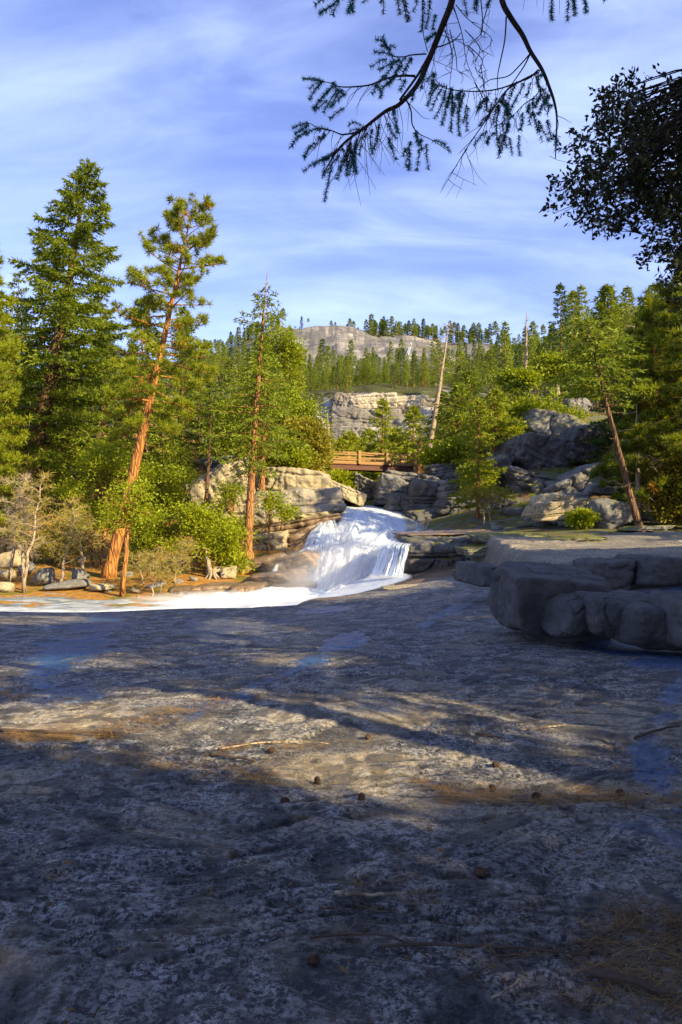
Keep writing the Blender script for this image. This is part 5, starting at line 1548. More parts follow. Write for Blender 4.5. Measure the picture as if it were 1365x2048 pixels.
# spray drifting at the foot of the fall
bme = MB(); v, f = ico(4)
c0 = P(662, 1160, 29.6)
bme.add(v * [4.4, 2.6, 2.2], f)
mt = NT('mist')
tc = mt.n('TexCoord'); mp = mt.n('Mapping'); mt.L.new(tc.outputs['Object'], mp.inputs[0]); mp.inputs['Scale'].default_value = (1 / 4.4, 1 / 2.6, 1 / 2.2)
ln_ = mt.n('VectorMath', operation='LENGTH'); mt.L.new(mp.outputs[0], ln_.inputs[0])
fall = mt.rng(ln_.outputs['Value'], 1.0, .1)
nn = mt.noise(mp.outputs[0], 2.0, 4, .6, .6)
den = mt.math('MULTIPLY', mt.math('MULTIPLY', fall, mt.rng(nn, .3, .7)), .8)
pv = mt.n('VolumePrincipled'); pv.inputs['Color'].default_value = (.97, .98, 1, 1); mt.L.new(den, pv.inputs['Density']); pv.inputs['Anisotropy'].default_value = .2
mt.L.new(pv.outputs[0], mt.out.inputs['Volume'])
mo = bme.obj('mist', mt.m, smooth=True); mo.location = tuple(c0); mo.rotation_euler = (0, RAD(-18), 0)
tag(mo, 'white spray hanging at the foot of the waterfall', 'mist', kind='stuff')

b2 = MB(); b2.add(v * [5.2, 1.6, .42], f)
mt2 = NT('low_mist'); tc = mt2.n('TexCoord'); mp = mt2.n('Mapping'); mt2.L.new(tc.outputs['Object'], mp.inputs[0]); mp.inputs['Scale'].default_value = (1 / 5.2, 1 / 1.6, 1 / .42)
l2 = mt2.n('VectorMath', operation='LENGTH'); mt2.L.new(mp.outputs[0], l2.inputs[0])
dn = mt2.math('MULTIPLY', mt2.math('MULTIPLY', mt2.rng(l2.outputs['Value'], 1.0, .15), mt2.rng(mt2.noise(mp.outputs[0], 2.6, 4, .6, .5), .35, .65)), 2.2)
pv = mt2.n('VolumePrincipled'); pv.inputs['Color'].default_value = (.97, .98, 1, 1); mt2.L.new(dn, pv.inputs['Density'])
mt2.L.new(pv.outputs[0], mt2.out.inputs['Volume'])
mo = b2.obj('mist', mt2.m, smooth=True); mo.location = tuple(P(490, 1201, 25.5))
tag(mo, 'low white spray rolling over the foam beside the slab edge', 'mist', kind='stuff')

# ------------------------------------------------------------------ footbridge
def mat_wood(name, a, b):
    t = NT(name); c = t.coord('World', (.4, 3, 3)); n = t.noise(c, 6, 5, .7)
    return t.done(t.principled(t.mix(t.rng(n, .35, .65), a, b), .75, t.bump(n, .5, .03), .25))


M['wood'] = mat_wood('timber', (0.31, 0.175, 0.06), (0.20, 0.11, 0.04)); M['rust'] = mat_wood('weathered_steel', (0.12, 0.05, 0.03), (0.06, 0.028, 0.02))
A = P(655, 922, 57.5); B = P(832, 929, 61.5)
ax = B - A; Lb = np.linalg.norm(ax); ax = ax / Lb
sd_ = norm(np.cross([0, 0, 1.], ax)); upv = np.cross(ax, sd_)
br = empty('footbridge', A); tag(br, 'short timber footbridge with post-and-rail sides on dark steel beams over the stream', 'bridge')
AX = np.array([ax, sd_, upv])


def bpart(name, boxes, mat, parent=None):
    mb = MB()
    for c, s in boxes: mb.box(np.asarray(c) @ AX, s, AX)
    return mb.obj(name, M[mat], parent or br)


W_ = 1.9
bpart('deck', [((Lb / 2, W_ / 2, -.10), (Lb, W_, .12))], 'wood')
for y_ in (.12, W_ - .12):
    bpart('beam', [((Lb / 2 + .1, y_, -.18 - .02), (Lb - .5, .24, .05)), ((Lb / 2 + .1, y_, -.42), (Lb - .5, .06, .4)), ((Lb / 2 + .1, y_, -.64), (Lb - .5, .24, .05))], 'rust')
for x_ in np.linspace(.9, Lb - .9, 5):
    bpart('cross_brace', [((x_, W_ / 2, -.45), (.08, W_ - .35, .2))], 'rust')
for y_ in (-.07, W_ + .07):
    for i, x_ in enumerate((.25, .25 + (Lb - .5) / 3, .25 + (Lb - .5) * 2 / 3, Lb - .25)):
        bpart('post', [((x_, y_, .42), (.26, .2, 1.12)), ((x_, y_, 1.0), (.22, .16, .05))], 'wood')
    s_ = .14 if y_ < 0 else -.14
    bpart('rail', [((Lb / 2, y_ + s_, .82), (Lb + .3, .10, .11))], 'wood')
    bpart('rail', [((Lb / 2, y_ + s_, .38), (Lb + .3, .10, .12))], 'wood')
    bpart('kerb', [((Lb / 2, y_ + s_ * 1.4, .03), (Lb, .16, .12))], 'wood')
# ------------------------------------------------------------------ near fir branches hanging into the top of the picture
NF, NB = MB(), MB()
rn = R(501)


def PB(px, py, Y): return P(px, py, Y)


def smooth_line(pts, n):
    pts = np.asarray(pts, float); k = np.linspace(0, len(pts) - 1, n); i = np.clip(k.astype(int), 0, len(pts) - 2); f = (k - i)[:, None]
    p0, p1, p2, p3 = pts[np.clip(i - 1, 0, None)], pts[i], pts[i + 1], pts[np.clip(i + 2, None, len(pts) - 1)]
    return .5 * (2 * p1 + (p2 - p0) * f + (2 * p0 - 5 * p1 + 4 * p2 - p3) * f ** 2 + (3 * p1 - p0 - 3 * p2 + p3) * f ** 3)


def twig(mb, pts, r0, r1, n=None, seg=5):
    n = n or max(4, len(pts) * 3)
    q = smooth_line(pts, n); mb.tube(q, np.linspace(r0, r1, n), seg, cap=False); return q


def sprig(nm, bm, a, b, Yd, dens=1.0, nl=.024, dead=False):
    """needled shoot between two picture points at depth Yd"""
    A_, B_ = PB(*a, Yd), PB(*b, Yd + rn.uniform(-.1, .1))
    mid = (A_ + B_) / 2 + rn.normal(size=3) * .006 + [0, 0, .006]
    q = smooth_line([A_, mid, B_], 14); bm.tube(q, np.linspace(.0022, .0010, 14), 4, cap=False)
    L = np.linalg.norm(B_ - A_); n = int(L / .00075 * dens)
    s = rn.random(n); base = np.stack([np.interp(s, np.linspace(0, 1, 14), q[:, k]) for k in range(3)], -1)
    ax_ = norm(B_ - A_); r = norm(np.cross(ax_, norm(rn.normal(size=(n, 3)))))
    flat = np.array([0, 1.0, 0]); r = norm(r - flat * (r @ flat)[:, None] * .45)
    d = r + ax_ * rn.uniform(.25, .7, (n, 1))
    nm.tris(base, d, nl * rn.uniform(.65, 1.1, n), .0032, rn, 1.0 if dead else np.clip(.5 + rn.normal() * .2 + rn.normal(size=n) * .1, 0, .94))


def fringe(nm, bm, line, Yd, spacing, length, ang, p_needle=.6, jitter=.25, tip_needle=True):
    """hanging side twigs along a limb; some needled, some bare"""
    line = np.asarray(line, float); seg = np.hypot(*np.diff(line, axis=0).T); L = seg.sum(); cum = np.concatenate([[0], np.cumsum(seg)])
    s = spacing * .5
    while s < L:
        x = np.interp(s, cum, line[:, 0]); y = np.interp(s, cum, line[:, 1])
        l = length * rn.uniform(.5, 1.2); a = RAD(ang + rn.uniform(-1, 1) * 60 * jitter)
        e = (x + math.sin(a) * l, y + math.cos(a) * l)
        if rn.random() < p_needle:
            m = rn.uniform(.0, .45); sprig(nm, bm, (x + (e[0] - x) * m, y + (e[1] - y) * m), e, Yd)
            twig(bm, [PB(x, y, Yd), PB(x + (e[0] - x) * m, y + (e[1] - y) * m, Yd), PB(*e, Yd)], .002, .001)
        else:
            m = (x + (e[0] - x) * .55 + rn.normal() * 6, y + (e[1] - y) * .5)
            twig(bm, [PB(x, y, Yd), PB(*m, Yd + rn.uniform(-.1, .1)), PB(e[0] + rn.normal() * 6, e[1], Yd)], .0019, .0007, seg=4)
            if rn.random() < .5: twig(bm, [PB(*m, Yd), PB(m[0] + rn.uniform(-28, 28), m[1] + rn.uniform(14, 40), Yd)], .0012, .0006, seg=3)
        s += spacing * rn.uniform(.6, 1.5)


fir_root = empty('douglas_fir', (4.6, 1.9, .2))
tag(fir_root, 'fir whose bare-twigged branches hang into the top of the picture from outside', 'fir tree')
OFF = -np.array([4.6, 1.9, .2])
trunk = MB(); tp_ = np.array([[4.6, 1.9, -.2], [4.6, 1.9, 1.2], [4.58, 1.92, 4], [4.55, 1.95, 8], [4.5, 2.0, 13], [4.5, 2.0, 18]])
trunk.tube(tp_, [.16, .13, .12, .11, .08, .03], 12)
o = trunk.obj('trunk', M['bark_brown'], fir_root, True); o.location = tuple(OFF)


def branch_obj(main, subs, fr, label):
    """main: pixel polyline with depth; subs: side limbs"""
    bm, nm = MB(), MB()
    for pts, r0, r1, Yd in [main] + subs:
        P3 = [PB(p[0], p[1], Yd if len(p) < 3 else p[2]) if len(p) < 4 else np.array(p[:3]) for p in pts]
        twig(bm, P3, r0, r1, len(pts) * 5, 7)
    fr(nm, bm)
    o = bm.obj('branch', M['bark_near'], fir_root, True, label=label); o.location = tuple(OFF)
    k = nm.obj('needles', M['near_fir'], o)
    return o


YA, YC = 3.5, 3.65


def frA(nm, bm):
    S_ = lambda a, b, **k: sprig(nm, bm, a, b, YA, **k)
    # left upper limb end cluster
    B1 = [(831, 152), (771, 158), (740, 170), (703, 174), (677, 173), (657, 165), (607, 158)]
    for a, b in [((650, 164), (607, 157)), ((645, 165), (618, 178)), ((640, 168), (620, 200)), ((668, 172), (628, 218)), ((660, 178), (640, 205)), ((676, 178), (648, 226)), ((686, 180), (662, 214)), ((690, 215), (660, 238)), ((655, 200), (630, 222)), ((665, 165), (690, 190))]: S_(a, b)
    fringe(nm, bm, B1[1:4], YA, 11, 70, -32, .1)
    # upper limb B2
    for a, b in [((783, 111), (765, 73)), ((778, 95), (752, 78)), ((788, 112), (750, 104)), ((775, 118), (742, 135)), ((790, 122), (758, 140)), ((800, 118), (770, 158)), ((812, 114), (790, 150)), ((824, 114), (800, 160)), ((805, 130), (778, 170)), ((826, 118), (812, 140)), ((770, 150), (745, 190)), ((790, 155), (765, 178)), ((812, 158), (800, 182)), ((750, 170), (762, 195)), ((783, 100), (760, 92)), ((779, 90), (792, 96))]: S_(a, b)
    # limb B3 left lower
    for a, b in [((618, 247), (586, 256)), ((618, 250), (590, 268)), ((615, 262), (582, 294)), ((640, 256), (612, 272)), ((630, 285), (608, 316)), ((640, 272), (628, 296)), ((650, 268), (642, 280)), ((660, 262), (640, 262))]: S_(a, b)
    twig(bm, [PB(662, 261, YA), PB(640, 285, YA), PB(612, 316, YA)], .002, .001)
    fringe(nm, bm, [(712, 263), (680, 268), (662, 261), (636, 256)], YA, 13, 62, -28, .25)
    # tip of the main limb
    for a, b in [((680, 310), (645, 356)), ((660, 315), (606, 344)), ((668, 308), (628, 330)), ((690, 300), (655, 318)), ((700, 296), (680, 340)), ((655, 310), (648, 345)), ((730, 255), (697, 252)), ((735, 258), (700, 262)), ((712, 300), (700, 350)), ((704, 300), (712, 348)), ((694, 308), (694, 352))]: S_(a, b)
    fringe(nm, bm, [(800, 205), (771, 223), (745, 246), (720, 262), (692, 281), (665, 305)], YA, 7, 92, -12, .38, .3)
    fringe(nm, bm, [(790, 215), (760, 236), (730, 258)], YA, 10, 70, 18, .5, .3)
    fringe(nm, bm, [(740, 250), (700, 280), (675, 300)], YA, 11, 120, 10, .0, .6)
    fringe(nm, bm, [(740, 250), (700, 280)], YA, 16, 110, -30, .0, .5)
    # limb B4
    for a, b in [((865, 281), (902, 305)), ((820, 300), (818, 340)), ((840, 298), (834, 342)), ((853, 288), (858, 340)), ((812, 298), (806, 312)), ((782, 290), (792, 320)), ((778, 275), (784, 300)), ((822, 282), (812, 334))]: S_(a, b)
    fringe(nm, bm, [(826, 250), (838, 267), (850, 276)], YA, 9, 46, 2, .4, .2)
    twig(bm, [PB(812, 200, YA), PB(835, 224, YA), PB(848, 236, YA), PB(862, 238, YA)], .002, .0007)
    # twigs on the upper right side of the limb
    fringe(nm, bm, [(905, 0), (890, 40), (872, 85), (850, 130), (838, 165)], YA, 15, 95, 22, .0, .8)
    fringe(nm, bm, [(900, 10), (880, 60), (862, 100)], YA, 24, 60, -25, .2, .5)
    for a, b in [((838, 165), (826, 188)), ((850, 140), (842, 178)), ((820, 185), (826, 200))]: S_(a, b)
    for line in ([(905, 5), (925, 70), (933, 120), (950, 165), (962, 205)], [(930, 60), (960, 95), (950, 130), (962, 160)], [(912, 10), (938, 40), (985, 80), (958, 108)], [(960, -20), (965, 60), (940, 90), (930, 130)], [(900, 60), (912, 110), (915, 140), (926, 148)],
                 [(935, 90), (965, 120), (958, 145), (976, 140)], [(890, 60), (905, 110), (900, 170), (905, 195)], [(950, 165), (975, 215), (985, 260)], [(962, 130), (968, 170), (975, 200), (968, 235)], [(980, 0), (968, 40), (962, 70), (975, 75)]):
        twig(bm, [PB(x, y, YA + rn.uniform(-.1, .15)) for x, y in line], .0032, .001, 14, 4)
        fringe(nm, bm, line, YA, 26, 30, rn.uniform(-60, 60), .0, .8)


branch_obj(([(4.52, 1.94, 7.4, 0), (3.2, 2.2, 6.6, 0), (2.0, 2.8, 5.6, 0), (1.05, 3.3, 4.7, 0), (915, -60), (905, 0), (882, 60), (858, 120), (836, 168), (800, 208), (771, 223), (730, 255), (692, 283), (668, 312), (645, 352)], .026, .0028, YA),
           [([(912, -20), (888, 40), (865, 97), (848, 130), (832, 156), (800, 200)], .008, .006, YA + .05),
            ([(831, 152), (800, 152), (771, 158), (740, 170), (703, 174), (677, 173), (657, 165), (607, 158)], .006, .0016, YA),
            ([(853, 108), (824, 110), (806, 114), (783, 111), (777, 97), (765, 73)], .004, .0014, YA), ([(785, 115), (800, 138), (815, 150), (830, 155)], .0025, .002, YA),
            ([(730, 255), (712, 265), (690, 269), (680, 268), (662, 261), (636, 256), (618, 247), (590, 255)], .005, .0014, YA),
            ([(809, 193), (822, 220), (825, 249), (838, 267), (865, 281), (900, 304)], .0045, .0012, YA),
            ([(865, 97), (890, 90), (910, 80), (922, 66)], .004, .002, YA)], frA, 'branch sweeping down and left, tipped with blue-green needles')


def frC(nm, bm):
    S_ = lambda a, b, **k: sprig(nm, bm, a, b, YC, **k)
    for a, b in [((895, 175), (862, 165)), ((870, 170), (858, 190)), ((875, 172), (855, 212)), ((884, 178), (862, 222)), ((892, 180), (870, 238)), ((900, 190), (884, 250)), ((912, 205), (902, 264)), ((922, 200), (918, 272)), ((936, 215), (935, 262)), ((918, 190), (914, 196)), ((866, 148), (855, 163)), ((870, 150), (866, 172)), ((905, 176), (893, 215)), ((925, 182), (915, 198))]: S_(a, b)
    fringe(nm, bm, [(951, 183), (925, 181), (901, 179), (880, 170)], YC, 9, 60, -12, .55, .2)
    for a, b in [((975, 195), (955, 222)), ((972, 200), (962, 215)), ((995, 195), (975, 240)), ((985, 205), (978, 232)), ((1010, 200), (1018, 255)), ((1002, 200), (1025, 235)), ((1015, 215), (1010, 248)), ((1000, 210), (985, 250))]: S_(a, b, dead=rn.random() < .45)
    for a, b in [((975, 262), (948, 290)), ((990, 265), (975, 288)), ((1010, 270), (997, 316)), ((1018, 275), (1025, 310)), ((1038, 270), (1040, 313)), ((1062, 165), (1052, 195)), ((1075, 170), (1098, 195)), ((1080, 180), (1100, 215)), ((1080, 195), (1070, 215)), ((1062, 228), (1060, 250)), ((1078, 240), (1085, 285)), ((1080, 250), (1098, 282)), ((1095, 240), (1104, 280)), ((1108, 270), (1112, 292)), ((1045, 225), (1040, 260)), ((1065, 225), (1076, 262))]: S_(a, b, dead=rn.random() < .15)
    fringe(nm, bm, [(1077, 185), (1047, 210), (1026, 231), (1005, 245), (987, 256)], YC, 9, 50, -4, .6, .25)
    fringe(nm, bm, [(1077, 140), (1040, 163), (997, 178), (951, 183)], YC, 9, 75, -14, .22, .25)
    fringe(nm, bm, [(1022, 174), (997, 203), (969, 245), (945, 280)], YC, 14, 60, -30, .15, .6)
    fringe(nm, bm, [(1084, 139), (1107, 199), (1114, 227), (1112, 280)], YC, 18, 45, -10, .4, .4)
    fringe(nm, bm, [(940, 290), (915, 330), (890, 370)], YC, 18, 50, 10, 0, .9)
    twig(bm, [PB(930, 298, YC), PB(945, 340, YC), PB(948, 372, YC)], .0016, .0007); twig(bm, [PB(938, 318, YC), PB(955, 350, YC), PB(973, 370, YC)], .0014, .0007)
    twig(bm, [PB(1116, 232, YC), PB(1130, 238, YC), PB(1144, 247, YC)], .0018, .0007); twig(bm, [PB(1100, 312, YC), PB(1115, 320, YC), PB(1138, 325, YC)], .0014, .0007)


branch_obj(([(4.52, 1.94, 7.0, 0), (3.3, 2.3, 6.6, 0), (2.0, 3.0, 6.0, 0), (1040, -420), (1003, -160), (1000, -60), (1004, 0), (1022, 36), (1045, 70), (1061, 103), (1084, 139), (1100, 178), (1109, 205), (1114, 235), (1113, 275), (1111, 318)], .024, .0025, YC),
           [([(1077, 140), (1060, 155), (1040, 163), (997, 178), (951, 183), (901, 179), (880, 170), (866, 150)], .0055, .0014, YC),
            ([(1070, 148), (1022, 174), (997, 203), (969, 245), (933, 298), (901, 352), (880, 387)], .0055, .0008, YC),
            ([(1061, 107), (1036, 135), (1015, 153), (980, 160), (960, 175)], .004, .0018, YC), ([(1061, 107), (1050, 130), (1030, 160), (1015, 180)], .0045, .002, YC),
            ([(1013, 34), (1010, 80), (1001, 124), (996, 150), (995, 181)], .0045, .002, YC),
            ([(1076, 145), (1072, 153), (1077, 185), (1047, 210), (1026, 231), (987, 256)], .0045, .0012, YC),
            ([(1080, 140), (1074, 160), (1085, 180), (1098, 210)], .003, .001, YC)], frC, 'thick branch hanging almost straight down, ending in a bare drooping tip')


def frD(nm, bm):
    for a, b in [((700, -30), (640, 28)), ((680, -20), (630, 10)), ((690, -30), (665, 30)), ((720, -20), (697, 27)), ((710, -10), (705, 24)), ((735, -20), (728, 5)), ((762, -20), (768, 28)), ((790, -20), (800, 30)), ((800, -25), (815, 44)), ((812, -20), (820, 40)), ((775, -10), (762, 6)), ((848, 0), (842, 64)), ((860, 0), (852, 58)), ((872, 30), (866, 60)), ((830, -10), (826, 24)), ((925, -20), (935, 30)), ((945, -20), (952, 22)), ((960, -20), (948, 18)), ((1100, -15), (1104, 40)), ((1138, -15), (1135, 42)), ((1150, -15), (1148, 32)), ((1165, -15), (1172, 26)), ((1190, -15), (1210, 2)), ((1145, -10), (1152, 30)), ((1103, 12), (1104, 40)), ((990, -20), (975, 12))]:
        sprig(nm, bm, a, b, 3.0 if a[0] < 740 else 3.5, nl=.024, dead=(780 < a[0] < 815))
    for a, b in [((1052, -20), (1046, 22)), ((1090, -20), (1086, 30)), ((1075, -20), (1074, 14)), ((1120, -20), (1119, 30))]: twig(bm, [PB(*a, 3.5), PB(*b, 3.5)], .0015, .0007)
    twig(bm, [PB(845, -20, 3.5), PB(846, 60, 3.5), PB(856, 105, 3.5)], .003, .002)


branch_obj(([(4.52, 1.94, 8.2, 0), (3.0, 2.4, 7.2, 0), (1500, -600), (1300, -230), (1190, -90), (1100, -60), (960, -45), (820, -40), (700, -38)], .024, .004, 3.4), [], frD, 'high branch just outside the picture with only its needle tips showing')

# ------------------------------------------------------------------ dark oak at the top right
rn = R(601)
OUT = [(1078, 430), (1095, 392), (1085, 372), (1110, 350), (1120, 320), (1140, 270), (1165, 245), (1178, 205), (1190, 160), (1215, 165), (1240, 150), (1262, 128), (1275, 160), (1320, 160), (1335, 146), (1370, 150), (1480, 100), (1660, 140), (1720, 420), (1640, 640), (1500, 700), (1365, 640), (1330, 590), (1290, 540), (1262, 500), (1215, 470), (1180, 468), (1150, 448), (1120, 425), (1100, 450)]
oak = empty('oak_tree', (5.4, 5.6, -.2)); tag(oak, 'dark small-leaved oak leaning in at the top of the picture, almost black against the sky', 'oak tree')
T, C = MB(), MB()
T.tube([[5.4, 5.6, -.5], [5.3, 5.6, .8], [4.9, 5.55, 2.0], [4.4, 5.5, 3.2], [4.1, 5.4, 4.2], [3.8, 5.3, 5.2]], [.26, .2, .17, .14, .1, .05], 10)
OO = np.array([5.4, 5.6, -.2])
N = 0; cen = []; edge_d = []
OUTc = OUT + [OUT[0]]
while N < 1150:
    x = rn.uniform(1070, 1720); y = rn.uniform(90, 700)
    jx, jy = x + rn.normal() * 4, y + rn.normal() * 4
    if not inpoly(np.array([jx]), np.array([jy]), OUT)[0]: continue
    ed = segdist(np.array([jx]), np.array([jy]), OUTc)[0]
    n0 = .5 + .5 * vnoise(np.array([[x / 38, y / 38, 1.]]), 3)[0]
    if rn.random() > (.16 + .84 * min(1, ed / 110)) * (.35 + .65 * (n0 > .32)): continue
    if x > 1400 and rn.random() < .6: continue
    cen.append(P(x, y, 5.3 + rn.normal() * .45 * min(1, .25 + ed / 110))); edge_d.append(ed); N += 1
cen = np.array(cen)
hub = np.array([[4.4, 5.5, 3.2], [4.1, 5.4, 4.2], [3.8, 5.3, 5.2], [4.6, 5.5, 2.6]])
for i in rn.permutation(N)[:420]:
    c = cen[i]; h = hub[np.argmin(np.linalg.norm(hub - c, axis=1) + rn.random(4) * .8)]
    m1 = h + (c - h) * .4 + rn.normal(size=3) * .07; m2 = h + (c - h) * .75 + rn.normal(size=3) * .05
    T.tube(smooth_line([h, m1, m2, c], 9), np.linspace(.013, .002, 9), 4, cap=False)
npc = 13
ax2 = norm(rn.normal(size=(N, 3)) + [-.5, 0, .2])
w = rn.random((N, npc))
pos = cen[:, None] + ax2[:, None] * ((w - .5) * .20)[..., None] + rn.normal(size=(N, npc, 3)) * .018
dr = ax2[:, None] * .7 + rn.normal(size=pos.shape) * .7
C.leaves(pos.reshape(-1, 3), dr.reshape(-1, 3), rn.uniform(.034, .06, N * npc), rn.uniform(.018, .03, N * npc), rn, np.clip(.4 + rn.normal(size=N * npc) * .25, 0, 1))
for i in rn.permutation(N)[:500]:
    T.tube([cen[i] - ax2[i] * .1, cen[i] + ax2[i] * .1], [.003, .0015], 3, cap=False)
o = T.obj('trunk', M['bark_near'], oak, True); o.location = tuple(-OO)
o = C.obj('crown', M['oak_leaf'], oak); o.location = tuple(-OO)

# ------------------------------------------------------------------ unseen trees outside the frame, crowns shaped along sun rays to shade the slab
rn = R(701)
LIT = [
    [(-200, 1410), (0, 1402), (150, 1388), (330, 1366), (480, 1374), (560, 1386), (640, 1400), (700, 1402), (820, 1420), (900, 1452), (960, 1482), (1060, 1505), (1180, 1520), (1300, 1538), (1292, 1600), (1150, 1592), (1000, 1592), (910, 1602), (862, 1650), (905, 1722), (885, 1742), (800, 1702), (735, 1640), (690, 1612), (600, 1598), (500, 1572), (380, 1540), (300, 1516), (210, 1498), (100, 1490), (-200, 1486)],
    [(600, 1362), (720, 1368), (830, 1382), (960, 1402), (1100, 1425), (1200, 1438), (1290, 1450), (1300, 1502), (1170, 1492), (1060, 1476), (985, 1455), (930, 1425), (860, 1402), (760, 1385), (640, 1372)],
    [(1020, 1290), (1150, 1300), (1290, 1340), (1310, 1362), (1150, 1335), (1040, 1318)], [(220, 1322), (350, 1326), (350, 1336), (230, 1340)], [(1050, 1370), (1180, 1385), (1290, 1410), (1290, 1428), (1150, 1400)],
    [(598, 1213), (700, 1178), (960, 1138), (975, 1160), (850, 1182), (760, 1196), (640, 1216)], [(380, 1240), (560, 1245), (640, 1262), (560, 1275), (400, 1262)],
    [(-300, 1000), (1000, 1000), (940, 1150), (700, 1180), (600, 1205), (480, 1216), (-300, 1218)],
]
gx, gy = np.meshgrid(np.arange(-13, 14, .25), np.arange(-1.5, 19.5, .25))
gx = gx.ravel() + rn.normal(size=gx.size) * .06; gy = gy.ravel() + rn.normal(size=gy.size) * .06
gz = slab_z(gx, gy, False)
pxx, pyy = to_px(gx, gy, gz)
lit = np.zeros(len(gx), bool)
for poly in LIT: lit |= inpoly(pxx, pyy, poly) & (gy > .5)
# soft half-lit zone on the far part of the slab
part = (pyy < 1385) & (pyy > 1216) & (gy > 5) & (vnoise(np.stack([gx * .5, gy * .35, 0 * gx], -1), 8) > .42)
ok = ~lit & ~part
G = np.stack([gx, gy, gz], -1)[ok]
# boulders, and the front of the bench, lie in the same shade
bx, by, bz_ = np.meshgrid(np.arange(2.0, 6.6, .3), np.arange(7.4, 11.2, .3), [.25, .6])
G2 = np.stack([bx.ravel(), by.ravel(), bz_.ravel()], -1)
bx, by = np.meshgrid(np.arange(4.2, 13, .33), np.arange(12.6, 17.5, .33))
G3 = np.stack([bx.ravel(), by.ravel(), 0 * bx.ravel() + .5], -1); G3 = G3[vnoise(G3 * [.25, 1.1, 1], 5) > -.35]
bx, bz_ = np.meshgrid(np.arange(4.2, 13, .33), [-.2, .15]); G4 = np.stack([bx.ravel(), 0 * bx.ravel() + 13.9, bz_.ravel()], -1)
bx, by = np.meshgrid(np.arange(4.2, 17, .3), np.arange(17, 30, .3))
G5 = np.stack([bx.ravel(), by.ravel(), 0 * bx.ravel() + .55], -1); G5 = G5[vnoise(G5 * [.16, .8, 1] + [0, G5[0, 0] * 0, 0], 6) > .1]
G = np.concatenate([G, G2, G3, G4, G5])
ts = np.arange(9, 34, .25)
pp = G[:, None] + S * ts[None, :, None]
mg = 1.5 + .03 * ts[None]
outf = (np.abs(pp[..., 0]) > .5 * pp[..., 1] + mg * 1.5) | (pp[..., 2] - EYE > .75 * pp[..., 1] + mg * 1.6) | (pp[..., 1] < -.8)
tmin = ts[np.argmax(outf, axis=1)]
_gp = to_px(G[:, 0], G[:, 1], G[:, 2]); dl = np.full(len(G), 1e9)
for poly in LIT: dl = np.minimum(dl, segdist(_gp[0], _gp[1], poly + [poly[0]]))
deep = (dl > 28) | (G[:, 1] < 1.5)
G = np.concatenate([G, G[deep] + rn.normal(size=(deep.sum(), 3)) * [.12, .12, 0]]); tmin = np.concatenate([tmin, tmin[deep] + 1.2])
tl = np.maximum(tmin + .6, 12 + 2.5 * vnoise(G * [.22, .22, 1], 15)) + rn.uniform(0, 2.2, len(G))
cc = G + S * tl[:, None]
roots = np.array([[3, -9.5], [7.5, -11.5], [12, -9], [14.5, -1.2], [19, 0.5], [20.5, 5.5], [23, 9.5], [-1, -11.5]], float)
own = np.argmin(np.linalg.norm(cc[:, None, :2] - roots[None], axis=2) + rn.random((len(cc), len(roots))) * 1.0, axis=1)
shl = ['leafy pine behind the viewer shading the near left slab', 'pine behind the viewer shading the near slab middle', 'pine behind the viewer shading the dark near corner', 'pine outside the picture shading the light-streaked slab',
       'pine outside the picture shading the big angular boulder', 'pine outside the picture shading the far slab', 'pine outside the picture shading the bench corner', 'pine far behind the viewer shading the dark slab edge']
for k, (rx_, ry_) in enumerate(roots):
    m = own == k
    if m.sum() < 8: continue
    c = cc[m]; bz = -.5; top = c[:, 2].max()
    e = empty('shade_pine', (rx_, ry_, bz)); tag(e, shl[k], 'pine tree', 'pines around the viewer')
    T, C = MB(), MB()
    mx, my = c[:, 0].mean(), c[:, 1].mean()
    hz = np.linspace(0, 1, 9)
    pth = np.stack([rx_ + (mx - rx_) * hz ** 1.5, ry_ + (my - ry_) * hz ** 1.5, bz + (top - bz) * hz], -1)
    T.tube(pth, .28 * (1.05 - hz), 9)
    for i in rn.permutation(len(c))[:len(c) // 22]:
        h = np.clip((c[i, 2] - bz) / (top - bz) - .06, .1, .97); p0 = np.array([np.interp(h, hz, pth[:, j]) for j in range(3)])
        T.tube([p0, (p0 + c[i]) / 2 + [0, 0, .15], c[i]], [.03, .015, .006], 4, cap=False)
    n = 26; N = len(c) * n
    pos = c[:, None] + rn.normal(size=(len(c), n, 3)) * .13
    C.leaves(pos.reshape(-1, 3), rn.normal(size=(N, 3)), rn.uniform(.12, .2, N), rn.uniform(.06, .10, N), rn, rn.random(N))
    o = T.obj('trunk', M['bark_brown'], e, True); o.location = (-rx_, -ry_, -bz)
    o = C.obj('crown', M['dark_needle'], e); o.location = (-rx_, -ry_, -bz)
# unseen pines, crowns shaped along sun rays to keep the right cliff in shade
CG = []
for (a, b_, c_, d_, Y0) in [(752, 956, 1000, 1058, 49), (1000, 905, 1262, 1010, 46), (985, 1000, 1050, 1040, 41), (1030, 872, 1120, 905, 49), (1150, 862, 1262, 905, 49), (1180, 945, 1262, 985, 43), (835, 1095, 950, 1150, 27), (1270, 880, 1365, 1050, 36)]:
    for X_ in np.arange(a, c_, 17):
        for Z_ in np.arange(b_, d_, 17): CG.append(P(X_ + rn.normal() * 3, Z_ + rn.normal() * 3, Y0 + rn.uniform(-2.5, .5)))
CG = np.array(CG); CG = CG[vnoise(CG * .35, 18) > -.45]
ts = np.arange(9, 60, .5)
pp = CG[:, None] + S * ts[None, :, None]
tmin = ts[np.argmax((pp[..., 0] > .5 * pp[..., 1] + 2.5), axis=1)]
cc = CG + S * (tmin + rn.uniform(.5, 4.5, len(CG)))[:, None]
wr = np.array([[20, 29], [24, 33], [28.5, 37], [17, 21], [33, 41], [25, 26]], float)
own = np.argmin(np.linalg.norm(cc[:, None, :2] - wr[None], axis=2) + rn.random((len(cc), len(wr))), axis=1)
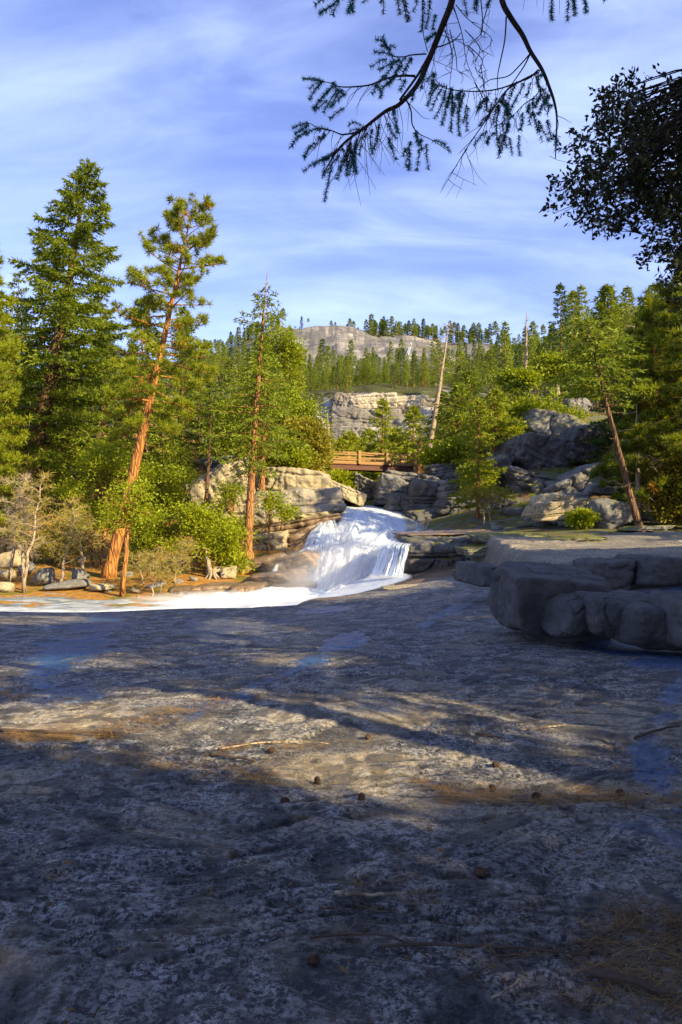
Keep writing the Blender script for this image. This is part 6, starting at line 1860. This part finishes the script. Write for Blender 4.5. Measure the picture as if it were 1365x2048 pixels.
for k, (rx_, ry_) in enumerate(wr):
    c = cc[own == k]
    if len(c) < 8: continue
    top = c[:, 2].max() + .5; bz = .3
    e = empty('shade_pine', (rx_, ry_, bz)); tag(e, ['pine outside the picture shading the cliff nose', 'pine outside the picture shading the middle of the dark cliff', 'pine outside the picture shading the big round boulder', 'pine outside the picture shading the dark wet block', 'pine outside the picture shading the split boulder', 'pine outside the picture shading the tilted slab'][k], 'pine tree', 'pines around the viewer')
    T, C = MB(), MB(); hz = np.linspace(0, 1, 9); mx, my = c[:, 0].mean(), c[:, 1].mean()
    pth = np.stack([rx_ + (mx - rx_) * hz ** 1.5, ry_ + (my - ry_) * hz ** 1.5, bz + (top - bz) * hz], -1)
    T.tube(pth, .3 * (1.05 - hz), 9)
    for i in rn.permutation(len(c))[:len(c) // 3]:
        h = np.clip((c[i, 2] - bz) / (top - bz) - .06, .1, .97); p0 = np.array([np.interp(h, hz, pth[:, j]) for j in range(3)])
        T.tube([p0, (p0 + c[i]) / 2 + [0, 0, .15], c[i]], [.05, .03, .01], 4, cap=False)
    n = 40; N = len(c) * n
    pos = c[:, None] + rn.normal(size=(len(c), n, 3)) * .30
    C.leaves(pos.reshape(-1, 3), rn.normal(size=(N, 3)), rn.uniform(.3, .5, N), rn.uniform(.14, .24, N), rn, rn.random(N))
    o = T.obj('trunk', M['bark_brown'], e, True); o.location = (-rx_, -ry_, -bz)
    o = C.obj('crown', M['dark_needle'], e); o.location = (-rx_, -ry_, -bz)
# tall trees right of the frame shading the cliff, lower ones striping the bench
prot = None
for (x, y, H, sc, lab) in [(26, 44, 17, 1, 'tall fir outside the picture shading the right cliff'), (31, 38, 18, 1, 'tall fir outside the picture beside the dark pines'), (24, 38, 14, .9, 'fir outside the picture behind the dark bush'), (29, 31, 15, 1, 'fir outside the picture above the mossy strip'),
                           (36, 34, 18, 1, 'farthest fir outside the picture'), (22, 31, 11, .9, 'low fir outside the picture by the bench'), (22, 16, 7.5, .8, 'small fir outside the picture striping the bench with shade'), (25, 13.5, 8, .8, 'second small fir outside the picture near the bench'), (19.5, 20, 6.5, .7, 'short fir outside the picture at the bench rim'), (33, 45, 19, 1, 'fir outside the picture on the upper right slope'), (38, 28, 17, 1, 'broad fir outside the picture')]:
    b = np.array([x, y, .4])
    bl = conifer(R(int(x * y)), H, .25, .12, lambda u: 3.0 * sc * np.interp(u, [0, .15, .5, .8, 1], [.8, 1, .78, .45, .1]), int(60 * sc), 'fir', (0, 0), 1, (-8, 30), .3, .9, (.4, .14), toneb=.4, fill=.75)
    plant(bl, b, 'fir_tree', lab, 'fir tree', 'bark_brown', 'dark_needle', 'firs outside the picture')
# ------------------------------------------------------------------ mid and far forest
rn = R(801)


def proto(seed, H, rad, nb, leaf, style='fir', mat='far_needle', lo=.1, toneb=.5, dens=1.0, droop=.3, fill=.8, r0=.2, bare=0):
    T, C, D = conifer(R(seed), H, r0, lo, lambda u: rad * np.interp(u, [0, .15, .5, .8, 1], [.7, 1, .75, .42, .1]), nb, style, (rn.uniform(-.4, .4), 0), 1, (-10, 28), droop, dens, leaf, leaf[0], 0, bare, toneb, fill=fill)
    return T.mesh('trunk', M['bark_mid'], True), C.mesh('crown', M[mat])


MID = [proto(1, 20, 3.0, 60, (.62, .26), toneb=.55), proto(2, 20, 2.5, 56, (.6, .24), toneb=.45), proto(3, 20, 3.4, 56, (.66, .28), toneb=.65, lo=.25), proto(4, 20, 2.6, 60, (.6, .26), mat='far_dark', toneb=.5),
       proto(5, 20, 2.2, 40, (.6, .24), toneb=.75, lo=.35), proto(6, 20, 3.2, 34, (.8, .3), toneb=.7, lo=.45)]
FAR = [proto(11, 20, 2.9, 28, (1.3, .6), toneb=.5, fill=.6), proto(12, 20, 2.2, 28, (1.2, .55), toneb=.4, mat='far_dark', fill=.6), proto(13, 20, 3.2, 20, (1.4, .6), toneb=.55, lo=.5, fill=.6), proto(14, 20, 2.5, 26, (1.2, .5), toneb=.75, fill=.6),
       proto(15, 20, 2.4, 14, (1.4, .6), toneb=.6, lo=.62, fill=.6), proto(16, 20, 3.4, 30, (1.3, .6), toneb=.35, fill=.7)]
PLACED = []


def put(px, Y, H, kind, label, group, far=True, sink=.3, wide=1.0):
    g = vground(px, Y); tr, cr = (FAR if far else MID)[kind]
    s = H / 20.0
    e = empty('conifer', g - [0, 0, sink]); e.scale = (s * wide, s * wide, s); e.rotation_euler = (RAD(rn.normal() * 1.2), RAD(rn.normal() * 1.2), rn.uniform(0, 6.28))
    for nm_, me in (('trunk', tr), ('crown', cr)):
        o = bpy.data.objects.new(nm_, me); COL.objects.link(o); o.parent = e
    tag(e, label, 'conifer', group)
    PLACED.append((px, Y))


ORD = ['first', 'second', 'third', 'fourth', 'fifth', 'sixth', 'seventh', 'eighth', 'ninth', 'tenth', 'eleventh', 'twelfth', 'thirteenth', 'fourteenth', 'fifteenth', 'sixteenth', 'seventeenth', 'eighteenth', 'nineteenth', 'twentieth']


def ordn(i): return ORD[i] if i < 20 else ('%d' % (i + 1)) + {1: 'st', 2: 'nd', 3: 'rd'}.get((i + 1) % 10 if (i + 1) % 100 not in (11, 12, 13) else 0, 'th')


# skyline of the ridge: (px, height px, kind)
sk = [(399, 30, 3), (410, 34, 0), (424, 26, 0), (436, 30, 3), (447, 24, 1), (463, 36, 1), (472, 26, 3), (478, 40, 0), (488, 26, 0), (497, 34, 1), (511, 24, 3), (565, 40, 2), (603, 26, 1), (617, 18, 4), (640, 12, 0), (664, 24, 2), (671, 20, 5), (694, 20, 4), (700, 32, 2), (707, 26, 2), (716, 16, 4)]
x = 733.0
while x < 1012:
    sk.append((x, float(rn.choice([28, 34, 38, 46, 42, 30])) * (1 if rn.random() < .85 else .7), int(rn.choice([0, 0, 1, 1, 3, 2, 4, 5])))); x += rn.uniform(7, 12.5)
for i, (px, h, kd) in enumerate(sk):
    Y = (800 if px < 520 else 788 if px < 600 else 775 if px < 850 else 785) + rn.uniform(-8, 14)
    side = 'left of the bare dome top' if px < 560 else ('on the bare dome top' if px < 725 else 'on the ridge right of the dome top')
    j = [k for k, q in enumerate(sk) if (q[0] < 560) == (px < 560) and ((q[0] < 725) == (px < 725))].index(i)
    put(px, Y, h / F * Y, kd, f"{ordn(j)} conifer from the left {side}, against the sky", 'skyline conifers', True, .5, 1.0)
# right skyline
x = 1015.0; i = 0
while x < 1400:
    Y = rn.uniform(470, 530); put(x, Y, rn.choice([17, 20, 24, 15]), int(rn.integers(0, 6)), f"{ordn(i)} conifer along the right-hand skyline, counted from the branchless snag", 'right skyline conifers', True, .5, .9)
    x += rn.uniform(14, 26); i += 1


def zone(n, px0, px1, y0, y1, h0, h1, kinds, far, where, group, mind=7, wide=1.0, avoid=None):
    c = 0; tries = 0
    while c < n and tries < n * 60:
        tries += 1
        px = rn.uniform(px0, px1); Y = math.exp(rn.uniform(math.log(y0), math.log(y1)))
        if avoid and avoid(px, Y): continue
        if any(abs(px - a) < mind * 240 / Y * (1 if far else 1) and abs(Y - b_) < .12 * Y for a, b_ in PLACED): continue
        H = rn.uniform(h0, h1); kd = int(rn.choice(kinds))
        tone = {0: 'mid green', 1: 'slender dark', 2: 'long-trunked', 3: 'dark bluish' if not far else 'yellowish', 4: 'pale thin', 5: 'broad'}[kd]
        sz = 'tall' if H > h0 + .66 * (h1 - h0) else ('short' if H < h0 + .33 * (h1 - h0) else 'medium')
        dp = 'nearer' if Y < y0 * (y1 / y0) ** .33 else ('farther' if Y > y0 * (y1 / y0) ** .66 else 'midway')
        put(px, Y, H, kd, f"{sz} {tone} conifer, {dp} {where}", group, far, .4, wide); c += 1


zone(24, 395, 600, 175, 330, 9, 16, [0, 1, 2, 3, 4], False, 'on the slope left below the dome', 'forest left below the dome')
zone(16, 400, 620, 400, 640, 12, 22, [0, 1, 2, 3, 5], True, 'on the hillside left of the dome', 'forest on the hillside left of the dome')
# band on the plateau above the pale cliff
for px, Y, H, kd, lb in [(700, 240, 19, 0, 'tallest broad green conifer standing above the pale cliff'), (640, 200, 14, 1, 'dark conifer at the left end of the cliff-top row'), (658, 210, 15, 2, 'dull conifer second from the left on the cliff top'), (728, 260, 13, 1, 'small fir right of the tallest cliff-top conifer'), (752, 235, 13, 3, 'dark pointed fir mid row'),
                         (676, 225, 13, 4, 'thin brownish conifer left of the tallest cliff-top conifer'), (773, 240, 9, 2, 'short dull conifer on the cliff top'), (806, 225, 14, 3, 'pointed bright fir under the distant waterfall'), (790, 240, 10, 4, 'thin fir left under the distant waterfall'), (838, 240, 12, 4, 'brownish thin conifer right of the distant waterfall foot'), (862, 250, 15, 0, 'full conifer right of the brownish thin one'), (880, 235, 14, 2, 'dull green conifer behind the leaning dead tree top')]:
    put(px, Y, H, kd, lb, 'cliff-top conifers', False, .3, .85)
zone(20, 590, 1000, 156, 205, 5, 10, [0, 1, 3, 5], False, 'on the rim above the pale cliff', 'small trees on the cliff rim', 6, 1.1)
zone(20, 585, 700, 230, 470, 12, 21, [0, 1, 3, 1, 3], False, 'under the dome cliff', 'forest under the dome cliff', 6, .9)
zone(34, 700, 1000, 255, 420, 13, 22, [0, 1, 2, 3, 4, 5], False, 'between the dome cliff and the pale cliff', 'forest between the two cliffs', 6, .8)
zone(22, 860, 1100, 110, 240, 8, 15, [0, 1, 2, 4, 5], False, 'behind the round bush', 'forest behind the round bush', 7, .9)
zone(58, 1000, 1400, 110, 460, 10, 21, [0, 1, 2, 3, 4, 5], False, 'on the right forest slope', 'forest on the right slope', 7, .9)
zone(16, 640, 850, 88, 130, 3.2, 5.2, [0, 2, 3, 5], False, 'below the pale cliff, seen over the footbridge', 'young trees under the pale cliff', 8, 1.3)
zone(12, -60, 400, 75, 130, 12, 17, [1, 3, 3], False, 'deep inside the left forest', 'inner trees of the left forest', 10, 1.1)
zone(8, 400, 640, 75, 120, 8, 12, [0, 3, 5], False, 'behind the outcrop evergreens', 'trees behind the outcrop', 10, 1.1)
from collections import defaultdict
_dup = defaultdict(list)
for o in COL.objects:
    if o.get('category') == 'conifer': _dup[o['label']].append(o)
for lb, os_ in _dup.items():
    if len(os_) > 1:
        os_.sort(key=lambda o: o.location.x / o.location.y)
        for i, o in enumerate(os_): o['label'] = f"{ordn(i)} from left: {lb}"
print('conifers', len(PLACED))
# the remaining, uncountable forest of the slopes
mb = MB(); src = []
for T_ in FAR[:4]:
    me = T_[1]; v = np.empty(len(me.vertices) * 3, np.float32); me.vertices.foreach_get('co', v); t_ = np.empty(len(me.vertices), np.float32); me.attributes['tone'].data.foreach_get('value', t_)
    src.append((v.reshape(-1, 3).astype(float), t_))
k = 0
SRC2 = []
for T_ in MID[:5]:
    me = T_[1]; v = np.empty(len(me.vertices) * 3, np.float32); me.vertices.foreach_get('co', v); t_ = np.empty(len(me.vertices), np.float32); me.attributes['tone'].data.foreach_get('value', t_)
    SRC2.append((v.reshape(-1, 3).astype(float), t_))
while k < 780:
    z_ = rn.random()
    if z_ < .16:
        px = rn.uniform(735, 1012) if rn.random() < .7 else rn.uniform(395, 560); Y, H = rn.uniform(785, 840), rn.uniform(12, 20)
    elif z_ < .45: px, Y, H = rn.uniform(1000, 1500), rn.uniform(230, 500), rn.uniform(8, 16)
    elif z_ < .68: px, Y, H = rn.uniform(370, 600), rn.uniform(380, 760), rn.uniform(8, 16)
    elif z_ < .9: px, Y, H = rn.uniform(590, 1000), rn.uniform(380, 560), rn.uniform(6, 13)
    else: px, Y, H = rn.uniform(-300, 380), rn.uniform(300, 760), rn.uniform(10, 18)
    near_ = k < 90
    if near_:
        px = rn.uniform(585, 1010); ys_ = np.linspace(138, 215, 60); zz_ = val_z(xof(px, ys_), ys_)
        Y = ys_[np.argmax((zz_ - EYE) / ys_)] + rn.uniform(-7, 6); H = rn.uniform(3.5, 8)
    elif k < 160: px, Y, H = rn.uniform(570, 1000), rn.uniform(500, 640), rn.uniform(9, 17)
    g = vground(px, Y); v, t_ = SRC2[rn.integers(0, 5)] if near_ else src[rn.integers(0, 4)]; s = H / 20; a = rn.uniform(0, 6.28)
    q = v * [s, s, s]; q = np.stack([q[:, 0] * math.cos(a) - q[:, 1] * math.sin(a), q[:, 0] * math.sin(a) + q[:, 1] * math.cos(a), q[:, 2]], -1)
    mb.add(q + g, np.arange(len(v)).reshape(-1, 3), t_); k += 1
tag(mb.obj('forest', M['far_needle']), 'dense distant forest covering the slopes below the skyline', 'forest', kind='stuff')

# ------------------------------------------------------------------ litter on the slab
rn = R(901)
nd, lf = MB(), MB()


def on_slab(x, y, dz=.004):
    return np.stack([x, y, slab_z(x, y) + dz], -1)


def needles_along(line, n, spread, L=(.05, .13), w=.003, tone=.6):
    line = np.asarray(line, float); i = rn.integers(0, len(line) - 1, n); f = rn.random(n)
    px = line[i, 0] * (1 - f) + line[i + 1, 0] * f; py = line[i, 1] * (1 - f) + line[i + 1, 1] * f + rn.normal(size=n) * spread
    tab = {}
    keep = vnoise(np.stack([px / 26, py / 9, 0 * px + spread], -1), 7) + rn.random(n) * .9 > .35
    px, py = px[keep], py[keep]; n = len(px)
    pts = []
    for a, b_ in zip(px, py):
        Y = 1.62 * F / max(b_ - 1024, 60)
        for _ in range(3):
            zz = slab_z((a - 682.5) / F * Y, Y, False)[0]; Y = (EYE - zz) * F / max(b_ - 1024, 60)
        pts.append(((a - 682.5) / F * Y, Y))
    p = np.array(pts); c = on_slab(p[:, 0], p[:, 1], .006 + 0) + np.stack([0 * px, 0 * px, rn.random(n) * .012], -1)
    d = norm(np.stack([rn.normal(size=n) * 1.6, rn.normal(size=n), rn.normal(size=n) * .12], -1))
    l = rn.uniform(L[0], L[1], n)
    side = norm(np.cross(d, [0, 0, 1.])) * w * .5 * (p[:, 1] / 4)[:, None].clip(.8, 3)
    v = np.stack([c - d * l[:, None] / 2 - side, c - d * l[:, None] / 2 + side, c + d * l[:, None] / 2 + side * .5, c + d * l[:, None] / 2 - side * .5], 1).reshape(-1, 3)
    nd.add(v, np.arange(4 * n).reshape(-1, 4), np.repeat(np.clip(tone + rn.normal(size=n) * .2, 0, 1), 4))


needles_along([(880, 1598), (1000, 1590), (1100, 1592), (1220, 1590), (1365, 1596)], 1500, 9, (.06, .16))
needles_along([(830, 1560), (900, 1585), (1000, 1600), (1120, 1605)], 450, 8)
needles_along([(470, 1385), (410, 1412), (330, 1430), (250, 1452), (120, 1462), (0, 1472), (-100, 1475)], 900, 9, (.06, .16))
needles_along([(0, 1475), (120, 1470), (230, 1472)], 900, 4, (.08, .2))
needles_along([(230, 1515), (330, 1530), (480, 1545), (560, 1560)], 700, 12)
needles_along([(440, 1500), (510, 1495), (650, 1490)], 300, 5)
needles_along([(1150, 1900), (1250, 1920), (1365, 1960), (1400, 1990)], 1000, 45, (.07, .16), tone=.35)
needles_along([(1230, 1830), (1320, 1850), (1400, 1870)], 900, 25, (.06, .14), tone=.2)
needles_along([(700, 1760), (800, 1770), (880, 1800)], 260, 20, (.06, .14), tone=.3)
needles_along([(620, 1840), (900, 1870), (1100, 1900), (1250, 1950)], 420, 45, (.05, .14), tone=.3)
needles_along([(0, 1388), (60, 1390)], 300, 4)
needles_along([(-100, 1600), (1400, 1600)], 700, 110, (.03, .12), tone=.4)
needles_along([(-100, 1300), (1200, 1320)], 300, 50, (.05, .15), tone=.4)
t = NT('dry_needles'); tone = t.attr('tone')
M['dry'] = t.done(t.principled(t.mix(tone, (0.045, 0.028, 0.014), (0.42, 0.24, 0.07)), .7, None, .3))
tag(nd.obj('pine_needle_litter', M['dry']), 'fallen dry pine needles drifted in lines over the slab', 'pine needles', kind='stuff')
n = 230
x = rn.uniform(-6, 6, n); y = np.exp(rn.uniform(math.log(2), math.log(12), n)); x = x * y / 9
c = on_slab(x, y, .008); d = norm(np.stack([rn.normal(size=n), rn.normal(size=n), rn.normal(size=n) * .25], -1))
lf.leaves(c, d, rn.uniform(.015, .04, n) * (1 + y / 12), rn.uniform(.008, .016, n) * (1 + y / 12), rn, rn.random(n) * .35)
tag(lf.obj('leaf_litter', M['dry']), 'small scattered bark chips and dead leaves on the slab', 'leaf litter', kind='stuff')


def slab_px(px, py):
    Y = 1.62 * F / (py - 1024)
    for _ in range(4): Y = (EYE - slab_z(xof(px, Y), Y, False)[0]) * F / (py - 1024)
    x_ = xof(px, Y); return np.array([x_, Y, slab_z(x_, Y)[0]])


# cones
for i, (px, py, lab) in enumerate([(636, 1565, 'brown cone alone at the shadow edge in the middle of the slab'), (737, 1475, 'cone lying in the sunlit middle of the slab'), (993, 1531, 'cone on the slab above the orange needle drift'),
                                   (985, 1576, 'dark cone at the upper edge of the orange needle drift'), (1075, 1597, 'round cone half buried in the orange needle drift'), (1238, 1586, 'cone at the damp end of the needle drift'), (724, 1596, 'cone alone on the dark slope under the sunlit band'), (572, 1602, 'cone on the shadow edge left of the dark slope'),
                                   (625, 1917, 'cone in the blue-grey near shade, low in the picture'), (545, 1505, 'pale cone chip in the sunlit patch'), (958, 1745, 'small cone in the dark right shade')]):
    c = slab_px(px, py); r0 = .021 if py < 1800 else .016
    mb = MB(); v, f = ico(3); q = v * [1.35, 1, .85]
    th = np.arctan2(q[:, 1], q[:, 2]); q = q * (1 + .16 * np.sin(q[:, 0] * 17 + th * 5)[:, None]) * (1 - .18 * q[:, :1])
    mb.add(q * r0, f, .3)
    o = mb.obj('pine_cone', M['cone'] if 'cone' in M else M.setdefault('cone', mat_plain('pine_cone', (0.055, 0.032, 0.018), .8, .4, 60, .2, .6)), None, True, origin=None)
    o.location = tuple(c + [0, 0, r0 * .7]); o.rotation_euler = (rn.uniform(0, 3), rn.uniform(-.3, .3), rn.uniform(0, 6)); tag(o, lab, 'pine cone', 'pine cones on the slab')
# twigs
M['twig_dark'] = mat_plain('twig_dark', (0.07, 0.045, 0.03))
for i, (pts, r_, lab) in enumerate([
    ([(420, 1512), (470, 1518), (512, 1528)], .012, 'dark stick in the sunlit band by the crack'), ([(760, 1895), (900, 1893), (1050, 1900), (1180, 1915)], .006, 'long thin dark stick across the dark near shade'), ([(920, 1960), (960, 1945), (1005, 1918)], .004, 'short bent twig below the long thin stick'),
    ([(1180, 1955), (1250, 1968), (1340, 1995)], .016, 'thick dark stick among needles at the near right corner'), ([(620, 1880), (700, 1872), (790, 1878), (860, 1920)], .005, 'curved twig on the blue-grey near shade'), ([(1040, 1462), (1085, 1458), (1130, 1452)], .009, 'pale stick in the sunlit strip at the right'), ([(1140, 1920), (1200, 1880), (1260, 1860)], .004, 'thin twig arching out of the needle pile'),
    ([(980, 1998), (1010, 1985), (1050, 1950)], .004, 'thin pale twig near the picture bottom'), ([(950, 1470), (990, 1475), (1010, 1480)], .01, 'short stick at the shadow stripe'), ([(440, 1500), (520, 1488), (610, 1486), (660, 1490)], .008, 'long pale sunlit branch curving over the slab'), ([(0, 1466), (90, 1468), (230, 1470)], .016, 'long rotten branch lying at the picture edge in the sunlit band'),
    ([(670, 1790), (740, 1793), (810, 1790)], .008, 'pale broken stick in the shade below the sunlit tongue'), ([(1270, 1480), (1320, 1462), (1360, 1456)], .012, 'dark twig crossing the damp strip')]):
    P3 = np.array([slab_px(*p) for p in pts]); P3[:, 2] += r_ * .8
    q = smooth_line(P3, 12); q[:, 2] = slab_z(q[:, 0], q[:, 1], False) + r_ * 1.1; q[1:-1] += rn.normal(size=(10, 3)) * r_ * .22
    mb = MB(); mb.tube(q, r_ * np.linspace(1, .5, 12), 6)
    tag(mb.obj('stick', M['bark_pale'] if 'pale' in lab or 'weathered' in lab else M['twig_dark'], None, True), lab, 'stick', 'sticks lying on the slab')
